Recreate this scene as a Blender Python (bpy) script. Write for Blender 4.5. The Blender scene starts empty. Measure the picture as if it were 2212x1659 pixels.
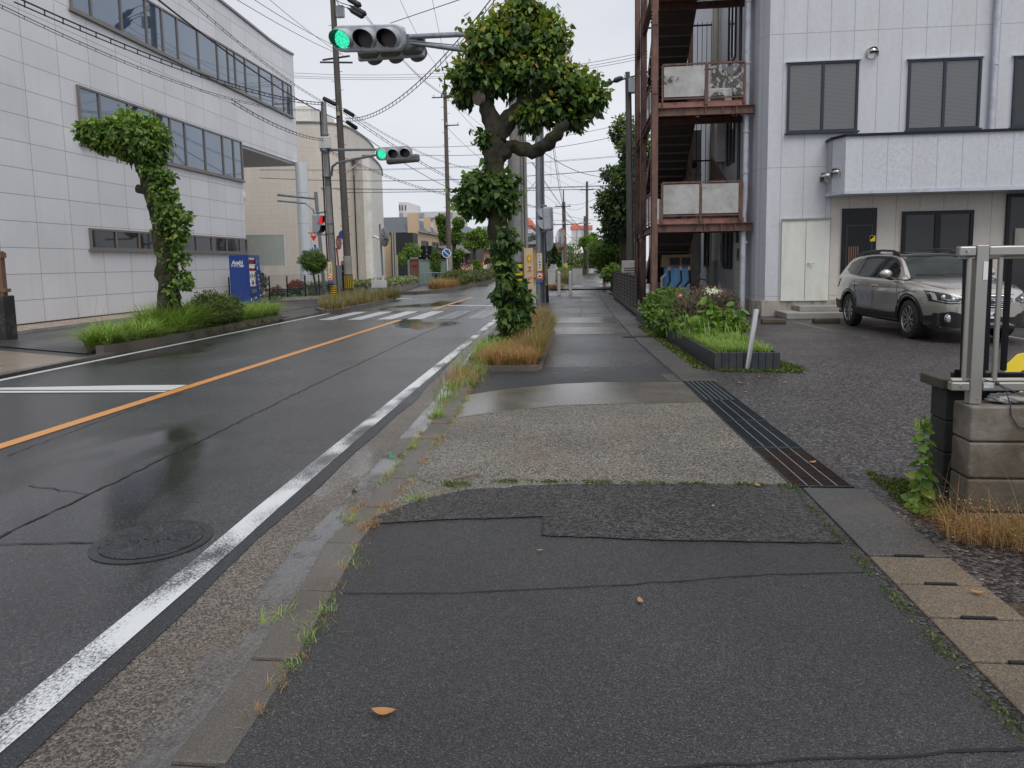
import bpy, bmesh, math, random
import numpy as np
from mathutils import Vector, Matrix
from mathutils.bvhtree import BVHTree
random.seed(7); RS = np.random.RandomState(7)
rad = math.radians
S = bpy.context.scene
C = S.collection

# ------------------------------------------------------------------ camera
FPX, PPX, PPY, EYE = 1560.0, 1106.0, 735.0, 1.55      # focal length and principal point in a 2212 x 1659 frame
PITCH, ROLL, YAW = rad(6.14), 0.0172, rad(5.8917)
def basis():
    cy, sy = math.cos(YAW), math.sin(YAW)
    f = Vector((-sy*math.cos(PITCH), cy*math.cos(PITCH), -math.sin(PITCH)))
    rt = Vector((cy, sy, 0)); up = rt.cross(f)
    c, s = math.cos(ROLL), math.sin(ROLL)
    return f, c*rt - s*up, s*rt + c*up
BF, BR, BU = basis()
cam = bpy.data.cameras.new('camera'); co = bpy.data.objects.new('camera', cam); C.objects.link(co)
M = Matrix((BR, BU, -BF)).transposed().to_4x4(); M.translation = Vector((0, 0, EYE)); co.matrix_world = M
cam.sensor_width = 36; cam.sensor_fit = 'HORIZONTAL'; cam.lens = FPX/2212*36
cam.shift_y = -(829.5-PPY)/2212; cam.clip_end = 3000; cam.clip_start = 0.05
S.camera = co
def ray(x, y): return BF + BR*((x-PPX)/FPX) - BU*((y-PPY)/FPX)
def G(x, y, z=0.0):
    d = ray(x, y); t = (z-EYE)/d.z; return Vector((d.x*t, d.y*t, z))
def AT(x, y, Y):
    d = ray(x, y); t = Y/d.y; return Vector((d.x*t, Y, EYE+d.z*t))

# ------------------------------------------------------------------ sky, sun, exposure
W = bpy.data.worlds.new('World'); S.world = W; W.use_nodes = True
nt = W.node_tree; nt.nodes.clear()
def N(nt, t, **k):
    n = nt.nodes.new(t)
    for a, b in k.items():
        if a.startswith('i_'):
            n.inputs[a[2:].replace('_', ' ')].default_value = b
        else: setattr(n, a, b)
    return n
SUN_EL, SUN_AZ = rad(58), rad(150)
sk = N(nt, 'ShaderNodeTexSky', sky_type='NISHITA', sun_disc=False, sun_elevation=SUN_EL, sun_rotation=SUN_AZ)
tc = N(nt, 'ShaderNodeTexCoord')
nz = N(nt, 'ShaderNodeTexNoise'); nz.inputs['Scale'].default_value = 1.6; nz.inputs['Detail'].default_value = 5; nz.inputs['Roughness'].default_value = .5
mp = N(nt, 'ShaderNodeMapping'); mp.inputs['Scale'].default_value = (1, 1, 2.6)
cr = N(nt, 'ShaderNodeValToRGB'); cr.color_ramp.elements[0].position = .3; cr.color_ramp.elements[1].position = .72
cr.color_ramp.elements[0].color = (4.5, 4.75, 5.3, 1); cr.color_ramp.elements[1].color = (6.1, 6.25, 6.65, 1)
hs = N(nt, 'ShaderNodeHueSaturation'); hs.inputs['Saturation'].default_value = .25
mx = N(nt, 'ShaderNodeMix', data_type='RGBA'); mx.inputs[0].default_value = .9
bg = N(nt, 'ShaderNodeBackground'); bg.inputs['Strength'].default_value = .1
out = N(nt, 'ShaderNodeOutputWorld')
L = nt.links.new
L(tc.outputs['Generated'], mp.inputs[0]); L(mp.outputs[0], nz.inputs['Vector']); L(nz.outputs[0], cr.inputs[0])
L(sk.outputs[0], hs.inputs['Color']); L(hs.outputs[0], mx.inputs[6]); L(cr.outputs[0], mx.inputs[7])
L(mx.outputs[2], bg.inputs[0]); L(bg.outputs[0], out.inputs[0])
sd = bpy.data.lights.new('sun', 'SUN'); sd.energy = 1.4; sd.angle = rad(40); sd.color = (1, .97, .93)
so = bpy.data.objects.new('sun', sd); C.objects.link(so)
sv = Vector((math.sin(SUN_AZ)*math.cos(SUN_EL), math.cos(SUN_AZ)*math.cos(SUN_EL), math.sin(SUN_EL)))
so.rotation_euler = sv.to_track_quat('Z', 'Y').to_euler()
S.view_settings.view_transform = 'Standard'; S.view_settings.look = 'None'
S.view_settings.exposure = 0.45; S.view_settings.gamma = 1; S.view_settings.use_curve_mapping = False
S.cycles.max_bounces = 6; S.cycles.diffuse_bounces = 3; S.cycles.glossy_bounces = 3; S.cycles.transmission_bounces = 4; S.cycles.transparent_max_bounces = 8

# ------------------------------------------------------------------ materials
MATS = {}
def newmat(name):
    m = bpy.data.materials.new(name); m.use_nodes = True; nt = m.node_tree
    b = nt.nodes['Principled BSDF']; MATS[name] = m
    return m, nt, b
def col4(c): return (c[0], c[1], c[2], 1)
def coords(nt, scale=1.0, kind='Object'):
    t = N(nt, 'ShaderNodeTexCoord'); return t.outputs[kind]
def noise(nt, vec, scale, detail=3, rough=.55, sc=None):
    n = N(nt, 'ShaderNodeTexNoise'); n.inputs['Scale'].default_value = scale; n.inputs['Detail'].default_value = detail; n.inputs['Roughness'].default_value = rough
    if sc:
        m = N(nt, 'ShaderNodeMapping'); m.inputs['Scale'].default_value = sc; nt.links.new(vec, m.inputs[0]); vec = m.outputs[0]
    nt.links.new(vec, n.inputs['Vector']); return n.outputs[0]
def ramp(nt, fac, stops):
    r = N(nt, 'ShaderNodeValToRGB'); e = r.color_ramp.elements
    while len(e) < len(stops): e.new(.5)
    for i, (p, c) in enumerate(stops):
        e[i].position = p; e[i].color = col4(c) if hasattr(c, '__len__') else (c, c, c, 1)
    nt.links.new(fac, r.inputs[0]); return r.outputs[0]
def mix(nt, a, b, fac, mode='MIX'):
    m = N(nt, 'ShaderNodeMix', data_type='RGBA', blend_type=mode)
    for s, v in ((0, fac), (6, a), (7, b)):
        if hasattr(v, 'is_linked') or hasattr(v, 'links'): nt.links.new(v, m.inputs[s])
        elif s == 0: m.inputs[0].default_value = v
        else: m.inputs[s].default_value = col4(v)
    return m.outputs[2]
def bump(nt, b, h, strength=.3, dist=.01):
    n = N(nt, 'ShaderNodeBump'); n.inputs['Strength'].default_value = strength; n.inputs['Distance'].default_value = dist
    nt.links.new(h, n.inputs['Height']); nt.links.new(n.outputs[0], b.inputs['Normal']); return n
def mathn(nt, op, a, b=None, c=None):
    n = N(nt, 'ShaderNodeMath', operation=op)
    for i, v in enumerate((a, b, c)):
        if v is None: continue
        if hasattr(v, 'links'): nt.links.new(v, n.inputs[i])
        else: n.inputs[i].default_value = v
    return n.outputs[0]

def simple(name, col, rough=.5, metal=0, var=.12, scale=6, bmp=.0, spec=.5, dirt=None, dscale=1.5, dsc=(1, 1, 1), kind='Object', coat=0):
    """painted / plain surface with gentle uneven tone and optional dirt patches"""
    m, nt, b = newmat(name); v = coords(nt, kind=kind)
    n1 = noise(nt, v, scale, 5)
    lo = tuple(x*(1-var) for x in col); hi = tuple(min(1, x*(1+var)) for x in col)
    c = ramp(nt, n1, [(.3, lo), (.7, hi)])
    if dirt:
        n2 = noise(nt, v, dscale, 6, .65, dsc)
        f = ramp(nt, n2, [(.48, 0), (.68, 1)])
        c = mix(nt, c, dirt, f)
    nt.links.new(c, b.inputs['Base Color'])
    r = ramp(nt, n1, [(.2, max(0, rough*.85)), (.8, min(1, rough*1.15))]); nt.links.new(r, b.inputs['Roughness'])
    b.inputs['Metallic'].default_value = metal; b.inputs['Specular IOR Level'].default_value = spec
    b.inputs['Coat Weight'].default_value = coat
    if bmp: bump(nt, b, noise(nt, v, scale*6, 4), bmp, .01)
    return m

def aggregate(name, base, stone, stone2, cell=90, rough=(.22, .5), wet=.5, bmp=.5, tint=None, speck=.5, puddle=None, big=.7, dist=.004):
    """asphalt or exposed aggregate concrete: cells of stone in a binder, wet patches change the gloss"""
    m, nt, b = newmat(name); v = coords(nt)
    vo = N(nt, 'ShaderNodeTexVoronoi'); vo.inputs['Scale'].default_value = cell; nt.links.new(v, vo.inputs['Vector'])
    sep = N(nt, 'ShaderNodeSeparateColor'); nt.links.new(vo.outputs['Color'], sep.inputs[0])
    f1 = ramp(nt, sep.outputs[0], [(speck, 0), (min(1, speck+.25), 1)])
    f2 = ramp(nt, sep.outputs[1], [(.955, 0), (.98, 1)])
    c = mix(nt, base, stone, f1); c = mix(nt, c, stone2, mathn(nt, 'MULTIPLY', f2, .8))
    n1 = noise(nt, v, big, 6, .6)
    tone = ramp(nt, n1, [(.3, .72), (.7, 1.25)])
    c = mix(nt, c, tone, 1.0, 'MULTIPLY')
    if tint:
        n3 = noise(nt, v, big*1.7, 5, .6); c = mix(nt, c, tint, ramp(nt, n3, [(.5, 0), (.75, .6)]))
    nt.links.new(c, b.inputs['Base Color'])
    nw = noise(nt, v, wet, 5, .55)
    rr = ramp(nt, nw, [(.35, rough[0]), (.62, rough[1])]); nt.links.new(rr, b.inputs['Roughness'])
    d = vo.outputs['Distance']; n4 = noise(nt, v, cell*2.2, 3)
    h = mathn(nt, 'MULTIPLY_ADD', d, -1.0, mathn(nt, 'MULTIPLY', n4, .5))
    bn = bump(nt, b, h, bmp, dist)
    if puddle is not None:
        pn = noise(nt, v, puddle[0], 4, .5, puddle[2] if len(puddle) > 2 else None); pf = ramp(nt, pn, [(puddle[1], 0), (puddle[1]+.06, 1)])
        r2 = mix(nt, rr, (.05, .05, .05), pf)
        nt.links.new(r2, b.inputs['Roughness'])
        st = mathn(nt, 'MULTIPLY_ADD', pf, -bmp*.93, bmp); nt.links.new(st, bn.inputs['Strength'])
        nt.links.new(mix(nt, c, (.8, .8, .8), mathn(nt, 'MULTIPLY', pf, .8), 'MULTIPLY'), b.inputs['Base Color'])
    return m
A = aggregate
A('road', (.025, .025, .029), (.066, .064, .068), (.17, .165, .16), 165, (.14, .30), .3, .45, puddle=(.26, .555, (1, .5, 1)), speck=.45)
A('walk', (.022, .022, .024), (.062, .061, .064), (.15, .145, .135), 210, (.24, .45), .5, 1.0, speck=.5, big=.5)
A('walkfar', (.022, .022, .025), (.070, .066, .069), (.16, .15, .15), 70, (.22, .42), .5, .7, speck=.5)
A('coarse', (.010, .009, .009), (.060, .054, .054), (.10, .095, .09), 68, (.25, .42), .5, 1.0, speck=.42, dist=.01)
A('lot', (.015, .013, .013), (.085, .073, .072), (.22, .20, .185), 52, (.28, .5), .4, 1.0, speck=.42, dist=.012)
A('exposed', (.055, .050, .043), (.20, .182, .15), (.36, .32, .26), 92, (.3, .55), .6, .8, tint=(.15, .11, .075), speck=.38, dist=.005)
A('smoothcon', (.105, .097, .085), (.125, .117, .10), (.15, .14, .12), 60, (.10, .3), .6, .25, big=1.2)
A('gutter', (.055, .047, .041), (.18, .155, .128), (.34, .285, .22), 125, (.22, .42), .8, .75, tint=(.10, .075, .05), speck=.4, puddle=(.7, .55, (1.6, .45, 1)), dist=.006)
A('kerb', (.085, .075, .063), (.13, .115, .10), (.19, .17, .145), 240, (.3, .5), .8, .5, tint=(.05, .038, .028), speck=.4, dist=.003)
A('lid', (.095, .073, .050), (.175, .135, .092), (.27, .22, .16), 190, (.4, .6), .8, .6, tint=(.045, .04, .035), speck=.4, dist=.003)
A('liddark', (.040, .038, .038), (.08, .076, .073), (.14, .13, .12), 150, (.3, .5), .8, .6, tint=(.12, .09, .058), speck=.45, dist=.003)
A('strip', (.016, .017, .021), (.034, .035, .040), (.09, .09, .09), 170, (.25, .5), .5, .6)
A('tan', (.20, .16, .12), (.24, .195, .145), (.3, .25, .19), 60, (.22, .4), .4, .3)
A('pebble', (.16, .12, .09), (.42, .33, .26), (.55, .47, .4), 26, (.4, .6), .4, 1, speck=.3, dist=.02)
A('soil', (.05, .035, .02), (.1, .065, .04), (.16, .1, .06), 60, (.6, .9), .4, 1, dist=.02)
A('farland', (.09, .09, .085), (.12, .12, .11), (.2, .2, .2), 4, (.4, .7), .1, .2)
A('moss', (.07, .085, .012), (.11, .13, .02), (.16, .12, .04), 120, (.6, .9), 1, 1, dist=.02)

def paint(name, col, worn=.5, wscale=9, anis=(1, .25, 1), soft=.12, k2=.55, s2=.9):
    """road paint worn through to the asphalt"""
    m, nt, b = newmat(name); v = coords(nt)
    n1 = noise(nt, v, wscale*6, 5, .75, anis); n2 = noise(nt, v, s2, 3, .5, (1, .5, 1))
    s = mathn(nt, 'ADD', mathn(nt, 'MULTIPLY', n1, .75), mathn(nt, 'MULTIPLY', n2, k2))
    f = ramp(nt, s, [(worn, 0), (worn+soft, 1)])
    c = mix(nt, (.05, .05, .055), col, f)
    nt.links.new(c, b.inputs['Base Color']); b.inputs['Roughness'].default_value = .33
    bump(nt, b, f, .25, .003)
    return m
paint('whitepaint', (.60, .62, .62), .80, 15, (1, .6, 1), k2=1.0, s2=2.2)
paint('whitepaint2', (.58, .6, .6), .44)
paint('zebrapaint', (.46, .48, .49), .44, 4)
paint('zebraworn', (.20, .21, .22), .50, 4, soft=.3)
paint('orangepaint', (.62, .27, .06), .47, 6)
paint('faintpaint', (.42, .41, .40), .66, 6)

def facade():
    m, nt, b = newmat('tilepanel'); v = coords(nt)
    sx = N(nt, 'ShaderNodeSeparateXYZ'); nt.links.new(v, sx.inputs[0])
    cb = N(nt, 'ShaderNodeCombineXYZ'); nt.links.new(sx.outputs[1], cb.inputs[0]); nt.links.new(sx.outputs[2], cb.inputs[1])
    br = N(nt, 'ShaderNodeTexBrick'); br.offset = 0; br.squash = 1
    mp = N(nt, 'ShaderNodeMapping'); mp.inputs['Location'].default_value = (-19.32+1.432*20, .045, 0); nt.links.new(cb.outputs[0], mp.inputs[0]); nt.links.new(mp.outputs[0], br.inputs['Vector'])
    for k, x in (('Scale', 1), ('Mortar Size', .008), ('Mortar Smooth', .1), ('Bias', 0), ('Brick Width', 1.432), ('Row Height', .7525)): br.inputs[k].default_value = x
    br.inputs['Color1'].default_value = (.66, .665, .69, 1); br.inputs['Color2'].default_value = (.72, .725, .745, 1); br.inputs['Mortar'].default_value = (.20, .20, .21, 1)
    n = noise(nt, v, .35, 4); c = mix(nt, br.outputs[0], ramp(nt, n, [(.3, .90), (.7, 1.04)]), 1, 'MULTIPLY'); st = noise(nt, v, 1.0, 5, .6, (1, 5, .25)); c = mix(nt, c, (.42, .42, .42), ramp(nt, st, [(.55, 0), (.85, .35)]))
    nt.links.new(c, b.inputs['Base Color']); b.inputs['Roughness'].default_value = .28; b.inputs['Coat Weight'].default_value = .25; b.inputs['Coat Roughness'].default_value = .12
    inv = mathn(nt, 'SUBTRACT', 1, br.outputs[1]); wv = noise(nt, v, .9, 2)
    bump(nt, b, mathn(nt, 'ADD', inv, mathn(nt, 'MULTIPLY', wv, .4)), .35, .02)
facade()
def slabwall(name, c1, bw, off, joint=(.27, .28, .30), rough=.6, dirt=(.36, .35, .34), axis=0, jw=.007, rowh=3.38, z0=.53, streak=.5):
    """vertical cladding boards with a horizontal joint per storey, rain streaked"""
    m, nt, b = newmat(name); v = coords(nt)
    sx = N(nt, 'ShaderNodeSeparateXYZ'); nt.links.new(v, sx.inputs[0])
    cb = N(nt, 'ShaderNodeCombineXYZ'); nt.links.new(sx.outputs[axis], cb.inputs[0]); nt.links.new(sx.outputs[2], cb.inputs[1])
    mp = N(nt, 'ShaderNodeMapping'); mp.inputs['Location'].default_value = (-off+bw*60, -z0+rowh*10, 0); nt.links.new(cb.outputs[0], mp.inputs[0])
    br = N(nt, 'ShaderNodeTexBrick'); br.offset = 0; nt.links.new(mp.outputs[0], br.inputs['Vector'])
    for k, x in (('Scale', 1), ('Mortar Size', jw), ('Mortar Smooth', .2), ('Bias', 0), ('Brick Width', bw), ('Row Height', rowh)): br.inputs[k].default_value = x
    br.inputs['Color1'].default_value = col4(c1); br.inputs['Color2'].default_value = col4(tuple(x*1.03 for x in c1)); br.inputs['Mortar'].default_value = col4(joint)
    n = noise(nt, v, 1.0, 6, .65, (2.2, 2.2, .35)); c = mix(nt, br.outputs[0], dirt, ramp(nt, n, [(.45, 0), (.85, streak)]))
    n2 = noise(nt, v, 9, 5, .7); c = mix(nt, c, ramp(nt, n2, [(.3, .92), (.7, 1.04)]), 1, 'MULTIPLY')
    nt.links.new(c, b.inputs['Base Color']); b.inputs['Roughness'].default_value = rough
    inv = mathn(nt, 'SUBTRACT', 1, br.outputs[1]); bump(nt, b, inv, .5, .01)
slabwall('cladding', (.55, .565, .60), .585, 4.9, dirt=(.46, .45, .44), streak=.6)
slabwall('balconyfront', (.54, .56, .60), .585, 4.9, dirt=(.50, .49, .48), streak=.5, rowh=60)
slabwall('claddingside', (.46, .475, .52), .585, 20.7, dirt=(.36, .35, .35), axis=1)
slabwall('claddinglow', (.56, .52, .47), .585, 4.9, joint=(.3, .29, .27), dirt=(.47, .43, .39), streak=.35)
slabwall('stonewall', (.66, .60, .53), 1.9, 0, joint=(.52, .47, .41), dirt=(.76, .71, .64), rowh=.3, z0=0, jw=.006, streak=.9)
def spotted():
    m = MATS['balconyfront'].copy(); m.name = 'spotted'; MATS['spotted'] = m; nt = m.node_tree; b = nt.nodes['Principled BSDF']
    src = b.inputs['Base Color'].links[0].from_socket; v = coords(nt)
    f = mathn(nt, 'MULTIPLY', ramp(nt, noise(nt, v, 14, 3, .5), [(.52, 0), (.58, 1)]), ramp(nt, noise(nt, v, .5, 3), [(.4, .1), (.65, .75)]))
    nt.links.new(mix(nt, src, (.43, .455, .50), f), b.inputs['Base Color'])
spotted()

simple('glassblue', (.10, .15, .22), .03, .45, .12, .4, spec=1.0, coat=1)
simple('glassdark', (.012, .014, .016), .05, 0, .2, .5, spec=.7)
simple('glassblind', (.035, .035, .038), .12, 0, .08, 3, spec=.4)
simple('frametaupe', (.20, .18, .165), .4, .3, .05)
simple('framedark', (.03, .04, .055), .35, .4, .1)
simple('framegrey', (.26, .25, .24), .4, .5, .08)
simple('soffit', (.45, .46, .48), .5, 0, .05)
simple('colwhite', (.66, .70, .73), .3, .1, .04, 1)
simple('cream', (.76, .74, .69), .7, 0, .04, 1.2, dirt=(.66, .62, .55))
simple('concrete', (.30, .29, .27), .75, 0, .15, 3, .3, dirt=(.2, .185, .165))
simple('foundation', (.36, .33, .29), .7, 0, .12, 2, .3, dirt=(.16, .125, .085), dscale=2.5, dsc=(3, 3, .7))
simple('blockwall', (.085, .070, .050), .7, 0, .3, 5, .5, dirt=(.21, .19, .165), dscale=2.2)
simple('blockdark', (.022, .022, .02), .7, 0, .3, 3, .4, dirt=(.10, .10, .09), dscale=2)
simple('coping', (.06, .05, .035), .75, 0, .25, 6, .5, dirt=(.1, .085, .05))
simple('polegrey', (.24, .235, .225), .7, 0, .12, 4, .4, dirt=(.15, .145, .14), dsc=(4, 4, .5))
simple('poledark', (.10, .09, .078), .8, 0, .15, 4, .4, dirt=(.06, .055, .05), dsc=(4, 4, .5))
simple('polebrown', (.12, .10, .085), .8, 0, .15, 4, .3)
simple('galv', (.27, .30, .33), .38, .6, .12, 5, dirt=(.2, .21, .22), dsc=(3, 3, .6))
simple('darkmetal', (.045, .05, .055), .45, .5, .15)
simple('blackmetal', (.010, .011, .014), .38, .3, .15, spec=.4)
simple('blackrubber', (.012, .012, .013), .6, 0, .2)
simple('wire', (.035, .035, .04), .6, 0, .1)
simple('alu', (.42, .41, .385), .36, .75, .05, 3, dsc=(5, 5, .4))
simple('steelshine', (.52, .51, .49), .28, .9, .05, 3)
simple('rust', (.16, .082, .064), .65, .1, .25, 5, .25, dirt=(.055, .035, .03), dscale=3, dsc=(2, 2, .6))
simple('rustpink', (.30, .13, .105), .6, 0, .18, 4, .2, dirt=(.09, .05, .042), dscale=3)
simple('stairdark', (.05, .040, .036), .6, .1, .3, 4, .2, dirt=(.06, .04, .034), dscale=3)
simple('tread', (.11, .06, .05), .6, 0, .2, 4, .2)
simple('pipewhite', (.50, .53, .60), .45, 0, .06, 3, dirt=(.34, .34, .37), dscale=3)
simple('pipebeige', (.36, .34, .28), .5, 0, .08, 3)
simple('doorwhite', (.66, .67, .62), .45, 0, .04, 2, dirt=(.60, .58, .50), dscale=1.4, dsc=(3, 3, .6))
simple('boxwhite', (.55, .55, .54), .5, 0, .08, 3, dirt=(.38, .36, .33))
simple('boxcream', (.33, .32, .28), .6, 0, .1, 2, dirt=(.24, .22, .19))
simple('signalgrey', (.42, .45, .49), .4, .1, .1, 5, dirt=(.28, .30, .32), dscale=4)
simple('signalunder', (.16, .17, .16), .6, .1, .3, 6, dirt=(.07, .07, .065), dscale=6)
simple('lensdark', (.055, .045, .045), .3, 0, .3, 60, spec=.5)
simple('blackin', (.008, .008, .01), .6, 0, .2)
simple('vendblue', (.010, .045, .23), .35, 0, .06, 3, coat=.3)
simple('white', (.72, .73, .74), .4, 0, .04)
simple('offwhite', (.55, .55, .53), .5, 0, .08, 4)
simple('red', (.42, .03, .025), .4, 0, .1); simple('redbright', (.60, .04, .03), .4, 0, .1)
simple('orange', (.62, .18, .04), .45, 0, .1); simple('signred', (.42, .08, .045), .45, 0, .15, 8)
simple('blue', (.02, .12, .42), .35, 0, .06); simple('skyblue', (.16, .42, .78), .4, 0, .1, 4, dirt=(.07, .22, .5))
simple('yellow', (.75, .56, .02), .4, 0, .08); simple('black', (.012, .012, .014), .5, 0, .1)
simple('teal', (.08, .38, .40), .4, 0, .1); simple('pink', (.70, .30, .30), .5, 0, .2, 20)
simple('boardcream', (.55, .43, .26), .55, 0, .1, 4); simple('signtextred', (.35, .05, .03), .5)
simple('yelband', (.60, .42, .03), .45, 0, .1, 8, dirt=(.4, .28, .04), dscale=6)
simple('rustyellow', (.22, .16, .085), .6, .1, .3, 7, .3, dirt=(.12, .05, .03), dscale=5)
simple('brownwood', (.16, .085, .05), .5, 0, .2, 3, dsc=(1, 1, 1)); simple('wood', (.17, .12, .07), .7, 0, .25, 5, .4)
simple('netting', (.42, .42, .40), .8, 0, .25, 45, .6, dirt=(.25, .25, .24), dscale=8)
simple('planter', (.030, .036, .045), .45, 0, .25, 9, .2, dirt=(.055, .055, .045))
simple('houseroof', (.10, .115, .135), .6, 0, .25, 9, .3); simple('housebrown', (.075, .06, .055), .6, 0, .15, 3)
simple('housecream', (.62, .46, .30), .7, 0, .04, 1); simple('housewhite', (.58, .58, .58), .6, 0, .05, 1)
simple('housegrey', (.30, .31, .33), .6, 0, .05, 1); simple('housetan', (.42, .26, .16), .7, 0, .1, 2)
simple('greenglass', (.24, .31, .29), .15, 0, .05, 1, spec=.8)
simple('farwhite', (.62, .60, .60), .7, 0, .03, .2); simple('farred', (.70, .20, .13), .6, 0, .05); simple('farshade', (.36, .37, .40), .7, 0, .05)
simple('iron', (.05, .051, .055), .28, .6, .2, 12)
simple('grate', (.06, .075, .085), .35, .7, .2, 6, dirt=(.06, .07, .075)); simple('graterust', (.055, .036, .028), .5, .4, .3, 8)
simple('carpaint', (.51, .48, .44), .25, .65, .04, 2, coat=1); simple('carblack', (.014, .014, .016), .5, 0, .15, 8)
simple('carglass', (.012, .016, .015), .03, 0, .2, 1, spec=.9); simple('carwin', (.014, .02, .018), .03, 0, .6, 2.2, spec=.4)
simple('chrome', (.62, .63, .66), .12, 1, .03); simple('tyre', (.018, .018, .018), .65, 0, .2, 9, .2)
simple('rim', (.42, .42, .43), .25, .85, .05); simple('lamp', (.55, .56, .57), .08, .6, .25, 14, coat=1); simple('taillamp', (.40, .02, .02), .12, 0, .1, coat=1)
simple('hair', (.02, .015, .012), .6); simple('skin', (.45, .25, .17), .5); simple('clothdark', (.016, .014, .017), .8, 0, .2)
def emit(name, col, s, base=(.01, .1, .08)):
    m, nt, b = newmat(name); b.inputs['Base Color'].default_value = col4(base); v = coords(nt)
    vo = N(nt, 'ShaderNodeTexVoronoi'); vo.inputs['Scale'].default_value = 55; nt.links.new(v, vo.inputs['Vector'])
    nt.links.new(ramp(nt, vo.outputs['Distance'], [(.25, col), (.6, tuple(x*.35 for x in col))]), b.inputs['Emission Color']); b.inputs['Emission Strength'].default_value = s
emit('ledgreen', (.05, 1.0, .55), 1.1); emit('ledred', (1, .03, .05), .9, (.1, 0, 0)); emit('ventlit', (.9, .9, .85), .35, (.5, .5, .5))

def meshpanel():
    """weathered woven panel on the stair railings, partly see-through"""
    m, nt, b = newmat('meshpanel'); v = coords(nt)
    n = noise(nt, v, 3, 5); b.inputs['Roughness'].default_value = .6
    c = ramp(nt, n, [(.35, (.36, .355, .345)), (.65, (.52, .515, .50))])
    nt.links.new(mix(nt, c, (.07, .065, .06), ramp(nt, noise(nt, v, 2.1, 6, .7), [(.6, 0), (.68, 1)])), b.inputs['Base Color'])
    b.inputs['Alpha'].default_value = .86
    m2 = m.copy(); m2.name = 'meshtorn'; MATS['meshtorn'] = m2; nt = m2.node_tree; b = nt.nodes['Principled BSDF']
    v = coords(nt); f = ramp(nt, noise(nt, v, 13, 3, .6), [(.52, .12), (.6, .8)]); nt.links.new(f, b.inputs['Alpha'])
meshpanel()
def clearglass(name, col, alpha, rough=.05):
    m, nt, b = newmat(name); b.inputs['Base Color'].default_value = col4(col); b.inputs['Roughness'].default_value = rough; b.inputs['Alpha'].default_value = alpha
    nt.links.new(ramp(nt, noise(nt, coords(nt), 3), [(.3, tuple(x*.9 for x in col)), (.7, col)]), b.inputs['Base Color'])
clearglass('glassgreen', (.45, .52, .48), .55)

def waterfilm():
    """thin clear rain water with drop rings"""
    m, nt, b = newmat('rainwater'); v = coords(nt); acc = None
    for sc_, off in ((3.2, 0), (2.1, 5.3), (4.4, 9.1)):
        mp = N(nt, 'ShaderNodeMapping'); mp.inputs['Location'].default_value = (off, off*.7, 0); nt.links.new(v, mp.inputs[0])
        vo = N(nt, 'ShaderNodeTexVoronoi', voronoi_dimensions='2D'); vo.inputs['Scale'].default_value = sc_; nt.links.new(mp.outputs[0], vo.inputs['Vector'])
        s = mathn(nt, 'SINE', mathn(nt, 'MULTIPLY', vo.outputs['Distance'], 75))
        w = mathn(nt, 'MULTIPLY', s, ramp(nt, vo.outputs['Distance'], [(.05, 1), (.24, 0)])); acc = w if acc is None else mathn(nt, 'ADD', acc, w)
    bn = N(nt, 'ShaderNodeBump'); bn.inputs['Strength'].default_value = .12; bn.inputs['Distance'].default_value = .003; nt.links.new(acc, bn.inputs['Height'])
    gl = N(nt, 'ShaderNodeBsdfGlossy'); gl.inputs['Roughness'].default_value = .04; nt.links.new(bn.outputs[0], gl.inputs['Normal'])
    tr = N(nt, 'ShaderNodeBsdfTransparent'); tr.inputs[0].default_value = (.80, .78, .76, 1); fr = N(nt, 'ShaderNodeFresnel'); fr.inputs[0].default_value = 1.5; nt.links.new(bn.outputs[0], fr.inputs['Normal'])
    wet = N(nt, 'ShaderNodeMixShader'); nt.links.new(mathn(nt, 'MULTIPLY_ADD', fr.outputs[0], 1.3, .09), wet.inputs[0]); nt.links.new(tr.outputs[0], wet.inputs[1]); nt.links.new(gl.outputs[0], wet.inputs[2])
    dry = N(nt, 'ShaderNodeBsdfTransparent'); ms = N(nt, 'ShaderNodeMixShader'); n = noise(nt, v, 1.5, 5, .6, (1.6, .6, 1)); nt.links.new(ramp(nt, n, [(.38, 0), (.50, 1)]), ms.inputs[0])
    nt.links.new(dry.outputs[0], ms.inputs[1]); nt.links.new(wet.outputs[0], ms.inputs[2]); nt.links.new(ms.outputs[0], nt.nodes['Material Output'].inputs[0])
waterfilm()

def leafmat(name, stops, rough=.42, trans=.25):
    m, nt, b = newmat(name)
    g = N(nt, 'ShaderNodeNewGeometry'); c = ramp(nt, g.outputs['Random Per Island'], stops)
    nt.links.new(c, b.inputs['Base Color']); b.inputs['Roughness'].default_value = rough; b.inputs['Specular IOR Level'].default_value = .45
    t = N(nt, 'ShaderNodeBsdfTranslucent'); nt.links.new(mix(nt, c, (1.3, 1.5, .6), 1, 'MULTIPLY'), t.inputs[0])
    ms = N(nt, 'ShaderNodeMixShader'); ms.inputs[0].default_value = trans
    nt.links.new(b.outputs[0], ms.inputs[1]); nt.links.new(t.outputs[0], ms.inputs[2]); nt.links.new(ms.outputs[0], nt.nodes['Material Output'].inputs[0])
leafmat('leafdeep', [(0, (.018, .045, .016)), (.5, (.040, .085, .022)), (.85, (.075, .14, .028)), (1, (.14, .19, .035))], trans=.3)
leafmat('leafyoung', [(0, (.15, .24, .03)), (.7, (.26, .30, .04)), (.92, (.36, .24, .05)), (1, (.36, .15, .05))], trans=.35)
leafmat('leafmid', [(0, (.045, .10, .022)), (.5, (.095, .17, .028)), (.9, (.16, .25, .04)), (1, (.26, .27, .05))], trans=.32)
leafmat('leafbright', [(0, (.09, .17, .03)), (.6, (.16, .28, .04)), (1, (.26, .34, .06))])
leafmat('leafdark', [(0, (.014, .032, .014)), (.6, (.03, .062, .02)), (1, (.06, .10, .03))])
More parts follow.
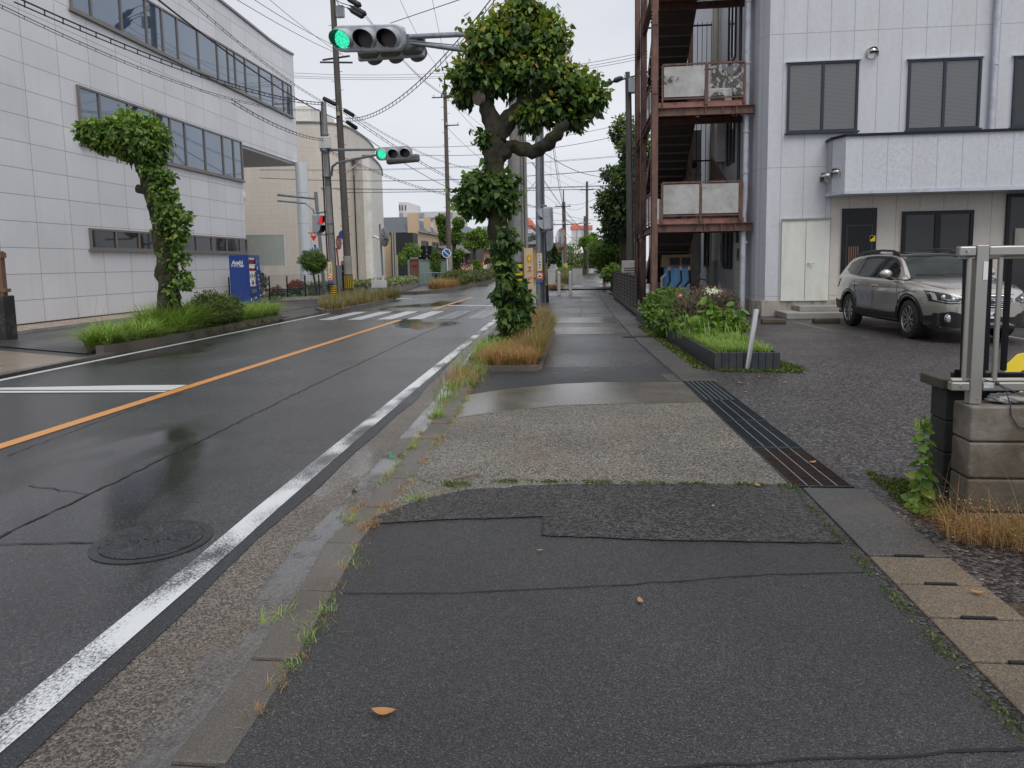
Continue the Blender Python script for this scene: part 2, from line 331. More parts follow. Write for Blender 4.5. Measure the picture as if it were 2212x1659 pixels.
leafmat('hedge', [(0, (.045, .075, .015)), (.6, (.085, .12, .02)), (1, (.15, .17, .03))])
leafmat('bladegreen', [(0, (.10, .18, .03)), (.5, (.20, .32, .05)), (.85, (.32, .44, .10)), (1, (.42, .38, .18))])
leafmat('bladedry', [(0, (.30, .12, .045)), (.4, (.42, .21, .085)), (.75, (.42, .29, .14)), (1, (.22, .24, .08))])
leafmat('bladeolive', [(0, (.10, .10, .04)), (.5, (.19, .18, .07)), (1, (.30, .24, .11))])
leafmat('twig', [(0, (.09, .06, .045)), (1, (.20, .14, .10))], .8, 0)
leafmat('redflower', [(0, (.32, .03, .03)), (1, (.55, .10, .08))], .6); leafmat('whiteflower', [(0, (.7, .72, .6)), (1, (.85, .85, .8))], .6)
leafmat('ivyvar', [(0, (.10, .14, .04)), (.6, (.22, .26, .11)), (1, (.40, .42, .25))]); leafmat('deadleaf', [(0, (.28, .11, .04)), (.6, (.42, .20, .07)), (1, (.5, .32, .12))], .5, .1)
def bark():
    m, nt, b = newmat('bark'); v = coords(nt)
    n1 = noise(nt, v, 9, 6, .7, (1, 1, .35)); n2 = noise(nt, v, 2.6, 5, .6)
    c = ramp(nt, n1, [(.3, (.008, .007, .006)), (.7, (.055, .045, .032))])
    nt.links.new(mix(nt, c, (.075, .082, .016), ramp(nt, n2, [(.45, 0), (.7, .7)])), b.inputs['Base Color']); b.inputs['Roughness'].default_value = .85
    bump(nt, b, n1, 1.0, .09)
bark()
# ------------------------------------------------------------------ mesh helpers
class MB:
    def __init__(s): s.v = []; s.f = []
    def add(s, vs, fs):
        o = len(s.v); s.v += [tuple(v) for v in vs]; s.f += [tuple(i+o for i in f) for f in fs]; return s
    def box(s, a, b, mat=None):
        (x0, y0, z0), (x1, y1, z1) = a, b
        vs = [Vector(p) for p in ((x0,y0,z0),(x1,y0,z0),(x1,y1,z0),(x0,y1,z0),(x0,y0,z1),(x1,y0,z1),(x1,y1,z1),(x0,y1,z1))]
        if mat is not None: vs = [mat @ v for v in vs]
        return s.add(vs, [(0,3,2,1),(4,5,6,7),(0,1,5,4),(1,2,6,5),(2,3,7,6),(3,0,4,7)])
    def beam(s, p, q, w, h, up=(0,0,1)):
        p, q = Vector(p), Vector(q); d = (q-p); Ln = d.length; d.normalize(); up = Vector(up)
        if abs(d.dot(up)) > .98: up = Vector((0, 1, 0))
        r = d.cross(up).normalized(); u = r.cross(d)
        m = Matrix((r, d, u)).transposed().to_4x4(); m.translation = p
        return s.box((-w/2, 0, -h/2), (w/2, Ln, h/2), m)
    def tube(s, pts, rs, n=8, cap=True):
        pts = [Vector(p) for p in pts]
        if not hasattr(rs, '__len__'): rs = [rs]*len(pts)
        o = len(s.v); ref = None
        for i, p in enumerate(pts):
            d = (pts[min(i+1, len(pts)-1)]-pts[max(i-1, 0)]).normalized()
            if ref is None: ref = Vector((1, 0, 0)) if abs(d.x) < .8 else Vector((0, 1, 0))
            a = (ref-d*ref.dot(d)).normalized(); ref = a; b = d.cross(a)
            for k in range(n):
                t = 2*math.pi*k/n; s.v.append(tuple(p+(a*math.cos(t)+b*math.sin(t))*rs[i]))
        for i in range(len(pts)-1):
            for k in range(n):
                s.f.append((o+i*n+k, o+i*n+(k+1)%n, o+(i+1)*n+(k+1)%n, o+(i+1)*n+k))
        if cap:
            s.f.append(tuple(o+k for k in reversed(range(n)))); m = o+(len(pts)-1)*n; s.f.append(tuple(m+k for k in range(n)))
        return s
    def cyl(s, p, q, r, n=16, r2=None): return s.tube([p, q], [r, r if r2 is None else r2], n)
    def prism(s, poly, z0, z1, mat=None):
        n = len(poly); vs = [Vector((x, y, z0)) for x, y in poly]+[Vector((x, y, z1)) for x, y in poly]
        ar = sum(poly[i][0]*poly[(i+1)%n][1]-poly[(i+1)%n][0]*poly[i][1] for i in range(n))
        if mat is not None: vs = [mat @ v for v in vs]
        fs = [(i, (i+1)%n, n+(i+1)%n, n+i) for i in range(n)]
        fs += [tuple(reversed(range(n))), tuple(range(n, 2*n))]
        if ar < 0: fs = [tuple(reversed(f)) for f in fs]
        return s.add(vs, fs)
    def sheet(s, poly, z):
        n = len(poly); ar = sum(poly[i][0]*poly[(i+1)%n][1]-poly[(i+1)%n][0]*poly[i][1] for i in range(n))
        f = tuple(range(n)) if ar > 0 else tuple(reversed(range(n)))
        return s.add([(p[0], p[1], z) for p in poly], [f])
    def ball(s, c, r, nu=14, nv=8, z0=-1, z1=1):
        c = Vector(c); r = Vector(r) if hasattr(r, '__len__') else Vector((r, r, r)); vs = []; fs = []
        for j in range(nv+1):
            z = math.sin(math.pi/2*(z0+(z1-z0)*j/nv)); q = math.sqrt(max(0, 1-z*z))
            for i in range(nu):
                t = 2*math.pi*i/nu; vs.append(c+Vector((r.x*q*math.cos(t), r.y*q*math.sin(t), r.z*z)))
        for j in range(nv):
            for i in range(nu): fs.append((j*nu+i, j*nu+(i+1)%nu, (j+1)*nu+(i+1)%nu, (j+1)*nu+i))
        return s.add(vs, fs)
    def disc(s, c, nrm, r, n=24, th=.01, up=(0, 0, 1), poly=None):
        m = frame(c, nrm, up)
        poly = poly or [(r*math.cos(2*math.pi*k/n), r*math.sin(2*math.pi*k/n)) for k in range(n)]
        return s.prism(poly, 0, th, m)
def frame(c, nrm, up=(0, 0, 1)):
    """local x right, y up, z towards the normal"""
    z = Vector(nrm).normalized(); x = Vector(up).cross(z)
    if x.length < 1e-4: x = Vector((1, 0, 0))
    x.normalize(); y = z.cross(x); m = Matrix((x, y, z)).transposed().to_4x4(); m.translation = Vector(c); return m
def wloc(o):
    p = Vector((0, 0, 0))
    while o is not None: p += o.location; o = o.parent
    return p
def build(mb, name, mat, parent=None, smooth=None, bevel=0, seg=2):
    me = bpy.data.meshes.new(name); off = wloc(parent)
    vs = np.array(mb.v, dtype=float).reshape(-1, 3)-np.array(off)
    me.from_pydata(vs.tolist(), [], mb.f); me.update()
    o = bpy.data.objects.new(name, me); C.objects.link(o)
    if parent is not None: o.parent = parent
    me.materials.append(MATS[mat] if isinstance(mat, str) else mat)
    if smooth is not None:
        me.shade_smooth()
        if smooth < 180: me.set_sharp_from_angle(angle=rad(smooth))
    if bevel:
        md = o.modifiers.new('bevel', 'BEVEL'); md.width = bevel; md.segments = seg; md.limit_method = 'ANGLE'; md.angle_limit = rad(40)
    return o
def props(o, label, cat, group=None, kind=None):
    if label: o['label'] = label
    if cat: o['category'] = cat
    if group: o['group'] = group
    if kind: o['kind'] = kind
    return o
def thing(name, loc, label, cat, group=None, rz=0):
    o = bpy.data.objects.new(name, None); C.objects.link(o); o.location = Vector(loc); o.rotation_euler.z = rz
    o.empty_display_size = .2
    return props(o, label, cat, group)
def struct(mb, name, mat): return props(build(mb, name, mat), None, None, kind='structure')
def single(mb, name, mat, label, cat, group=None, kind=None, **k): return props(build(mb, name, mat, **k), label, cat, group, kind)
def dup(root, loc, rz=0, label=None):
    r = root.copy(); C.objects.link(r); r.location = loc; r.rotation_euler.z = rz
    if label: r['label'] = label
    for ch in list(root.children):
        c = ch.copy(); C.objects.link(c); c.parent = r
        for g in ch.children:
            d = g.copy(); C.objects.link(d); d.parent = c
    return r
def text(name, s, size, c, nrm, mat, parent, up=(0, 0, 1), th=.004, sx=1, bold=0, spacing=1, lines=1.0, shear=0):
    cu = bpy.data.curves.new(name, 'FONT'); cu.body = s; cu.size = size; cu.align_x = 'CENTER'; cu.align_y = 'CENTER'; cu.extrude = th/2; cu.offset = bold; cu.space_character = spacing; cu.space_line = lines; cu.resolution_u = 2; cu.shear = shear
    t = bpy.data.objects.new(name, cu); C.objects.link(t)
    me = bpy.data.meshes.new_from_object(t.evaluated_get(bpy.context.evaluated_depsgraph_get()))
    bpy.data.objects.remove(t); bpy.data.curves.remove(cu)
    m = frame(c, nrm, up) @ Matrix.Diagonal((sx, 1, 1, 1)); m = Matrix.Translation(-wloc(parent)) @ m
    me.transform(m); me.name = name
    o = bpy.data.objects.new(name, me); C.objects.link(o); o.parent = parent
    me.materials.clear(); me.materials.append(MATS[mat]); return o

# ---- foliage: many small faces generated with numpy
HEART = np.array([(0,0,0),(.36,-.12,.05),(.50,-.42,.07),(.30,-.80,.03),(0,-1.1,-.10),(-.30,-.80,.03),(-.50,-.42,.07),(-.36,-.12,.05),(0,-.12,0)])*(1,1,1)
HEART[:, 1] += .05; HEART[:, 0] *= .84; HEART[4, 1] -= .16
HF = [(8,0,1,2),(8,2,3,4),(8,4,5,6),(8,6,7,0)]
OVAL = np.array([(0,0,0),(.26,-.35,.05),(.22,-.75,.03),(0,-1,-.04),(-.22,-.75,.03),(-.26,-.35,.05)]); OF = [(0,1,2,3),(0,3,4,5)]
LANCE = np.array([(0,0,0),(.13,-.35,.03),(.10,-.7,.02),(0,-1,-.08),(-.10,-.7,.02),(-.13,-.35,.03)])
QUAD = np.array([(-.5,0,0),(.5,0,0),(.4,-1,.05),(-.4,-1,.05)]); QF = [(0,1,2,3)]
def rots(n, droop, spread, outdir=None):
    """leaf frames: -y (tip) points outward and down"""
    tip = RS.normal(size=(n, 3))*spread
    if outdir is not None: tip += outdir*.7
    tip[:, 2] -= droop; tip /= np.linalg.norm(tip, axis=1, keepdims=True)
    nr = RS.normal(size=(n, 3))
    if outdir is not None: nr = nr*.55+outdir*1.0+np.array((0, 0, .35))
    y = -tip; z = nr-(nr*y).sum(1, keepdims=True)*y; z /= np.linalg.norm(z, axis=1, keepdims=True)+1e-9
    x = np.cross(y, z); return np.stack([x, y, z], axis=2)
def leaves(pos, size, shape=HEART, faces=HF, droop=.9, spread=.5, outdir=None, jitter=.42):
    n = len(pos); R = rots(n, droop, spread, outdir); s = size*(1+jitter*RS.uniform(-1, 1, n))
    V = np.einsum('nij,kj->nki', R, shape)*s[:, None, None]+pos[:, None, :]
    return V.reshape(-1, 3), n, len(shape), faces
def leafobj(name, sets, mat, parent=None, off=None):
    """sets: list of results of leaves(); one mesh"""
    VV = []; LP = []; base = 0; starts = []; tot = []; li = 0
    for V, n, k, faces in sets:
        VV.append(V)
        fa = [np.array(f) for f in faces]
        for f in fa:
            idx = (np.arange(n)[:, None]*k+f[None, :]+base).astype(np.int32); LP.append((idx, len(f)))
        base += n*k
    V = np.concatenate(VV); p = np.array(wloc(parent)) if parent is not None else np.zeros(3)
    V = V-p
    me = bpy.data.meshes.new(name); me.vertices.add(len(V)); me.vertices.foreach_set('co', V.astype(np.float32).ravel())
    nl = sum(i.size for i, _ in LP); npoly = sum(len(i) for i, _ in LP)
    me.loops.add(nl); me.polygons.add(npoly)
    me.loops.foreach_set('vertex_index', np.concatenate([i.ravel() for i, _ in LP]))
    lt = np.concatenate([np.full(len(i), k, np.int32) for i, k in LP]); ls = np.concatenate([[0], np.cumsum(lt)[:-1]]).astype(np.int32)
    me.polygons.foreach_set('loop_start', ls); me.polygons.foreach_set('loop_total', lt)
    me.update(calc_edges=True); me.validate()
    me.materials.append(MATS[mat]); o = bpy.data.objects.new(name, me); C.objects.link(o)
    if parent is not None: o.parent = parent
    return o
def inblobs(blobs, n, shell=.35):
    """points near the outer shell of a list of ellipsoids (centre, radii); returns points and outward directions"""
    w = np.array([r[0]*r[1]+r[1]*r[2]+r[0]*r[2] for c, r in blobs]); w = w/w.sum(); P = []; D = []
    for (c, r), k in zip(blobs, w):
        m = int(n*k)+1; d = RS.normal(size=(m, 3)); d /= np.linalg.norm(d, axis=1, keepdims=True)
        q = 1-shell*RS.uniform(0, 1, m)**1.5
        lump = 1+.17*np.sin(d[:, 0]*7+c[0]*3)*np.cos(d[:, 2]*6+c[2]*5)+.08*np.sin(d[:, 1]*11)+.10*np.sin(d[:, 2]*17+d[:, 0]*13+c[0]*9)
        P.append(np.array(c)+d*np.array(r)*(q*lump)[:, None]); D.append(d)
    return np.concatenate(P), np.concatenate(D)
def blades(pos, h, bend=.5, w=.008, seg=3, lean=None):
    """grass blades: strips that arch over; one island each"""
    n = len(pos); a = RS.uniform(0, 2*np.pi, n); hh = h*(1+.4*RS.uniform(-1, 1, n)); d = np.stack([np.cos(a), np.sin(a), np.zeros(n)], 1)
    if lean is not None: d = d+np.array(lean); 
    side = np.stack([-np.sin(a), np.cos(a), np.zeros(n)], 1); bb = bend*RS.uniform(.3, 1.3, n)
    out = []
    for k in range(seg+1):
        t = k/seg; c = pos+d*(hh*bb*t*t)[:, None]+np.array((0, 0, 1))*(hh*(t-.35*bb*t*t))[:, None]
        ww = w*(1-t*.93)
        out += [c-side*ww, c+side*ww]
    V = np.stack(out, 1).reshape(-1, 3)
    return V, n, 2*(seg+1), [(2*k, 2*k+1, 2*k+3, 2*k+2) for k in range(seg)]
def inpoly(poly, n):
    P = np.array(poly); lo = P.min(0); hi = P.max(0); out = []
    while len(out) < n:
        q = RS.uniform(lo, hi, (n*2, 2)); ins = np.zeros(len(q), bool); j = len(P)-1
        for i in range(len(P)):
            c = ((P[i, 1] > q[:, 1]) != (P[j, 1] > q[:, 1])) & (q[:, 0] < (P[j, 0]-P[i, 0])*(q[:, 1]-P[i, 1])/(P[j, 1]-P[i, 1]+1e-12)+P[i, 0]); ins ^= c; j = i
        out += q[ins].tolist()
    o = np.array(out[:n]); return np.concatenate([o, np.zeros((n, 1))], 1)
def clumped(pts, k=.5, f=3.0, rseed=0):
    v = np.sin(pts[:, 0]*f*2.1+rseed)*np.cos(pts[:, 1]*f*1.7+rseed*2)+.6*np.sin(pts[:, 0]*f*5.3+pts[:, 1]*f*4.1+rseed)
    return pts[(v+RS.uniform(-.8, .8, len(pts))) > (k-.5)*2]
def limb(mb, pts, rs, n=10, rough=.06):
    """tapered knotty limb through 3D points (smoothed)"""
    P = [Vector(p) for p in pts]; out = []; rr = []
    for i in range(len(P)-1):
        p0, p1, p2, p3 = P[max(i-1, 0)], P[i], P[i+1], P[min(i+2, len(P)-1)]
        for k in range(4):
            t = k/4; out.append(.5*((2*p1)+(p2-p0)*t+(2*p0-5*p1+4*p2-p3)*t*t+(3*p1-p0-3*p2+p3)*t**3)); rr.append(rs[i]+(rs[i+1]-rs[i])*t)
    out.append(P[-1]); rr.append(rs[-1]); o = len(mb.v)
    mb.tube(out, rr, n)
    for i in range(o, len(mb.v)):
        x, y, z = mb.v[i]; k = rough*(math.sin(x*31+z*9)+math.sin(y*27+z*13)+math.sin(z*37+x*5))/2
        c = out[(i-o)//n]; r = rr[(i-o)//n]; d = Vector((x, y, z))-c
        mb.v[i] = tuple(c+d*(1+k*1.6))
    return mb
# ------------------------------------------------------------------ the ground
ROADZ = -.06
m = MB(); m.sheet([(-700, -60), (700, -60), (700, 1500), (-700, 1500)], -.12); struct(m, 'ground', 'farland')
m = MB(); m.sheet([(-8.95, -8), (-1.98, -8), (-1.93, 2.0), (-1.98, 4.5), (-2.06, 8.3), (-2.34, 13.3), (-2.5, 18.5), (-2.45, 34), (-2.4, 200), (-8.95, 200)], ROADZ)
m.sheet([(-70, 33.2), (-8.95, 33.2), (-8.95, 37.8), (-70, 39.5)], ROADZ); m.sheet([(-2.43, 36.2), (40, 36.2), (40, 41), (-2.43, 41)], ROADZ)
struct(m, 'road', 'road')
kx = [(-1.0, -1.30), (2.03, -1.32), (2.96, -1.35), (3.79, -1.47), (4.5, -1.44), (5.3, -1.46), (7.25, -1.54), (8.5, -1.62), (10.2, -1.78), (13.3, -1.95), (18, -2.05), (26, -2.08), (33.5, -2.08)]
kr = [(-1.0, -1.14), (2.0, -1.15), (2.66, -1.17), (4.1, -1.32), (4.9, -1.28), (6.4, -1.31), (7.3, -1.35), (8.5, -1.42), (10.2, -1.58), (13.3, -1.77), (18, -1.88), (26, -1.92), (33.5, -1.92)]
# gutter: concrete channel between the asphalt strip and the kerb, tilted to the kerb
m = MB(); edge = [(-1.97, -8), (-1.86, 2.0), (-1.89, 2.7), (-1.92, 3.5), (-1.96, 4.5), (-2.0, 6.2), (-2.04, 8.3), (-2.3, 13.3), (-2.44, 18.5), (-2.4, 33.5)]
def interp(tab, y, ky=0):
    for (y0, x0), (y1, x1) in zip(tab, tab[1:]):
        if y0 <= y <= y1: return x0+(x1-x0)*(y-y0)/(y1-y0)
    return tab[0][1] if y < tab[0][0] else tab[-1][1]
et = [(y, x) for x, y in edge]
ys = [-1+.5*i for i in range(70)]
gm = MB(); dk = MB(); film = MB()
for a, b in zip(ys, ys[1:]):
    def q(y): return interp(et, y)+.012*math.sin(y*9)+.01*math.sin(y*23), interp(kx, y)
    (xa, ka), (xb, kb) = q(a), q(b)
    gm.add([(xa, a, -.062), (ka+.05, a, -.082), (kb+.05, b, -.082), (xb, b, -.062)], [(0, 1, 2, 3)])
    film.add([(ka-.34, a, -.0715), (ka+.01, a, -.0715), (kb+.01, b, -.0715), (kb-.34, b, -.0715)], [(0, 1, 2, 3)])
    dk.add([(xa-.14, a, -.058), (xa+.006, a, -.058), (xb+.006, b, -.058), (xb-.14, b, -.058)], [(0, 1, 2, 3)])
struct(gm, 'gutter', 'gutter'); struct(dk, 'asphalt_edge_strip', 'strip'); struct(film, 'rain_water', 'rainwater')
# kerb stones, each 0.6 m long piece with open joints
kbm = MB(); y = -1.0
while y < 33:
    y1 = min(y+.60, 33.4); s = .006
    l0, l1, r0, r1 = interp(kx, y+s), interp(kx, y1-s), interp(kr, y+s)+.02, interp(kr, y1-s)+.02
    z = .004+.003*math.sin(y*3); lift = .10*max(0, min(1, (y-9.8)/1.2))*max(0, min(1, (26-y)/3)); z += lift
    kbm.prism([(l0, y+s), (r0, y+s), (r1, y1-s), (l1, y1-s)], -.11, z); y = y1
o = struct(kbm, 'kerb', 'kerb'); md = o.modifiers.new('bevel', 'BEVEL'); md.width = .012; md.segments = 2
# pavement in its separate pieces, butted along shared lines
def RX(y): return interp([(-3, 1.42), (2.3, 1.40), (5.0, 1.385), (9.34, 1.215), (14.5, .955), (20, .78), (32, .62), (60, .55)], y)
def KR(y): return interp(kr, y)
def strip_poly(y0, y1, x0=KR, x1=RX, n=10):
    ysl = [y0+(y1-y0)*i/n for i in range(n+1)]
    return [(x0(y), y) for y in ysl]+[(x1(y), y) for y in reversed(ysl)]
def sheetY(name, mat, lo, hi, z=0):     # lo, hi: polylines left to right bounding the piece in Y
    m = MB(); P = [p for p in lo]+[p for p in reversed(hi)]
    ylo, yhi = lo[-1][1], hi[-1][1]; yl2, yh2 = lo[0][1], hi[0][1]
    right = [(RX(ylo+(yhi-ylo)*i/6), ylo+(yhi-ylo)*i/6) for i in range(1, 6)]
    left = [(KR(yh2+(yl2-yh2)*i/6), yh2+(yl2-yh2)*i/6) for i in range(1, 6)]
    m.sheet(lo+right+list(reversed(hi))+left, z); return struct(m, name, mat)
a0 = [(KR(-3), -3), (RX(-3), -3)]
a1 = [(KR(4.08), 4.08), (-.9, 4.18), (-.27, 4.27), (-.25, 3.96), (.5, 3.93), (RX(3.95), 3.95)]
def jag(P, k=.007):
    out = []
    for (x0, y0), (x1, y1) in zip(P, P[1:]):
        n = max(1, int(math.hypot(x1-x0, y1-y0)/.07))
        for i in range(n): u = i/n; out.append((x0+(x1-x0)*u+(random.gauss(0, k*.5) if i else 0), y0+(y1-y0)*u+(random.gauss(0, k) if i else 0)))
    return out+[P[-1]]
a1 = jag(a1)
a2 = [(KR(4.2), 4.2), (-1.1, 4.55), (-.8, 4.78), (-.2, 4.92), (.6, 4.97), (RX(4.98), 4.98)]
a2 = jag(a2, .010)
a3 = [(KR(7.05), 7.05), (-1.0, 7.35), (-.3, 7.72), (.4, 7.86), (RX(7.9), 7.9)]
a3 = jag(a3, .004)
a4 = [(KR(8.35), 8.35), (-1.0, 8.75), (-.4, 9.12), (.2, 9.28), (RX(9.3), 9.3)]
a5 = [(KR(10.25), 10.25), (-.6, 10.6), (RX(10.6), 10.6)]
sheetY('pavement', 'walk', a0, a1); sheetY('pavement_patch', 'coarse', a1, a2, .004); sheetY('pavement_concrete', 'exposed', a2, a3, .002)
sheetY('pavement_smooth_concrete', 'smoothcon', a3, a4); sheetY('pavement_far', 'strip', a4, a5, .002)
sheetY('pavement_beyond', 'walkfar', a5, [(KR(36.0), 36.0), (RX(36.0), 36.0)])
m = MB(); m.sheet([(-2.1, 41.2), (1.9, 41.2), (1.9, 140), (-2.2, 140)], 0); struct(m, 'pavement_distant', 'walkfar')
m = MB(); m.sheet([(-3, 36.1), (2.2, 36.1), (2.2, 37.4), (-3, 37.4)], -.05); struct(m, 'crossing_sill', 'smoothcon')
# wet smooth concrete bands laid across the pavement
m = MB()
for P in ([(-1.15, 19.1), (-1.0, 20.0), (.74, 20.2), (.79, 18.2), (-.9, 18.3)], [(-.86, 17.1), (.86, 17.1), (.88, 15.4), (-.76, 15.35)], [(-.5, 28.9), (.58, 29.2), (.62, 27.9), (-.45, 27.85)], [(-1.8, 26.5), (-.8, 26.75), (-.8, 26.5), (-1.75, 26.3)],
          [(-.9, 44), (1.0, 44), (1.0, 47), (-.9, 47)], [(-.8, 52), (1.2, 52), (1.2, 58), (-.8, 58)], [(-.6, 66), (1.4, 66), (1.4, 76), (-.6, 76)]): m.sheet(P, .005)
struct(m, 'concrete_band', 'smoothcon')
# cracks and joints
def crack(pts, z, w=.008, jit=.01):
    m = MB(); P = []
    for (x0, y0), (x1, y1) in zip(pts, pts[1:]):
        L_ = math.hypot(x1-x0, y1-y0); n = max(2, int(L_/.09))
        for i in range(n): t = i/n; P.append((x0+(x1-x0)*t+random.gauss(0, jit), y0+(y1-y0)*t+random.gauss(0, jit)))
    P.append(pts[-1])
    for i in range(len(P)-1):
        (x0, y0), (x1, y1) = P[i], P[i+1]; L_ = math.hypot(x1-x0, y1-y0)+1e-6; nx, ny = -(y1-y0)/L_, (x1-x0)/L_; a = w*random.uniform(.5, 1.2); 
        m.add([(x0-nx*a, y0-ny*a, z), (x0+nx*a, y0+ny*a, z), (x1+nx*a, y1+ny*a, z), (x1-nx*a, y1-ny*a, z)], [(0, 3, 2, 1)])
    return m
for i, (pts, z, w, j) in enumerate([
    ([(-3.5, 2.4), (-3.55, 3.9), (-3.57, 4.5), (-3.57, 5), (-3.6, 6.3), (-3.67, 8.6), (-3.75, 14), (-3.77, 20.4), (-3.73, 26.4), (-3.98, 31), (-3.9, 60)], -.056, .010, .008),
    ([(-4.6, 3.75), (-3.6, 3.78), (-2.88, 3.86)], -.0555, .007, .008), ([(-4.2, 4.9), (-3.57, 4.72)], -.0555, .005, .01),
    ([(-1.16, 3.18), (-.6, 3.22), (.2, 3.36), (.8, 3.50), (1.4, 3.58)], .004, .006, .004), ([(-.1, 2.03), (.5, 2.13), (1.4, 2.28)], .004, .007, .006),
    ([(-.27, 4.27), (-.25, 3.96), (.5, 3.93), (1.38, 3.95)], .006, .005, .004), ([(-1.3, 4.1), (-.9, 4.18), (-.27, 4.27)], .006, .004, .004),
    ([(-5.05, 5.7), (-5.2, 7.4), (-5.22, 8.8)], -.0555, .006, .01), ([(-1.3, 7.06), (-.3, 7.72), (1.2, 7.9)], .004, .005, .003),
    ([(-.2, 20.3), (-.1, 24), (.3, 28)], .004, .006, .02), ([(.62, 34), (.66, 29), (.8, 20), (.95, 14.6), (1.2, 9.4)], .006, .014, .003)]):
    struct(crack(pts, z, w, j), 'pavement_crack', 'blackin')
# road paint
m = MB(); wl = [(-2.10, -2), (-2.12, 2.2), (-2.14, 2.7), (-2.17, 3.7), (-2.21, 4.5), (-2.26, 6), (-2.32, 8.3), (-2.45, 13.3), (-2.58, 18.2), (-2.62, 20.3)]
for (x0, y0), (x1, y1) in zip(wl, wl[1:]): m.add([(x0, y0, -.0555), (x0+.155, y0, -.0555), (x1+.155, y1, -.0555), (x1, y1, -.0555)], [(0, 1, 2, 3)])
struct(m, 'edge_line', 'whitepaint')
m = MB()
for x, y0, y1, w in ((-8.72, 2, 32.4, .13), (-2.6, 24.8, 34.5, .15), (-8.5, 42, 120, .15), (-2.5, 41, 120, .15)): m.sheet([(x, y0), (x+w, y0), (x+w, y1), (x, y1)], -.055)
m.add([(-3.5, 26.9, -.055), (-3.5, 27.3, -.055), (-5.35, 27.7, -.055), (-5.35, 27.3, -.055)], [(0, 1, 2, 3)])
m.add([(-12.3, 37.7, -.055), (-10.5, 36.5, -.055), (-10.5, 36.75, -.055), (-12.3, 37.95, -.055)], [(0, 1, 2, 3)])
m.add([(-8.9, 33.5, -.055), (-8.1, 33.0, -.055), (-8.0, 33.2, -.055), (-8.8, 33.75, -.055)], [(0, 1, 2, 3)])
struct(m, 'edge_line', 'whitepaint2')
m = MB(); m.sheet([(-5.47, 3.5), (-5.31, 3.5), (-5.31, 20.6), (-5.47, 20.6)], -.055); m.sheet([(-5.47, 25.2), (-5.31, 25.2), (-5.31, 34), (-5.47, 34)], -.055); m.sheet([(-5.4, 40), (-5.25, 40), (-5.25, 120), (-5.4, 120)], -.055)
struct(m, 'centre_line', 'orangepaint')
m = MB(); m.sheet([(-8.3, 8.72), (-5.49, 8.80), (-5.49, 8.90), (-8.3, 8.88)], -.0545); m.sheet([(-8.1, 8.96), (-5.49, 8.95), (-5.49, 9.36), (-6.3, 9.33), (-8.1, 9.12)], -.0545); struct(m, 'stop_line', 'whitepaint2')
for i in range(7):
    x = -7.96+i*.905-(.0 if i else 0); mm = MB(); mm.sheet([(x, 20.75), (x+.45, 20.75), (x+.45, 24.25), (x, 24.25)], -.0545)
    if i in (4, 5):
        struct(mm, 'crosswalk_stripe', 'zebraworn'); mm = MB()
        for a, b, c_, d in ((x, 20.75, x+.03, 24.25), (x+.42, 20.75, x+.45, 24.25), (x+.03, 20.75, x+.42, 20.83), (x+.03, 24.17, x+.42, 24.25)): mm.sheet([(a, b), (c_, b), (c_, d), (a, d)], -.0515)
        struct(mm, 'crosswalk_stripe', 'zebrapaint')
    else: struct(mm, 'crosswalk_stripe', 'zebrapaint')
# manhole: ring, lid with cast relief
t = thing('manhole_cover', (-2.57, 3.9, ROADZ), 'round cast iron manhole cover with wavy flower relief set in the near lane', 'manhole cover')
m = MB(); n = 48
for k in range(n):
    a, b = 2*math.pi*k/n, 2*math.pi*(k+1)/n
    ring = [(r, z) for r, z in ((.335, .001), (.335, .006), (.285, .006), (.285, .001))]
    vs = [(-2.57+r*math.cos(u), 3.9+r*math.sin(u), ROADZ+z) for u in (a, b) for r, z in ring]; m.add(vs, [(0, 4, 5, 1), (1, 5, 6, 2), (2, 6, 7, 3)])
build(m, 'frame', 'iron', t)
m = MB(); vs = []; fs = []; NR, NA = 26, 110
for i in range(NR+1):
    r = .280*i/NR
    for k in range(NA):
        a = 2*math.pi*k/NA; x, y_ = r*math.cos(a), r*math.sin(a)
        q = math.sin(38*x+5*math.sin(31*y_))+math.sin(44*y_+4*math.sin(29*x+2))+.7*math.sin(60*(x+y_)+6*math.sin(17*x))
        z = .002+(.010 if q > .35 else 0.0)+(.004 if .255 < r < .268 else 0); z = .008 if r > .27 else z
        vs.append((-2.57+x, 3.9+y_, ROADZ+z))
for i in range(NR):
    for k in range(NA): fs.append((i*NA+k, (i+1)*NA+k, (i+1)*NA+(k+1)%NA, i*NA+(k+1)%NA))
m.add(vs, fs); build(m, 'lid', 'iron', t, smooth=50)
# right-hand side channel: lids, gratings, dark joint
jm = MB()
for a, b in zip([-3+.5*i for i in range(80)], [-2.5+.5*i for i in range(80)]):
    if b > 36: break
    jm.add([(RX(a), a, -.004), (RX(a)+.06, a, -.004), (RX(b)+.06, b, -.004), (RX(b), b, -.004)], [(0, 1, 2, 3)])
struct(jm, 'channel_joint', 'coarse')
def lidrow(ys, mat, w=.40, x0=.065, gap=.008, name='channel_lid', z=.004):
    m = MB()
    for a, b in zip(ys, ys[1:]):
        m.prism([(RX(a)+x0, a+gap), (RX(a)+x0+w, a+gap), (RX(b)+x0+w, b-gap), (RX(b)+x0, b-gap)], -.08, z+random.uniform(-.003, .003))
        c_ = (a+b)/2
    o = struct(m, name, mat); md = o.modifiers.new('bevel', 'BEVEL'); md.width = .008; md.segments = 2; return o
lidrow([.75, 1.25, 1.76, 2.27, 2.78, 3.13, 3.46, 3.79], 'lid'); lidrow([3.79, 4.93], 'liddark'); m = MB()
for y in (1.76, 2.27, 2.78, 3.13, 3.46, 3.79): m.box((RX(y)+.20, y-.009, .0), (RX(y)+.34, y+.009, .0078))
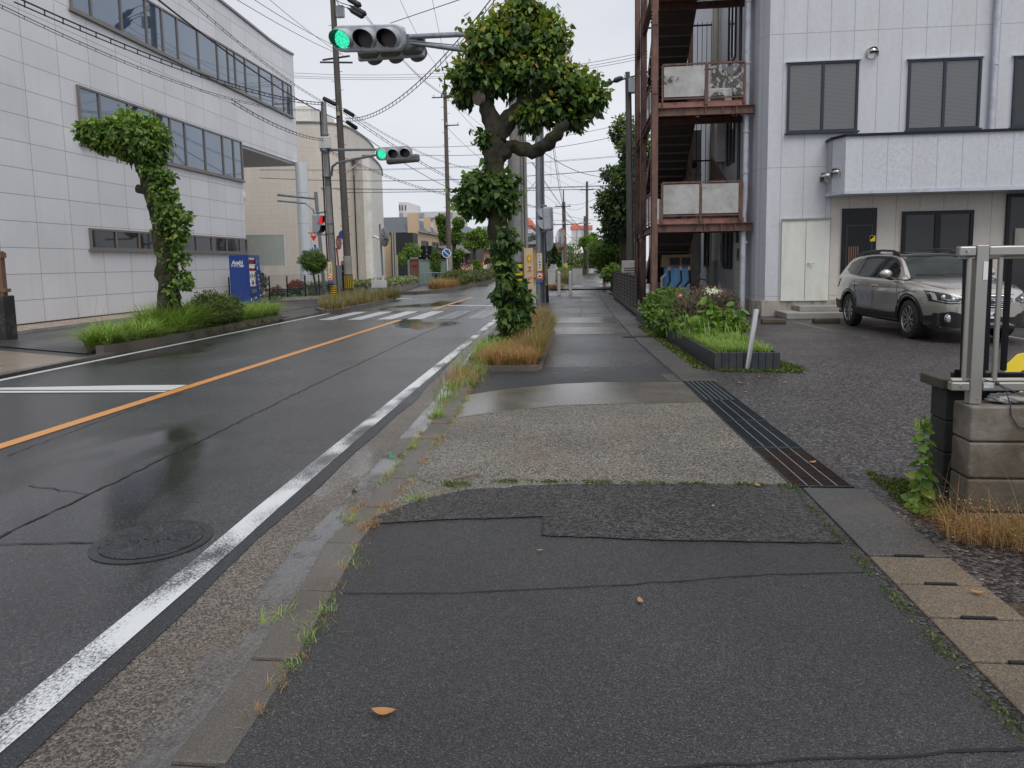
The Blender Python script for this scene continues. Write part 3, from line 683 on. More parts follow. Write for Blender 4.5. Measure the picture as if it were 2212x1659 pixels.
struct(m, 'channel_slot', 'blackin')
lidrow([9.36+.6*i for i in range(45)], 'liddark', x0=.03, w=.44); lidrow([9.36, 9.9], 'liddark', x0=-.16, w=.17)
m = MB(); m.sheet([(.75, 14.7), (1.35, 14.7), (1.35, 14.95), (.75, 14.95)], .012); struct(m, 'channel_slot', 'blackin')
m = MB(); m.sheet([(1.1, 4.9), (1.9, 4.9), (1.75, 9.4), (1.1, 9.4)], -.09); struct(m, 'drain_bed', 'blackin')
for gi, (y0, y1, mt) in enumerate([(4.95, 5.97, 'graterust'), (5.985, 6.98, 'grate'), (6.995, 8.03, 'grate'), (8.045, 9.3, 'grate')]):
    xa, xb = RX(y0)+.01, RX(y1)+.005; w = .395
    g_ = thing('drain_grating', (xa, y0, 0), ['rusty steel drain grating nearest the block wall', 'dark steel drain grating, second from the near end', 'dark steel drain grating, third from the near end', 'fine meshed grey drain grating at the far end of the row'][gi], 'grating', 'drain gratings along the parking lot')
    m = MB()
    for f in (0, 1):
        dx = f*w; m.beam((xa+dx, y0, -.012), (xb+dx, y1, -.012), .012, .036)
    m.beam((xa, y0+.006, -.012), (xa+w, y0+.006, -.012), .012, .036); m.beam((xb, y1-.006, -.012), (xb+w, y1-.006, -.012), .012, .036); build(m, 'rim', 'grate', g_)
    m = MB(); nb = int((y1-y0)/(.032 if gi < 3 else .02))
    for k in range(1, nb):
        y = y0+(y1-y0)*k/nb; x = xa+(xb-xa)*k/nb; m.box((x+.006, y-.0035, -.028), (x+w-.006, y+.0035, .003))
    build(m, 'bar', 'graterust' if gi == 0 else 'grate', g_)['kind'] = 'stuff'
    m = MB()
    for k in ((1, 2, 3) if gi < 3 else (1, 2, 3, 4, 5, 6)):
        q = w*k/(4 if gi < 3 else 7); m.beam((xa+q, y0+.012, .004), (xb+q, y1-.012, .004), .008, .006)
    build(m, 'tie_rod', 'galv', g_)
# parking lot
def lx(y): return RX(y)+(.408 if 4.94 < y < 9.33 else .462)
m = MB(); m.sheet([(lx(3.3), 3.3), (8, 3.3), (16, 4), (16, 20.0), (5.0, 20.0)]+[(lx(y), y) for y in (20, 12, 9.4, 9.33+.005, 9.32, 7, 5.5, 4.95, 4.93, 4)], .0); struct(m, 'parking_lot', 'lot')
m = MB(); m.sheet([(lx(-3), -3), (9, -3), (9, 3.3), (lx(3.3), 3.3)], -.002); struct(m, 'verge', 'soil')
m = MB(); m.add([(4.93, 18.1, .004), (5.03, 18.1, .004), (5.37, 14.1, .004), (5.27, 14.1, .004)], [(0, 3, 2, 1)]); m.sheet([(7.9, 13.6), (8.0, 13.6), (8.0, 18), (7.9, 18)], .004); struct(m, 'parking_line', 'faintpaint')
# left pavement, driveway, kerb
m = MB(); m.sheet([(-14.4, 14.8), (-9.3, 12.5), (-9.3, 14), (-10.4, 21), (-10.4, 33.1), (-12.9, 33.1), (-13.9, 28), (-14.3, 22)], .0); m.sheet([(-10.3, 20.6), (-9.0, 21.6), (-8.95, 26), (-9.5, 33.0), (-10.39, 33.0)], .0)
m.sheet([(-8.95, 38.0), (-12.2, 39.5), (-14.5, 60), (-8.2, 60), (-8.0, 44)], .0); m.sheet([(-16, 11.5), (-9.0, 11.5), (-9.0, 33.2), (-16, 33.2)], -.02); struct(m, 'left_pavement', 'walkfar')
m = MB(); m.sheet([(-40, 3), (-8.95, 3), (-8.8, 9.6), (-8.85, 11.9), (-11.7, 13.2), (-14.5, 14.7), (-40, 14.7)], -.012); struct(m, 'driveway', 'tan')
m = MB(); m.beam((-8.93, 2, -.055), (-8.93, 12.7, -.055), .16, .095); m.beam((-9.0, 20.6, -.06), (-8.93, 24, -.06), .16, .12); m.beam((-8.93, 33.2, -.06), (-9.1, 32.9, -.06), .16, .1); struct(m, 'lowered_kerb', 'smoothcon')
m = MB(); m.sheet([(-16.0, 15.4), (-14.1, 15.4), (-14.0, 28.2), (-14.9, 33), (-16.0, 33)], .012); struct(m, 'pebble_bed', 'pebble')
m = MB(); m.beam((-13.95, 15.3, .03), (-14.1, 28, .03), .12, .1); m.beam((-13.0, 33.1, .05), (-11.5, 37.0, .05), .15, .14); m.beam((-16, 30.5, .05), (-13.0, 33.1, .05), .15, .14)
struct(m, 'edging', 'concrete')
m = MB()
P = [(-9.0, 12.6), (-8.85, 14), (-8.9, 16.5), (-8.95, 19), (-9.05, 20.7), (-9.6, 21.6)]
for (x0, y0), (x1, y1) in zip(P, P[1:]): m.beam((x0-.08, y0, 0), (x1-.08, y1, 0), .17, .26)
P = [(-9.4, 24.8), (-8.7, 23.6), (-8.3, 24), (-8.35, 28), (-8.6, 32), (-9.4, 33.0)]
for (x0, y0), (x1, y1) in zip(P, P[1:]): m.beam((x0-.08, y0, -.02), (x1-.08, y1, -.02), .17, .20)
P = [(-10, 38.1), (-9.0, 38.0), (-8.2, 40), (-8.0, 44), (-8.0, 120)]
for (x0, y0), (x1, y1) in zip(P, P[1:]): m.beam((x0-.08, y0, 0), (x1-.08, y1, 0), .17, .22)
P = [(-2.1, 41.2), (-2.3, 50), (-2.3, 120)]
for (x0, y0), (x1, y1) in zip(P, P[1:]): m.beam((x0, y0, 0), (x1, y1, 0), .17, .16)
struct(m, 'far_kerb', 'kerb')
m = MB(); m.sheet([(-9.1, 12.7), (-9.0, 14), (-9.05, 20.7), (-9.7, 21.5), (-10.4, 20.6), (-10.3, 14.3), (-9.4, 12.6)], .06); m.sheet([(-8.9, 23.9), (-8.4, 24), (-8.7, 32.5), (-9.6, 33), (-11.6, 35.5), (-10.4, 29), (-9.6, 26)], .03); m.sheet([(-8.4, 40), (-8.1, 44), (-8.1, 100), (-9.3, 100), (-9.4, 44)], .05); m.sheet([(-1.6, 10.22), (-.72, 10.25), (-.75, 16), (-1.2, 20), (-1.9, 20), (-1.86, 16), (-1.75, 13)], .05); m.sheet([(-2.2, 50), (-.9, 52), (-1.0, 100), (-2.2, 100)], .02)
struct(m, 'planting_soil', 'soil')
m = MB(); m.beam((-1.62, 10.2, .02), (-.68, 10.24, .02), .1, .12); m.beam((-.68, 10.24, .0), (-.72, 16, .0), .08, .06); struct(m, 'strip_edging', 'kerb')
# moss along the joints
def mosspatch(poly, n, z=.0, h=.02):
    p = clumped(inpoly(poly, n), .5, 9); p[:, 2] = z; return leaves(p, h, OVAL, OF, -.5, 1.0)
sets = [mosspatch([(1.55, 10.3), (1.72, 10.25), (1.42, 17), (1.2, 17)], 9000, .006, .035), mosspatch([(1.8, 10.1), (2.9, 10.0), (3.05, 10.4), (2.75, 11.5), (2.7, 10.2), (1.8, 10.18)], 6000, .006, .03),
        mosspatch([(1.95, 4.5), (2.15, 4.4), (2.2, 5.1), (2.0, 5.3)], 5000, .008, .018), mosspatch([(-1.2, 4.93), (.9, 4.96), (1.38, 4.95), (1.38, 5.0), (-.6, 5.0), (-.9, 4.8)], 3500, .008, .012), mosspatch([(1.36, 2.2), (1.42, 2.2), (1.42, 5), (1.36, 5)], 1500, .006, .012)]
o = leafobj('moss', sets, 'hedge'); o['kind'] = 'stuff'
# fallen leaves: each a curled blade of its own
def fallen(x, y, z, s, rz, label, g='fallen leaves on the pavement'):
    vs = []; n = 6
    for i in range(n+1):
        t = i/n; w = .42*math.sin(math.pi*min(1, t*1.02))**.8*s*.55; zz = .15*s*(2*t-1)**2+.004
        vs += [((t-.5)*s, -w, zz+.12*w), ((t-.5)*s, 0, zz), ((t-.5)*s, w, zz+.2*w)]
    fs = []
    for i in range(n): fs += [(3*i, 3*i+3, 3*i+4, 3*i+1), (3*i+1, 3*i+4, 3*i+5, 3*i+2)]
    vs = [(x*1.25, y_*1.25, z_) for x, y_, z_ in vs]; me = bpy.data.meshes.new('fallen_leaf'); me.from_pydata(vs, [], fs); me.materials.append(MATS['deadleaf']); o = bpy.data.objects.new('fallen_leaf', me); C.objects.link(o)
    o.location = (x, y, z); o.rotation_euler.z = rz; props(o, label, 'leaf', g)
FL = [(829, 1543, .07, 'long brown leaf on the dark asphalt nearest the camera'), (1383, 1302, .045, 'orange leaf in the middle of the dark asphalt pavement'), (1166, 1192, .03, 'small tan leaf on the dark asphalt left of the orange one'),
      (1637, 1051, .05, 'curled orange leaf on the mossy joint left of the gratings'), (1755, 1001, .06, 'brown leaf lying on the rusty grating'), (1960, 1028, .05, 'pale leaf on the parking lot beside the tall weed'),
      (1694, 828, .06, 'orange leaf upright in the parking lot beyond the gratings'), (1600, 828, .06, 'orange leaf beside the mossy planter corner'), (1540, 1096, .03, 'small pale leaf on the coarse asphalt patch'),
      (2110, 1283, .05, 'tan leaf on the kerb slabs under the dry weeds'), (1780, 790, .06, 'tiny orange leaf on the parking lot towards the car'), (1200, 808, .06, 'yellow leaf on the strip below the dry grass'), (1265, 803, .06, 'yellow leaf right of the dry grass'), (1595, 800, .06, 'orange leaf on the moss in front of the planter')]
for i, (x, y, s, lb) in enumerate(FL):
    p = G(x, y, .006); fallen(p.x, p.y, .012, s, i*1.7, lb)
for i, (x, y) in enumerate([(1610, 848), (1640, 815), (1470, 1050+0)][:2]):
    p = G(x, y, .006); fallen(p.x, p.y, .01, .05, i+.4, ['orange leaf on the asphalt at the end of the grey grating', 'brown leaf on the moss below the steel bollard'][i])
t_ = MB(); t_.tube([(-.95, 4.98, .012), (-.78, 5.12, .016)], .006, 6); single(t_, 'twig', 'wood', 'thin brown twig lying on the rough concrete', 'twig')
# ------------------------------------------------------------------ the white panelled building on the left
t = thing('office_building', (-16.05, 25, 0), 'long white panelled building with three ribbon window rows beside the road on the left', 'building')
XF = -16.05
bot = [(13, .05), (33.2, .05), (33.2, 7.29), (40.03, 7.29)]
top = [(40.03, 13.16), (38.5, 13.08), (37.08, 13.06), (34.8, 13.16), (31.7, 13.28), (27, 13.6), (22, 14.1), (13, 15.2)]
poly = bot+top; n = len(poly)
def xwall(poly, x0, x1): return [(x0, y, z) for y, z in poly]+[(x1, y, z) for y, z in poly], [tuple(range(n)), tuple(reversed(range(n, 2*n)))]+[(i, n+i, n+(i+1)%n, (i+1)%n) for i in range(n)]
m = MB(); vs, fs = xwall(poly, XF, XF-.5); m.add(vs, fs)
m.box((-40, 40.03-.3, 7.3), (-16.6, 40.02, 13.1)); m.box((-40, 32.9, .05), (-16.6, 33.18, 7.28)); m.box((-40, 13, .05), (-16.6, 13.3, 15))
build(m, 'wall', 'tilepanel', t)
m = MB(); m.box((-40, 13.2, 13.0), (-16.55, 39.8, 13.05)); 
for (y0, z0), (y1, z1) in zip(top, top[1:]): m.beam((XF-.2, y0, z0+.05), (XF-.2, y1, z1+.05), .55, .10)
build(m, 'roof_edge', 'framegrey', t)
m = MB(); m.box((-30, 33.21, 7.16), (-16.1, 40.0, 7.28)); build(m, 'soffit', 'soffit', t)
m = MB(); m.box((XF-.4, 13, -.1), (XF+.015, 33.1, .048)); build(m, 'plinth', 'coping', t)
def ribbon(y0, y1, z0, z1, mul, glass, parent, pane=None):
    fr = MB(); d = .07
    for z in (z0, z1-d): fr.box((XF+.001, y0, z), (XF+.075, y1, z+d))
    fr.box((XF+.001, y0-.06, z0-.07), (XF+.11, y1+.06, z0-.002))
    ys_ = sorted(mul)
    for y in ys_: fr.box((XF+.003, y-.035, z0+d), (XF+.078, y+.035, z1-d))
    f = build(fr, 'window', 'frametaupe', parent)
    for a, b in zip(ys_, ys_[1:]):
        g = MB(); tilt = random.uniform(-.004, .004)
        g.box((XF+.02, a+.035, z0+d), (XF+.032, b-.035, z1-d), None); build(g, 'pane', glass, f)
ribbon(22.12, 39.48, 9.70, 11.42, [22.16, 23.09, 24.66, 26.14, 27.17, 28.21, 29.76, 31.35, 32.31, 32.98, 33.99, 35.51, 36.99, 38.35, 39.44], 'glassblue', t)
ribbon(22.12, 33.19, 5.58, 7.40, [22.16, 23.14, 24.69, 26.28, 27.27, 28.3, 29.8, 31.35, 32.34, 33.15], 'glassblue', t)
ribbon(22.18, 33.19, 2.21, 2.90, [22.22, 23.49, 24.77, 26.05, 27.4, 28.65, 29.92, 31.19, 32.47, 33.15], 'glassdark', t)
m = MB(); m.cyl((-15.72, 39.6, 0), (-15.72, 39.6, 7.29), .32, 28)
m2 = MB(); 
c_ = build(m, 'column', 'colwhite', t, smooth=60)
for z in (1.9, 3.9, 5.6): m2 = MB(); m2.tube([(-15.72, 39.6, z), (-15.72, 39.6, z+.012)], .324, 28); build(m2, 'joint', 'framegrey', c_)
m = MB(); p = AT(640, 610, 39.25); m.box((-15.72+.02, 39.262, 2.2), (-15.48, 39.30, 2.42)); build(m, 'sticker', 'blue', c_)
m = MB(); m.ball((-16.2, 33.28, 4.9), (.22, .1, .3)); build(m, 'wall_lamp', 'white', t, smooth=60)
# glass screen behind the corner
t = thing('glass_screen', (-17, 37, 0), 'pale green glass screen on a white wall base between the white building and its column', 'screen')
m = MB(); m.box((-24, 37.2, 1.1), (-17.1, 37.3, 1.6)); m.box((-24, 37.0, 0), (-17.1, 37.2, .7)); build(m, 'base', 'colwhite', t)
m = MB(); a, b = AT(533, 555, 37.2), AT(613, 506, 37.2)
m.box((a.x-3, 37.23, 1.6), (b.x, 37.26, b.z)); build(m, 'glass', 'glassgreen', t)
m = MB(); m.tube([(a.x-3, 37.25, b.z), (b.x, 37.25, b.z)], .025, 6); m.tube([(b.x, 37.25, b.z), (b.x, 37.25, 1.55)], .025, 6)
for k in range(1, 4): x = b.x-k*(b.x-a.x)/3.2; m.tube([(x, 37.25, b.z), (x, 37.25, 1.6)], .012, 6)
build(m, 'frame', 'white', t)

# ------------------------------------------------------------------ beige stone clad building behind
t = thing('stone_building', (-15, 42, 0), 'beige stone clad building with a rounded corner behind the utility poles', 'building')
def ring_wall(pts, z0, z1, back=6):
    m = MB(); P = pts; nn = len(P); vs = [(x, y, z0) for x, y in P]+[(x, y, z1) for x, y in P]
    m.add(vs, [(i, i+1, nn+i+1, nn+i) for i in range(nn-1)]); return m
crv = [(-34, 39.4), (-16.6, 40.3), (-15.3, 40.6), (-14.6, 40.95), (-14.2, 41.4), (-13.95, 42), (-13.85, 42.9), (-13.9, 44), (-14.0, 46), (-14.3, 48.4), (-14.75, 50.6), (-15.5, 53)]
def smoothcurve(P, k=5):
    out = []; V = [Vector((x, y, 0)) for x, y in P]
    for i in range(len(V)-1):
        p0, p1, p2, p3 = V[max(i-1, 0)], V[i], V[i+1], V[min(i+2, len(V)-1)]
        for j in range(k):
            u = j/k; q = .5*((2*p1)+(p2-p0)*u+(2*p0-5*p1+4*p2-p3)*u*u+(3*p1-p0-3*p2+p3)*u**3); out.append((q.x, q.y))
    return out+[P[-1]]
KA = 1.2; cv = smoothcurve(crv[1:]); cv = [(x*KA, y*KA) for x, y in [crv[0]]+cv]; ZA = EYE+(9.6-EYE)*KA
o = build(ring_wall(cv+[(-36, 66), (-41, 66), cv[0]], 0, ZA), 'wall', 'stonewall', t, smooth=30)
m = MB(); m.sheet(cv+[(-36, 66), (-41, 66)], ZA-.02); 
for (x0, y0), (x1, y1) in zip(cv, cv[1:]): m.beam((x0, y0, ZA+.05), (x1, y1, ZA+.05), .16, .1)
build(m, 'roof', 'framegrey', t)
m = MB(); m.box((-26, 53, ZA-.1), (-20.1, 58, ZA+2.1)); build(m, 'roof_block', 'cream', t, bevel=.02)
m = MB(); q0, q1 = Vector((-13.86, 43.1)), Vector((-13.9, 44.1))
m.box((-13.98*KA, 43.0*KA, .3), (-13.80*KA, 43.75*KA, 8.0)); w_ = build(m, 'window', 'framedark', t)
m = MB(); m.box((-13.80*KA+.01, 43.08*KA, 4.4), (-13.78*KA, 43.66*KA, 7.9)); m.box((-13.80*KA+.01, 43.08*KA, .4), (-13.78*KA, 43.66*KA, 2.8)); build(m, 'pane', 'glassdark', w_)
t = thing('cream_building', (-15, 48, 0), 'cream plastered curved building wall with a convex mirror standing in front of it', 'building')
KB = 1.15; ZB = EYE+(8.15-EYE)*KB; cvb = [(x*KB, y*KB) for x, y in smoothcurve([(-13.55, 43.9), (-13.15, 44.05), (-13.2, 45), (-13.5, 47), (-14.1, 50), (-14.9, 53), (-15.7, 55.2)])]
build(ring_wall(cvb+[(-30, 66), (-30, 60), (-17, 52.2), cvb[0]], 0, ZB), 'wall', 'cream', t, smooth=35)
m = MB()
for (x0, y0), (x1, y1) in zip(cvb, cvb[1:]): m.beam((x0, y0, ZB+.05), (x1, y1, ZB+.05), .18, .1)
m.sheet(cvb+[(-30, 66), (-30, 60)], ZB-.02); build(m, 'roof_edge', 'framegrey', t)
m = MB()
for x_, y0_, y1_ in ((1010, 925, 1100), (1016, 925, 1100)): pass
for px, top_ in ((1039, 4), (1063, 4), (1078, 2)): 
    X0 = 634+px*.2083; p = AT(X0, 590, 58.5); m.cyl((p.x, 58.5, .5), (p.x, 58.5, 4.2 if top_ == 4 else 2.3), .07, 8)
build(m, 'downpipe', 'pipebeige', t)
# low planter wall and variegated ivy
t = thing('planter_wall', (-12, 37.5, 0), 'low concrete planter wall trailing variegated ivy round the street corner', 'wall')
pw = [(-14.6, 36.3), (-13.6, 36.45), (-12.2, 37.1), (-10.9, 37.65), (-10.8, 38.6), (-11.1, 44), (-12.3, 52.4)]
m = MB()
for (x0, y0), (x1, y1) in zip(pw, pw[1:]): m.beam((x0, y0, .28), (x1, y1, .28), .22, .56)
build(m, 'wall', 'concrete', t)
m = MB(); m.sheet([(x-.1, y+.15) for x, y in pw]+[(-13.6, 52), (-13.2, 44), (-14.4, 41)], .5); build(m, 'soil', 'soil', t)
P = inpoly([(x, y) for x, y in pw]+[(-13.0, 52), (-12.6, 44), (-14.2, 40)], 7000); P[:, 2] = .5+RS.uniform(0, .22, len(P))
E_ = []
for (x0, y0), (x1, y1) in zip(pw, pw[1:]):
    k = int(math.hypot(x1-x0, y1-y0)*170); u = RS.uniform(0, 1, k); dz = RS.uniform(0, 1, k)**1.6*.33*(.5+.5*np.sin(u*17+x0)); E_.append(np.stack([x0+(x1-x0)*u+RS.normal(0, .04, k)+.12, y0+(y1-y0)*u-.13, .62-dz], 1))
P = np.concatenate([P]+E_); lf = leafobj('ivy', [leaves(P, .11, OVAL, OF, .4, .8)], 'ivyvar', t)

# ------------------------------------------------------------------ right-hand building
YF = 20.0
t = thing('apartment_building', (9, YF, 0), 'pale blue grey panelled building with a balcony fascia behind the parked car', 'building')
FL0 = .42
m = MB(); m.prism([(4.78, YF), (16, YF), (16, 36), (4.55, 36), (4.55, 20.9), (4.60, 20.35)], FL0, 13, None)
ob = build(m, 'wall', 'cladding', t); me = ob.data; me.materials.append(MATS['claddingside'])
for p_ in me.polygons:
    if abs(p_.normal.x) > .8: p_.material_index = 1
m = MB(); m.prism([(4.70, YF-.03), (16, YF-.03), (16, 35), (4.50, 35), (4.50, 20.9), (4.54, 20.3)], -.02, FL0-.002); build(m, 'foundation', 'foundation', t, bevel=.01)
def zf(z): return EYE+(z-EYE)*YF/25.5            # heights first measured on a plane at 25.5 m
def xf(x): return x*YF/25.5
def win(x0, x1, z0, z1, parent, glass='glassblind', fm='framedark', two=True, d=.06, y=YF):
    fr = MB(); b = .055
    for z in (z0, z1-b): fr.box((x0, y-d, z), (x1, y+.02, z+b))
    for x in (x0, x1-b): fr.box((x, y-d+.002, z0+b), (x+b, y+.02, z1-b))
    if two: xm = (x0+x1)/2; fr.box((xm-.035, y-d+.004, z0+b), (xm+.035, y+.02, z1-b))
    fr.box((x0-.04, y-d-.05, z0-.04), (x1+.04, y+.01, z0-.002)); f = build(fr, 'window', fm, parent)
    xs = [x0+b, (x0+x1)/2-.035, (x0+x1)/2+.035, x1-b] if two else [x0+b, x1-b]
    for k in range(0, len(xs), 2):
        g = MB(); g.box((xs[k], y-.028+(.012 if k else 0), z0+b), (xs[k+1], y-.018+(.012 if k else 0), z1-b)); build(g, 'pane', glass, f)
    g = MB(); g.box((x0-.05, y-d-.03, z1+.002), (x1+.05, y+.01, z1+.03)); build(g, 'head_flashing', 'pipewhite', f)
    return f
def blindmat():
    m, nt, b = newmat('blinds'); v = coords(nt); sx = N(nt, 'ShaderNodeSeparateXYZ'); nt.links.new(v, sx.inputs[0])
    s = mathn(nt, 'SINE', mathn(nt, 'MULTIPLY', sx.outputs[2], 190)); nt.links.new(ramp(nt, s, [(.2, (.075, .077, .08)), (.8, (.16, .16, .163))]), b.inputs['Base Color'])
    b.inputs['Roughness'].default_value = .12; b.inputs['Coat Weight'].default_value = .8; b.inputs['Specular IOR Level'].default_value = .6
blindmat()
win(xf(6.68), xf(8.93), zf(5.68), zf(7.93), t, 'blinds'); win(xf(10.48), xf(12.72), zf(5.63), zf(7.86), t, 'blinds'); win(xf(13.71), xf(15.9), zf(5.62), zf(7.83), t, 'glassdark')
# white double service door
d = MB(); x0, x1, z1 = xf(6.60), xf(8.16), zf(2.84); d.box((x0, YF-.07, FL0-.02), (x1, YF+.01, z1)); dr = build(d, 'door', 'doorwhite', t, bevel=.008)
m = MB(); xm = (x0+x1)/2; m.box((xm-.006, YF-.076, FL0+.02), (xm+.006, YF-.069, z1-.04))
for z in (z1-.035, ): m.box((x0-.02, YF-.1, z), (x1+.02, YF-.068, z+.05))
build(m, 'door_gap', 'framegrey', dr)
m = MB(); m.cyl((xm+.08, YF-.13, FL0+.98), (xm+.08, YF-.07, FL0+.98), .022, 10); m.beam((xm+.07, YF-.13, FL0+.98), (xm+.22, YF-.13, FL0+.97), .02, .022); build(m, 'handle', 'steelshine', dr)
# balcony block with recessed entrance wall below
cx0, cx1 = xf(8.40), 15.8; cz0, cz1 = zf(3.66), zf(5.34); yb = YF-.85
m = MB(); m.prism([(xf(7.98)+.03, YF-.0), (xf(7.98)+.03, YF-.35), (cx0-.12, yb), (cx1, yb), (cx1, YF)], cz0, cz1)
o = build(m, 'balcony', 'spotted', t); 
m = MB(); m.prism([(xf(7.98)-.02, YF-.0), (xf(7.98)-.02, YF-.39), (cx0-.14, yb-.05), (cx1, yb-.05), (cx1, YF)], cz1+.002, cz1+.06); build(m, 'coping', 'blackmetal', o)
m = MB(); m.prism([(xf(7.98)-.01, YF-.0), (xf(7.98)-.01, YF-.37), (cx0-.13, yb-.03), (cx1, yb-.03), (cx1, YF)], cz0-.09, cz0-.002); build(m, 'drip_edge', 'pipewhite', o)
m = MB(); m.box((xf(8.16)+.02, YF-.03, FL0), (15.9, YF-.002, cz0-.092)); lw = build(m, 'entrance_wall', 'claddinglow', t)
def bdoor():
    x0, x1, z1 = xf(8.54), xf(9.64), zf(3.15)
    m = MB(); m.box((x0, YF-.09, FL0), (x1, YF-.032, z1)); dd = build(m, 'front_door', 'blackmetal', t)
    m = MB(); m.box((x0+.10, YF-.10, FL0+.1), (x0+.13, YF-.091, z1-.45)); m.box((x1-.13, YF-.10, FL0+.1), (x1-.1, YF-.091, z1-.45)); m.box((x0+.09, YF-.1, z1-.46), (x1-.09, YF-.091, z1-.43)); build(m, 'moulding', 'darkmetal', dd)
    m = MB()
    for k in range(5): m.box((x0+.17+.055*k, YF-.104, FL0+.85), (x0+.20+.055*k, YF-.092, FL0+1.4))
    build(m, 'grille', 'brownwood', dd)
    m = MB(); m.box((x0+.17, YF-.106, FL0+.62), (x0+.43, YF-.096, FL0+.66)); m.box((x0+.17, YF-.106, FL0+.69), (x0+.43, YF-.096, FL0+.73)); m.box((x0+.17, YF-.106, FL0+.76), (x0+.43, YF-.096, FL0+.80)); build(m, 'notice', 'white', dd)
    m = MB(); m.box((x0+.70, YF-.104, FL0+1.52), (x0+.83, YF-.094, FL0+1.67)); st = build(m, 'sticker', 'yellow', dd)
    m = MB(); y_ = YF-.1055; m.add([(x0+.705, y_, FL0+1.56), (x0+.705, y_, FL0+1.66), (x0+.82, y_, FL0+1.66)], [(0, 2, 1), (0, 1, 2)]); build(m, 'sticker', 'black', dd)
bdoor()
def dwin(x0, x1, z0, z1):
    fr = MB(); y = YF-.1; b = .09
    fr.box((x0, y, z1-b), (x1, y+.065, z1)); fr.box((x0, y, z0), (x1, y+.065, z0+b))
    for x in (x0, (x0+x1)/2-.07, x1-b): fr.box((x, y+.002, z0+b), (x+(b if x != (x0+x1)/2-.07 else .14), y+.067, z1-b))
    f = build(fr, 'window', 'blackmetal', t); g = MB(); g.box((x0+b, y+.03, z0+b), (x1-b, y+.04, z1-b)); build(g, 'pane', 'glassblind', f)
dwin(xf(10.45), xf(12.68), FL0+.02, zf(3.01))
dwin(xf(13.68), 14.9, FL0+.02, zf(3.5))
m = MB(); m.box((xf(12.75)+.95, YF-.11, 1.75), (xf(12.75)+1.32, YF-.035, 2.2)); lb = build(m, 'letter_box', 'boxcream', t)
# ventilation hoods
def hood(x, y, z, nx=0, ny=-1):
    m = MB(); n_ = 12; dx = .12
    vs = []; 
    for k in range(n_+1):
        a = math.pi*k/n_; vs += [(-.13*math.cos(a), 0, .06+.13*math.sin(a)), (-.12*math.cos(a), -.16*math.sin(a)**.6, .05+.10*math.sin(a))]
    m.add([Vector(v) for v in vs], [(2*k, 2*k+2, 2*k+3, 2*k+1) for k in range(n_)])
    m.box((-.13, -.15, -.07), (-.118, 0, .07)); m.box((.118, -.15, -.07), (.13, 0, .07)); m.ball((0, 0, .05), (.13, .17, .13), 14, 6, 0, 1)
    m.cyl((0, 0, .04), (0, .05, .04), .15, 18); mm = Matrix.Translation((x, y, z)) @ Matrix.Rotation(math.atan2(ny, nx)+math.pi/2, 4, 'Z'); m.v = [tuple(mm @ Vector(v)) for v in m.v]
    build(m, 'vent_hood', 'steelshine', t, smooth=40)
hood(xf(9.32), YF-.02, zf(8.1)); hood(xf(7.98)-.0, YF-.2, zf(4.12), -1, -.2); hood(xf(8.15), YF-.55, zf(4.2), -.8, -.6)
# rain pipes
def pipe(pts, r, mat, parent, name='downpipe', collars=()):
    m = MB(); m.tube(pts, r, 12)
    for z in collars: m.cyl((pts[0][0], pts[0][1], z-.03), (pts[0][0], pts[0][1], z+.03), r*1.22, 12)
    return build(m, name, mat, parent, smooth=50)
pipe([(xf(13.08), YF-.1, 12), (xf(13.05), YF-.1, cz1+.05)], .065, 'pipewhite', t, collars=(6.3, 8.2))
pipe([(4.38, 20.75, 12.5), (4.38, 20.75, 3.2), (4.34, 20.7, 2.8), (4.34, 20.7, 0)], .075, 'pipewhite', t, collars=(2.0, 3.9, 5.0, 6.8, 8.4, 9.3)); pipe([(4.32, 21.4, 12), (4.32, 21.4, 2.0)], .045, 'darkmetal', t)
# side wall: windows, door, pipes, cabinets
def sidewin(y0, y1, z0, z1, glass='glassdark'):
    m = MB(); x = 4.55; b = .06
    m.box((x-.06, y0, z0), (x-.002, y1, z0+b)); m.box((x-.06, y0, z1-b), (x-.002, y1, z1))
    for y in (y0, (y0+y1)/2-.03, y1-b): m.box((x-.062, y, z0+b), (x-.002, y+b, z1-b))
    f = build(m, 'window', 'framedark', t); g = MB(); g.box((x-.03, y0+b, z0+b), (x-.015, y1-b, z1-b)); build(g, 'pane', glass, f)
sidewin(23.2, 24.6, 1.25, 2.75); sidewin(26.6, 28.4, 1.25, 2.75); sidewin(29.5, 32, 1.0, 2.75); sidewin(23.1, 24.2, 4.5, 6.2); sidewin(23.1, 24.2, 7.6, 9.4)
m = MB(); m.box((4.49, 21.75, .43), (4.548, 22.65, 2.45)); sdr = build(m, 'side_door', 'doorwhite', t)
m = MB(); m.box((4.475, 21.95, 1.5), (4.492, 22.2, 1.85)); build(m, 'vent', 'darkmetal', sdr); m = MB(); m.beam((4.44, 21.82, 1.55), (4.44, 21.95, 1.55), .03, .03); build(m, 'handle', 'steelshine', sdr)
m = MB(); m.box((4.30, 25.0, 1.5), (4.548, 25.5, 2.6)); build(m, 'cabinet', 'boxwhite', t, bevel=.01); m = MB(); m.box((4.28, 24.6, 4.7), (4.548, 25.1, 6.2)); build(m, 'cabinet', 'boxwhite', t, bevel=.01)
pipe([(4.42, 25.8, 0.4), (4.42, 25.8, 12)], .08, 'pipebeige', t); pipe([(4.40, 26.2, 0.4), (4.40, 26.2, 12)], .06, 'pipebeige', t); pipe([(4.45, 24.85, 4.7), (4.45, 24.85, .9)], .035, 'boxwhite', t)
m = MB(); m.box((4.3, 36.0, 0), (12, 36.2, 4.0)); build(m, 'rear_wall', 'claddingside', t)
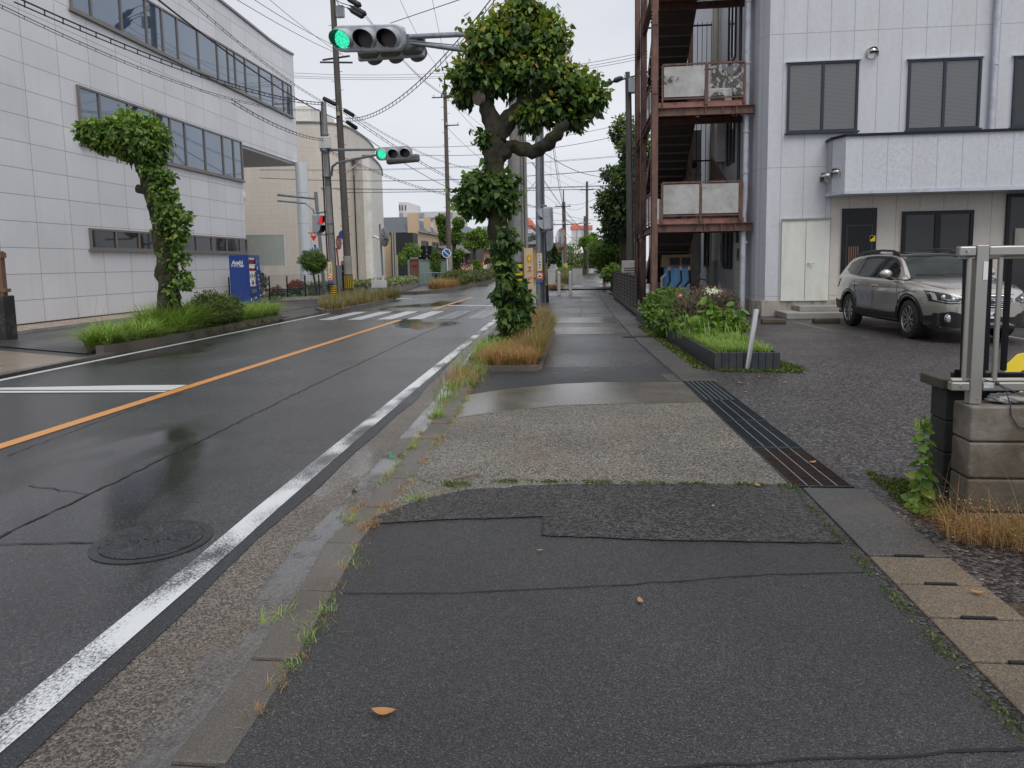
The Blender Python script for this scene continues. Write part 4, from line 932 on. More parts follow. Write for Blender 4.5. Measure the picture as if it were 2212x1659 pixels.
# steps
o = MB(); o.box((5.05, 18.85, 0), (8.3, 19.96, .16)); o.box((5.5, 19.3, .16), (6.9, 19.955, .3)); single(o, 'entrance_step', 'concrete', 'dark wet concrete step below the white double door', 'step', bevel=.015)
for i, (a, b) in enumerate([(4.16, 4.72), (5.35, 5.95)]):
    m = MB(); m.box((a, 17.6, 0), (b, 17.78, .11)); single(m, 'parking_stop', 'coping', ['concrete parking stop nearest the bollard, away from the car', 'concrete parking stop behind the rear wheel of the car'][i], 'parking stop', 'parking stops', bevel=.02)

# ------------------------------------------------------------------ steel outdoor stair
st = thing('fire_escape', (3, 21, 0), 'rusty brown steel outdoor staircase with mesh railings against the pale building', 'staircase')
X0, X1, YA, YB, YC, YD = 1.90, 4.52, 20.6, 21.9, 25.4, 26.9
def hbeam(p, q, w=.15, h=.2, name='beam', mat='rust'):
    m = MB(); p, q = Vector(p), Vector(q); tf = .015
    m.beam(p+Vector((0, 0, h/2-tf/2)), q+Vector((0, 0, h/2-tf/2)), w, tf); m.beam(p-Vector((0, 0, h/2-tf/2)), q-Vector((0, 0, h/2-tf/2)), w, tf); m.beam(p, q, .018, h-2*tf-.002)
    return build(m, name, mat, st)
def hcol(x, y, z0, z1, w=.18):
    m = MB(); m.box((x-w/2, y-w/2, z0), (x+w/2, y-w/2+.016, z1)); m.box((x-w/2, y+w/2-.016, z0), (x+w/2, y+w/2, z1)); m.box((x-.01, y-w/2+.016, z0), (x+.01, y+w/2-.016, z1)); m.box((x-w/2-.002, y-w/2+.0, z0), (x-w/2+.014, y+w/2, z1)); return build(m, 'column', 'rust', st)
for x, y in ((X0, YA), (X0-.02, 24.2), (X0-.02, 26.9)): hcol(x, y, 0, 11.5)
for y in (24.2, 26.9): hcol(3.35, y, 0, 11.5, .14)
FZ = [2.42, 5.55, 8.75]; MZ = [3.95, 7.1, 10.2]
for z in FZ:
    for bx in (0,):
        b_ = hbeam((X0+.1, YA-.02, z), (X1+.02, YA-.02, z), .15, .22)
        for x in (X0+1.35, X0+1.8, X1-.45): m = MB(); m.box((x, YA-.09, z-.09), (x+.012, YA+.05, z+.09)); build(m, 'stiffener', 'rustpink', b_)
    hbeam((X0, YA+.1, z), (X0, YD, z), .14, .2); hbeam((X0+.1, YB, z-.01), (X1, YB, z-.01), .12, .18)
    m = MB(); m.box((X0+.1, YA+.0, z+.115), (X1-.12, YB, z+.135)); m.box((X0+.1, YA-.06, z+.115), (X1-.2, YA-.048, z+.25)); build(m, 'landing', 'rustpink', st)
for z in MZ[:2]:
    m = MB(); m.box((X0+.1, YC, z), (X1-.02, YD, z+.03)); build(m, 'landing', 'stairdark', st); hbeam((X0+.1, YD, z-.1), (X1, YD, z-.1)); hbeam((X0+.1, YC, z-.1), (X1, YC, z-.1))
def flight(xa, xb, y0, z0, y1, z1, n=9):
    m = MB(); dy = (y1-y0)/n; dz = (z1-z0)/n; s = 1 if dy > 0 else -1
    for k in range(n):
        y, z = y0+dy*k, z0+dz*(k+1); a, b = sorted((y, y+dy)); m.box((xa+.03, a, z-.03), (xb-.03, b+.02*s if s > 0 else b, z)); yy = y if s > 0 else y
        m.box((xa+.03, yy-.008, z-dz), (xb-.03, yy+.008, z-.03))
    build(m, 'treads', 'tread', st)
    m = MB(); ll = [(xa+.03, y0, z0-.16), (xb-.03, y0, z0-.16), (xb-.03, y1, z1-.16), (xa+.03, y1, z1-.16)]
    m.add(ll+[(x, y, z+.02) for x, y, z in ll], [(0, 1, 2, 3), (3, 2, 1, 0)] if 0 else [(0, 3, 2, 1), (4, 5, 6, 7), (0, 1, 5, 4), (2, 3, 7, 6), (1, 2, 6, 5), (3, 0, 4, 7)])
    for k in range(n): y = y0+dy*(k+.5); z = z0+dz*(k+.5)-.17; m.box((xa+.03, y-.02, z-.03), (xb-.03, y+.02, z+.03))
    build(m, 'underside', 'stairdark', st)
    m = MB()
    for x in (xa, xb): m.beam((x, y0, z0), (x, y1, z1), .012, .26)
    build(m, 'stringer', 'rust', st)
def railing(p, q, z, h=1.1, panel='meshpanel', posts=3, zt=None, name='railing', bars=False):
    """p,q: ends in plan; z: floor height at p (or pair)"""
    za, zb = (z, z) if not hasattr(z, '__len__') else z
    P, Q = Vector((p[0], p[1], za)), Vector((q[0], q[1], zb)); up = Vector((0, 0, 1)); m = MB()
    m.beam(P+up*h, Q+up*h, .045, .045); m.beam(P+up*.2, Q+up*.2, .035, .035)
    for k in range(posts): c = P.lerp(Q, k/(posts-1)); m.beam(c+up*.02, c+up*(h-.02), .045, .045)
    r = build(m, name, 'rust', st)
    if bars:
        m = MB(); L_ = (Q-P).length; nb = int(L_/.11)
        for k in range(1, nb): c = P.lerp(Q, k/nb); m.beam(c+up*.2, c+up*h, .012, .012)
        build(m, 'bars', 'rust', r)
    elif panel:
        m = MB()
        for k in range(posts-1):
            a, b = P.lerp(Q, (k+.035)/(posts-1)), P.lerp(Q, (k+.965)/(posts-1)); n_ = (Q-P).cross(up).normalized()*.004
            m.add([a+up*.25+n_, b+up*.25+n_, b+up*(h-.05)+n_, a+up*(h-.05)+n_], [(0, 1, 2, 3)])
        build(m, 'panel', panel if not isinstance(panel, (list, tuple)) else panel[0], r)
    return r
for i, z in enumerate(FZ):
    zz = z+.13; xm = X0+1.35
    if i != 1: railing((X0+.2, YA-.1), (X1-.33, YA-.1), zz)
    else:
        railing((X0+.2, YA-.1), (xm, YA-.1), zz, posts=2); railing((xm+.04, YA-.1), (X1-.25, YA-.1), zz, posts=2, panel='meshtorn')
    railing((X1-.27, YA-.08), (X1-.27, YB), zz, posts=2, bars=True)
    railing((X0+.06, YA+.15), (X0+.06, 24.1), zz-.1, posts=4); railing((X0+.06, 24.3), (X0+.06, YD), zz-.1, posts=4)
    if i < 2:
        mz = MZ[i]; flight(3.35, 4.22, YB, z+.13, YC, mz); flight(2.05, 3.2, YC, mz, YB, FZ[i+1]+.13)
        railing((3.26, YB), (3.26, YC), (z+.13, mz), 1.0, bars=True); railing((4.24, YB), (4.24, YC), (z+.13, mz), 1.0, bars=True); 
        m = MB(); m.beam((X0+.2, YD, mz+1.1), (X1, YD, mz+1.1), .05, .05); m.beam((X0+.2, YD, mz+2.6), (X1, YD, mz+2.6), .05, .05)
        for k in range(16): x = X0+.3+k*.16; m.beam((x, YD, mz), (x, YD, mz+2.7), .02, .02)
        build(m, 'security_bars', 'blackmetal', st)
    m = MB(); cols_ = [(X0, YA-.1)]
flight(2.05, 3.2, YC, .9, YB, FZ[0]+.13, 7)
m = MB()
for z in (3.8+2.3, 6.9+1.0):
    for dx in (-.1, .1):
        for k in range(4):
            for q in (-.05, .05): m.cyl((X0+dx, YA-.1, z+k*.09), (X0+dx, YA-.135, z+k*.09), .022, 6); m.cyl((X0+dx*1.0-.0, YA-.1, z+k*.09), (X0+dx*1.25, YA-.1, z+k*.09), .02, 6)
    m.box((X0-.1, YA-.11, z-.06), (X0+.1, YA-.092, z+.34))
build(m, 'bolt_plate', 'rust', st)
m = MB(); m.tube([(X0-.05, 26.4, 2.2), (X0-.05, 26.4, 0)], .06, 10); build(m, 'downpipe', 'rust', st)
m = MB(); m.box((1.5, 20.4, 0), (2.3, 27.2, .14)); m.box((1.9, 24.0, .14), (2.3, 26, .3)); single(m, 'stair_footing', 'foundation', 'stained concrete footing slab under the steel staircase', 'footing', bevel=.01)
# clutter under and on the stair
t = thing('fuel_pump', (2.9, 23.2, .0), 'old sky blue pump cabinet with rusty yellow top and black hoses under the steel stairs', 'pump')
a, b = AT(1438, 606, 23.0), AT(1491, 549, 23.0); xa, xb = a.x, b.x; zt = b.z
m = MB(); m.box((xa, 23.0, 0), (xb, 23.6, zt-.40)); build(m, 'cabinet', 'skyblue', t, bevel=.015)
m = MB(); m.box((xa-.1, 22.95, zt-.39), (xb+.06, 23.62, zt)); top_ = build(m, 'top', 'rustyellow', t, bevel=.015)
m = MB(); m.box((xa+.12, 22.935, zt-.33), (xa+.42, 22.952, zt-.1)); m.box((xa+.48, 22.935, zt-.33), (xb-.0, 22.952, zt-.1)); build(m, 'window', 'blackin', top_)
m = MB()
for k in (0, .35, .6): m.tube([(xa+.1+k, 22.9, zt-.46), (xa+.12+k, 22.86, .9), (xa-.02+k*.8, 22.88, .6), (xa-.1+k*.6, 22.95, .45)], .028, 8)
build(m, 'hose', 'blackrubber', t, smooth=60)
m = MB()
for k in (0, .35, .6): m.cyl((xa+.1+k, 22.92, zt-.5), (xa+.1+k, 22.92, zt-.38), .05, 10)
m.tube([(xa-.12, 22.98, .5), (xa-.12, 22.98, 1.0), (xa+.02, 22.95, 1.1)], .045, 8); build(m, 'fitting', 'boxwhite', t)
m = MB(); m.box((xa-.42, 23.1, 0), (xa-.14, 23.5, .85)); single(m, 'metal_drum', 'rust', 'rusty metal box beside the blue pump cabinet', 'box', bevel=.03)
m = MB(); m.tube([(xb+.25, 23.3, 0), (xb+.25, 23.3, .75)], .19, 14); m.tube([(xb+.2, 23.2, .8), (xb+.35, 23.15, .95), (xb+.5, 23.2, .9)], .02, 6); single(m, 'hose_bin', 'polebrown', 'brown round bin right of the blue pump cabinet', 'bin')
t = thing('outdoor_unit', (3.4, 24.6, 2.6), 'tall cream air conditioning cabinet with dark round ports behind the stairs', 'air conditioner')
m = MB(); m.box((2.75, 27.3, 0), (4.2, 28.2, 6.2)); cab = build(m, 'casing', 'boxcream', t, bevel=.03)
m = MB()
for k in range(4): m.cyl((2.98+k*.32, 27.32, 4.95), (2.98+k*.32, 27.25, 4.95), .11, 16)
build(m, 'port', 'blackin', t); m = MB(); m.box((3.5, 27.27, 3.7), (3.95, 27.295, 4.1)); m.box((3.5, 27.27, 2.9), (3.95, 27.295, 3.1)); build(m, 'label_plate', 'white', t); m = MB(); m.box((2.74, 27.28, 4.55), (4.21, 27.3, 4.62)); build(m, 'seam', 'framegrey', t)
t = thing('outdoor_unit', (3.9, 21.6, FZ[1]+.15), 'small grey air conditioner unit on the upper stair landing', 'air conditioner')
m = MB(); m.box((3.45, 21.3, FZ[1]+.15), (4.1, 21.6, FZ[1]+.75)); build(m, 'casing', 'boxwhite', t, bevel=.03); m = MB(); m.cyl((3.7, 21.3, FZ[1]+.45), (3.7, 21.28, FZ[1]+.45), .2, 20); build(m, 'fan_grille', 'darkmetal', t)
for i, (x, y, z) in enumerate([(1.93, 34.5, 0), (2.8, 30, 0)]):
    t = thing('outdoor_unit', (x, y, z), ['white louvred equipment box beyond the black fence', 'tall white cabinet behind the stair columns'][i], 'cabinet')
    m = MB(); h_ = (1.55, 2.9)[i]; m.box((x-.2, y-.3, 0), (x+.7, y+.5, h_)); build(m, 'casing', 'boxwhite', t, bevel=.02); m = MB()
    for k in range(9): m.box((x-.15, y-.32, .3+k*.11), (x+.65, y-.302, .34+k*.11))
    build(m, 'louvre', 'rust' if i == 0 else 'darkmetal', t)
# black slat fence
t = thing('slat_fence', (1.5, 21.4, 0), 'low black metal slat fence along the pavement before the stairs', 'fence')
fp, fq = Vector((1.49, 21.45, .12)), Vector((1.20, 32.4, .12)); ft = 1.0
m = MB()
for k in range(9): z = .06+.9*k/8; m.beam(fp+Vector((0, 0, z)), fq+Vector((0, 0, z)), .02, .085 if 0 < k < 8 else .06)
build(m, 'slat', 'blackmetal', t)
for k in range(11):
    c_ = fp.lerp(fq, k/10); m = MB(); m.beam(c_-Vector((0, 0, .12)), c_+Vector((0, 0, ft)), .035, .035, (0, 1, 0)); build(m, 'post', 'blackmetal', t)
m = MB(); m.add([(fp.x+.012, fp.y, .3), (fq.x+.012, fq.y, .3), (fq.x+.012, fq.y, 1.05), (fp.x+.012, fp.y, 1.05)], [(0, 1, 2, 3)]); build(m, 'infill', 'blackin', t)
m = MB(); m.beam((1.62, 17.7, .04), (1.25, 33, .04), .12, .16); struct(m, 'fence_kerb', 'kerb')
# ------------------------------------------------------------------ vending machine
V0, V1, VY0, VY1, VH = -14.80, -13.98, 28.95, 30.05, 2.06
t = thing('vending_machine', (-14.4, 29.4, 0), 'blue drink vending machine with lit display shelves against the white building', 'vending machine')
m = MB(); m.box((V0, VY0, .04), (V1-.06, VY1, VH)); m.box((V0+.1, VY0+.1, 0), (V1-.15, VY1-.1, .04)); build(m, 'cabinet', 'vendblue', t, bevel=.012)
m = MB(); m.box((V1-.057, VY0-.0, .05), (V1, VY0+.11, VH-.01)); m.box((V1-.057, VY0+.70, .05), (V1, VY1, VH-.01)); m.box((V1-.057, VY0+.11, .05), (V1, VY0+.70, .74)); m.box((V1-.057, VY0+.11, 1.93), (V1, VY0+.70, VH-.01)); dr = build(m, 'door', 'vendblue', t)
m = MB(); m.box((V1-.05, VY0+.11, .74), (V1-.045, VY0+.70, 1.93)); build(m, 'display_back', 'ventlit', t)
for k in range(4):
    m = MB(); z = .80+.29*k; m.box((V1-.04, VY0+.11, z-.035), (V1-.004, VY0+.70, z)); build(m, 'shelf', 'white', t)
cols = ['blackin', 'red', 'red', 'orange', 'blue', 'white', 'darkmetal', 'yellow', 'teal']
for k in range(4):
    for j in range(9):
        z = .803+.29*k; y = VY0+.145+j*.064; hgt = (.2 if k != 2 else .13)*random.uniform(.85, 1.05)
        m = MB(); m.tube([(V1-.024, y, z), (V1-.024, y, z+hgt*.72), (V1-.024, y, z+hgt*.86), (V1-.024, y, z+hgt)], [.02, .02, .009, .009] if k in (1, 0) else [.021, .021, .021, .016], 8)
        build(m, 'drink_sample', random.choice(cols[:3] if k > 1 else cols), t)
m = MB(); m.box((V1, VY0+.22, .48), (V1+.03, VY0+.62, .62)); build(m, 'delivery_flap', 'galv', dr); m = MB(); m.box((V1, VY0+.22, .44), (V1+.02, VY0+.62, .475)); build(m, 'flap_lip', 'tan', dr)
for y, z, w_, h_, c_ in ((.80, 1.70, .08, .13, 'teal'), (.84, 1.44, .06, .12, 'white'), (.88, 1.16, .06, .06, 'white'), (.9, .97, .05, .10, 'white'), (.92, .76, .08, .12, 'orange'), (.94, .60, .08, .1, 'teal'), (.97, .3, .08, .07, 'white'), (.99, .18, .08, .07, 'orange'), (.12, .12, .07, .13, 'white')):
    m = MB(); m.box((V1, VY0+y, z), (V1+.008, VY0+y+w_, z+h_)); build(m, 'panel_sticker', c_, dr)
text('logo', 'Asahi', .23, ((V0+V1)/2-.05, VY0-.006, 1.74), (0, -1, 0), 'white', t, bold=.006, sx=.95, shear=.15)
text('lettering', 'アサヒ飲料', .115, ((V0+V1)/2-.05, VY0-.006, 1.59), (0, -1, 0), 'white', t, bold=.003)
text('lettering', 'LAV', .13, (V1+.006, VY0+.55, .24), (1, 0, 0), 'white', dr, bold=.004)
# brown boundary post at the picture's left edge
t = thing('boundary_post', (-13.0, 15.0, 0), 'dark brown stone post with timber rails at the left end of the white wall', 'post')
a, b = G(14, 735), G(-40, 735); m = MB(); m.box((b.x, a.y, -.1), (a.x, a.y+.35, 1.0)); build(m, 'base', 'blockdark', t, bevel=.02)
m = MB(); m.box((a.x-.18, a.y+.1, 1.0), (a.x-.05, a.y+.22, 2.0)); m.box((a.x-.5, a.y+.08, 1.08), (a.x+.02, a.y+.24, 1.16)); m.box((a.x-.5, a.y+.08, 1.85), (a.x-.02, a.y+.24, 1.97)); build(m, 'rail', 'brownwood', t)

# ------------------------------------------------------------------ mesh fence, azaleas behind it
t = thing('mesh_fence', (-14, 33, 0), 'low black wire mesh fence around the flower bed under the building column', 'fence')
fpts = [(-15.9, 31.0), (-14.3, 31.6), (-13.25, 33.2), (-12.6, 35.2)]
m = MB()
for (x0, y0), (x1, y1) in zip(fpts, fpts[1:]):
    for z in [.15+.1*k for k in range(11)]: m.beam((x0, y0, z), (x1, y1, z), .006, .010)
    L_ = math.hypot(x1-x0, y1-y0)
    for k in range(int(L_/.06)): u = k/int(L_/.06); m.beam((x0+(x1-x0)*u, y0+(y1-y0)*u, .1), (x0+(x1-x0)*u, y0+(y1-y0)*u, 1.18), .004, .004)
build(m, 'mesh', 'galv', t)['kind'] = 'stuff'
for x, y in [(-15.9, 31), (-15.1, 31.3), (-14.3, 31.6), (-13.8, 32.4), (-13.25, 33.2), (-12.95, 34.2), (-12.6, 35.2)]:
    m = MB(); m.cyl((x, y, 0), (x, y, 1.12), .035, 8); build(m, 'post', 'blackmetal', t)
def bush(name, blobs, n, size, mat, label, cat, group=None, shape=OVAL, faces=OF, stem=None, droop=.1, spread=1.0, extra=None, core=None):
    c = np.mean([b[0] for b in blobs], axis=0); z0 = min(b[0][2]-b[1][2] for b in blobs)
    t = thing(name, (c[0], c[1], 0), label, cat, group)
    P, D = inblobs(blobs, n); leafobj('foliage', [leaves(P, size, shape, faces, droop, spread, D)], mat, t)
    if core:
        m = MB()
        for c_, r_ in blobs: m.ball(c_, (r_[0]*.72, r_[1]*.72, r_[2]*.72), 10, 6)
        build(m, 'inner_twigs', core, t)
    if stem:
        m = MB(); limb(m, stem[0], stem[1], 8); build(m, 'trunk', 'bark', t)
    if extra:
        P, D = inblobs(blobs, extra[0], .1); k = D[:, 2] > extra[3] if len(extra) > 3 else slice(None); leafobj('flowers', [leaves(P[k], extra[1], OVAL, OF, 0, 1, D[k])], extra[2], t)
    return t
for i, (x, y, h_, f) in enumerate([(-15.2, 31.9, .75, 1), (-14.4, 32.6, .6, .4), (-13.9, 33.6, .85, 1)]):
    bush('azalea', [((x, y, h_-.35), (.38, .38, .36))], 1500, .07, 'leafdark', ['small azalea topped with red flowers beside the vending machine', 'fading azalea with few red flowers in the middle of the bed', 'tall azalea covered in red flowers next to the white column'][i], 'azalea', 'azaleas behind the mesh fence', extra=(int(1500*f), .06, 'redflower', .1))
bush('shrub', [((-15.5, 32.8, .85), (.5, .5, .5))], 2500, .08, 'leafdark', 'dark green round shrub behind the red azaleas', 'shrub')
bush('small_conifer', [((-13.35, 34.3, .3), (.16, .16, .34))], 500, .06, 'leafmid', 'tiny upright shrub at the foot of the white column', 'shrub')
m = MB(); m.box((-16, 31.8, 0), (-13.2, 34.6, .1)); P = inpoly([(-16, 31.8), (-14, 31.8), (-12.9, 35), (-16, 35)], 3000)
o = leafobj('ground_cover', [leaves(P+np.array((0, 0, .12)), .09, OVAL, OF, -.4, 1)], 'bladegreen'); o['kind'] = 'stuff'
tb = AT(680, 600, 34.0); bush('ball_tree', [((tb.x-.05, 34.0, 1.75), (.62, .6, .55)), ((tb.x+.2, 34.0, 1.65), (.45, .4, .4))], 9000, .06, 'leafmid', 'small tree clipped to a round ball behind the fence near the utility poles', 'tree', stem=([(tb.x+.1, 34, 0), (tb.x+.02, 34, .6), (tb.x-.1, 34, 1.5)], [.06, .05, .04]), core='stairdark')

# ------------------------------------------------------------------ planting strip with the leaning street tree (left)
t = thing('street_tree', (-9.6, 16, .1), 'leaning pollarded street tree with leafy head in front of the white wall', 'tree')
def q16(x, y, Y=16.0): p = AT((300+x*.4523)*.57604, (400+y*.4523)*.57604, Y); return (p.x, p.y, p.z)
m = MB(); limb(m, [q16(752, 1740), q16(735, 1500), q16(712, 1300), q16(690, 1100), q16(655, 900), q16(590, 720), q16(545, 570), q16(515, 480), q16(500, 400), q16(430, 300)], [.30, .23, .22, .22, .20, .17, .15, .16, .13, .08], 12, .12)
limb(m, [q16(515, 460), q16(380, 400), q16(250, 360), q16(120, 300)], [.13, .10, .08, .04], 8)
limb(m, [q16(590, 720), q16(520, 690), q16(478, 680)], [.09, .09, .10], 8); build(m, 'trunk', 'bark', t)
BL = [(q16(x, y), (rx, ry, rz)) for x, y, rx, ry, rz in [(450, 240, .56, .6, .48), (560, 300, .50, .5, .46), (340, 240, .38, .4, .30), (170, 215, .50, .42, .26), (90, 230, .28, .3, .24), (230, 300, .38, .35, .24), (430, 170, .28, .3, .24), (590, 380, .34, .3, .28), (420, 390, .32, .26, .2)]]
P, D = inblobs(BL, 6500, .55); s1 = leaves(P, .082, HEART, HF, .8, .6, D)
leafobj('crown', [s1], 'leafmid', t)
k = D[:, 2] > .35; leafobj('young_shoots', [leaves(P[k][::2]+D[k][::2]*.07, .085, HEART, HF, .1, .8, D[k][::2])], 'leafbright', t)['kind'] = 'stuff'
IV = [(q16(x, y), (rx, ry, rz)) for x, y, rx, ry, rz in [(560, 520, .3, .35, .25), (640, 580, .35, .35, .3), (700, 590, .3, .3, .25), (660, 700, .38, .35, .35), (740, 740, .25, .3, .2), (630, 800, .3, .3, .28), (740, 850, .42, .35, .3), (700, 960, .42, .35, .35), (850, 920, .25, .25, .18), (820, 1030, .35, .3, .3), (660, 1040, .25, .25, .25), (790, 1140, .3, .3, .28), (680, 1210, .18, .2, .2), (820, 1260, .28, .28, .25), (730, 1310, .2, .2, .2), (840, 1430, .32, .3, .3), (730, 1500, .2, .25, .2), (880, 1480, .15, .2, .15), (760, 1580, .2, .25, .2)]]
IV = [((x+.10, y, z), (a*.68, b*.7, c*.72)) for (x, y, z), (a, b, c) in IV]; P, D = inblobs(IV, 3300, .7); P[:, 1] -= .1; leafobj('ivy', [leaves(P, .082, HEART, HF, .7, .6, D)], 'leafmid', t)
def grasspatch(name, poly, n, h, mat, z, label, kind='stuff', bend=.7, w=.006, clump=.5, f=3.0, lean=None):
    p = clumped(inpoly(poly, n), clump, f); p[:, 2] = z; o = leafobj(name, [blades(p, h, bend, w, 4, lean)], mat); o['kind'] = kind; return o
A_ = [(-9.15, 12.9), (-9.0, 14), (-9.05, 20.6), (-9.7, 21.4), (-10.2, 20.6), (-10.2, 14.3), (-9.6, 12.8)]
grasspatch('tall_grass', [(-9.1, 12.9), (-9.0, 15.6), (-10.1, 15.6), (-10.2, 14.3), (-9.6, 12.8)], 9000, .46, 'bladegreen', .06, None, bend=1.5, w=.013)
grasspatch('tall_grass', [(-9.2, 15.5), (-9.2, 17.2), (-10.3, 17.2), (-10.2, 15.5)], 7500, .70, 'bladegreen', .06, None, bend=1.3, w=.014, clump=.4)
grasspatch('tall_grass', [(-9.1, 18.0), (-9.1, 20.6), (-9.7, 21.6), (-10.3, 20.6), (-10.2, 18)], 9000, .50, 'bladegreen', .06, None, bend=1.4, w=.013)
grasspatch('dry_weeds', [(-8.95, 12.9), (-8.85, 14.4), (-9.1, 15), (-9.5, 12.7)], 2500, .13, 'bladedry', .02, None, bend=1.2, f=6, clump=.6)
grasspatch('dry_weeds', [(-8.82, 15), (-8.80, 20), (-8.95, 20), (-8.98, 15)], 2500, .14, 'bladeolive', .0, None, bend=1.2, f=5, clump=.75)
p = RS.uniform(size=(60, 3))*np.array((1.2, 8, 0))+np.array((-10.3, 13.2, .1)); o = leafobj('seed_stalks', [blades(p, 1.0, .55, .003, 5)], 'bladeolive'); o['kind'] = 'stuff'
bush('azalea_hedge', [((-9.35, 17.2, .5), (.48, .6, .45)), ((-9.3, 17.9, .45), (.4, .45, .4))], 9000, .05, 'hedge', 'low dense green shrub beside the foot of the leaning street tree', 'shrub', core='stairdark')
B_ = [(-8.75, 23.9), (-8.45, 24.2), (-8.45, 30), (-8.9, 33), (-9.6, 33), (-11.4, 35), (-10.9, 30), (-10.3, 27), (-9.7, 25.8)]
grasspatch('dry_weeds', B_, 15000, .42, 'bladeolive', .03, None, bend=.9, w=.008, clump=.5, f=2)
grasspatch('dry_weeds', B_, 9000, .30, 'bladedry', .03, None, bend=.9, w=.008, clump=.6, f=2.5)
grasspatch('dry_weeds', [(-8.6, 30), (-8.5, 33), (-9.2, 33.1), (-9, 31)], 2500, .5, 'bladeolive', .03, None, bend=.7, w=.007, clump=.4)

# ------------------------------------------------------------------ utility poles and signs on the left corner
def pole_thing(name, base, top, r0, r1, mat, label, group='utility poles', n=16):
    t = thing(name, base, label, 'pole', group); m = MB(); m.cyl(base, top, r0, n, r1); build(m, 'shaft', mat, t, smooth=60); return t
def on(base, top, z): u = (z-base.z)/(top.z-base.z); return base.lerp(top, u)
db = AT(755, 640, 34.0); db.z = 0; dt = AT(719, 0, 34.0); dd = (dt-db).normalized(); dtop = db+dd*15.5
dp = pole_thing('utility_pole', db, dtop, .185, .12, 'poledark', 'tall dark utility pole with striped guard band at the left street corner')
def band(parent, base, top, z0, z1, r, mat, name, n=20):
    m = MB(); m.cyl(on(base, top, z0), on(base, top, z1), r, n); return build(m, name, mat, parent, smooth=60)
band(dp, db, dtop, .42, 2.0, .20, 'concrete', 'base_sleeve')
gb = band(dp, db, dtop, .40, 1.12, .207, 'darkmetal', 'guard_band')
m = MB(); 
for k in range(14):
    a = 2*math.pi*k/14; c = on(db, dtop, .45); e = on(db, dtop, 1.07); d = Vector((math.cos(a), math.sin(a), 0))*.215; m.beam(c+d, e+d, .035, .008, (math.cos(a), math.sin(a), 0))
build(m, 'stripe', 'yelband', gb)
def crossarm(t, c, half, ax, mat='darkmetal', ins=3, sec=.07, name='crossarm'):
    ax = Vector(ax).normalized(); m = MB(); m.beam(c-ax*half, c+ax*half, sec, sec); a = build(m, name, mat, t)
    for k in range(ins):
        p = c+ax*half*(-.85+1.7*k/(ins-1)) if ins > 1 else c; m = MB(); m.tube([p+Vector((0, 0, .03)), p+Vector((0, 0, .08)), p+Vector((0, 0, .11)), p+Vector((0, 0, .16)), p+Vector((0, 0, .20))], [.05, .05, .025, .05, .03], 8); build(m, 'insulator', 'offwhite', a)
    return a
dz = lambda z: on(db, dtop, z)
crossarm(dp, dz(11.0), .75, (1, .2, 0), ins=0); crossarm(dp, dz(11.2), .75, (1, -.3, 0), ins=0); crossarm(dp, dz(14.6), 1.0, (1, .1, 0)); 
m = MB()
for k in range(26): z = 2.6+.42*k; c = dz(z); a = Vector((1, 0, 0))*(.2 if k % 2 else -.2); m.cyl(c, c+a*1.35, .012, 5)
build(m, 'step_bolt', 'darkmetal', dp)['kind'] = 'stuff'
def closure(t, c, ax, r=.10, L_=.62, mat='blackrubber', name='splice_box'):
    ax = Vector(ax).normalized(); m = MB(); m.tube([c-ax*L_/2, c-ax*L_*.42, c+ax*L_*.42, c+ax*L_/2], [r*.5, r, r, r*.5], 10); return build(m, name, mat, t)
pass
for i, (x, y) in enumerate([(762, 3), (773, 22), (768, 27)]):
    p = AT(x, y, 33.6); m = MB(); ax = Vector((.85, 0, -.5)).normalized(); m.tube([p-ax*.45, p-ax*.3, p-ax*.2, p+ax*.35, p+ax*.45], [.03, .06, .12, .13, .05], 10); m.tube([dz(13.6+.3*i), p-ax*.9+Vector((0, 0, -.1)), p-ax*.45], .018, 5); build(m, 'strain_insulator', 'blackrubber', dp)
m = MB(); m.box((dz(13.2).x+.15, dz(13.2).y-.15, 13.0), (dz(13.2).x+.5, dz(13.2).y+.1, 13.5)); build(m, 'switch_box', 'galv', dp)
m = MB(); c = dz(8.7); m.tube([c+Vector((.02, -.2, .3)), c+Vector((.02, -.2, 0))], .012, 5); m.cyl(c+Vector((.02, -.22, 0)), c+Vector((.02, -.19, -.16)), .08, 12); build(m, 'tag', 'boardcream', dp)
m = MB(); c = dz(5.9); m.beam(c+Vector((.2, -.1, 0)), c+Vector((.95, -.4, .42)), .05, .07); build(m, 'lamp_arm', 'offwhite', dp)
gb_ = G(723, 653); gt = AT(698.5, 220, 29.5)
gp = pole_thing('utility_pole', gb_, gt, .165, .11, 'polegrey', 'grey concrete pole with striped base carrying the far traffic light')
gz = lambda z: on(gb_, gt, z)
m = MB(); 
for k in range(8): z = .04+.092*k; m.cyl(gz(z), gz(z+.048), .172, 20)
b1 = band(gp, gb_, gt, .0, .77, .168, 'black', 'hazard_wrap'); m2 = build(m, 'hazard_stripe', 'yelband', b1); m2['kind'] = 'stuff'
m = MB(); m.tube([gz(.2)+Vector((-.2, -.05, 0)), gz(4.2)+Vector((-.18, -.05, 0)), gz(7.8)+Vector((-.14, -.05, 0))], .035, 8); m.tube([gz(.2)+Vector((.18, -.05, 0)), gz(6.0)+Vector((.13, -.05, 0))], .02, 8); build(m, 'conduit', 'darkmetal', gp)
for z in (2.9, 3.3, 4.9, 6.2, 6.9): m = MB(); m.cyl(gz(z), gz(z+.03), .17, 18); build(m, 'clamp_band', 'galv', gp)
m = MB(); c = gz(6.55)+Vector((0, -.28, 0)); m.box((c.x-.2, c.y, c.z-.22), (c.x+.28, c.y+.16, c.z+.25)); build(m, 'control_box', 'boxwhite', gp, bevel=.02)
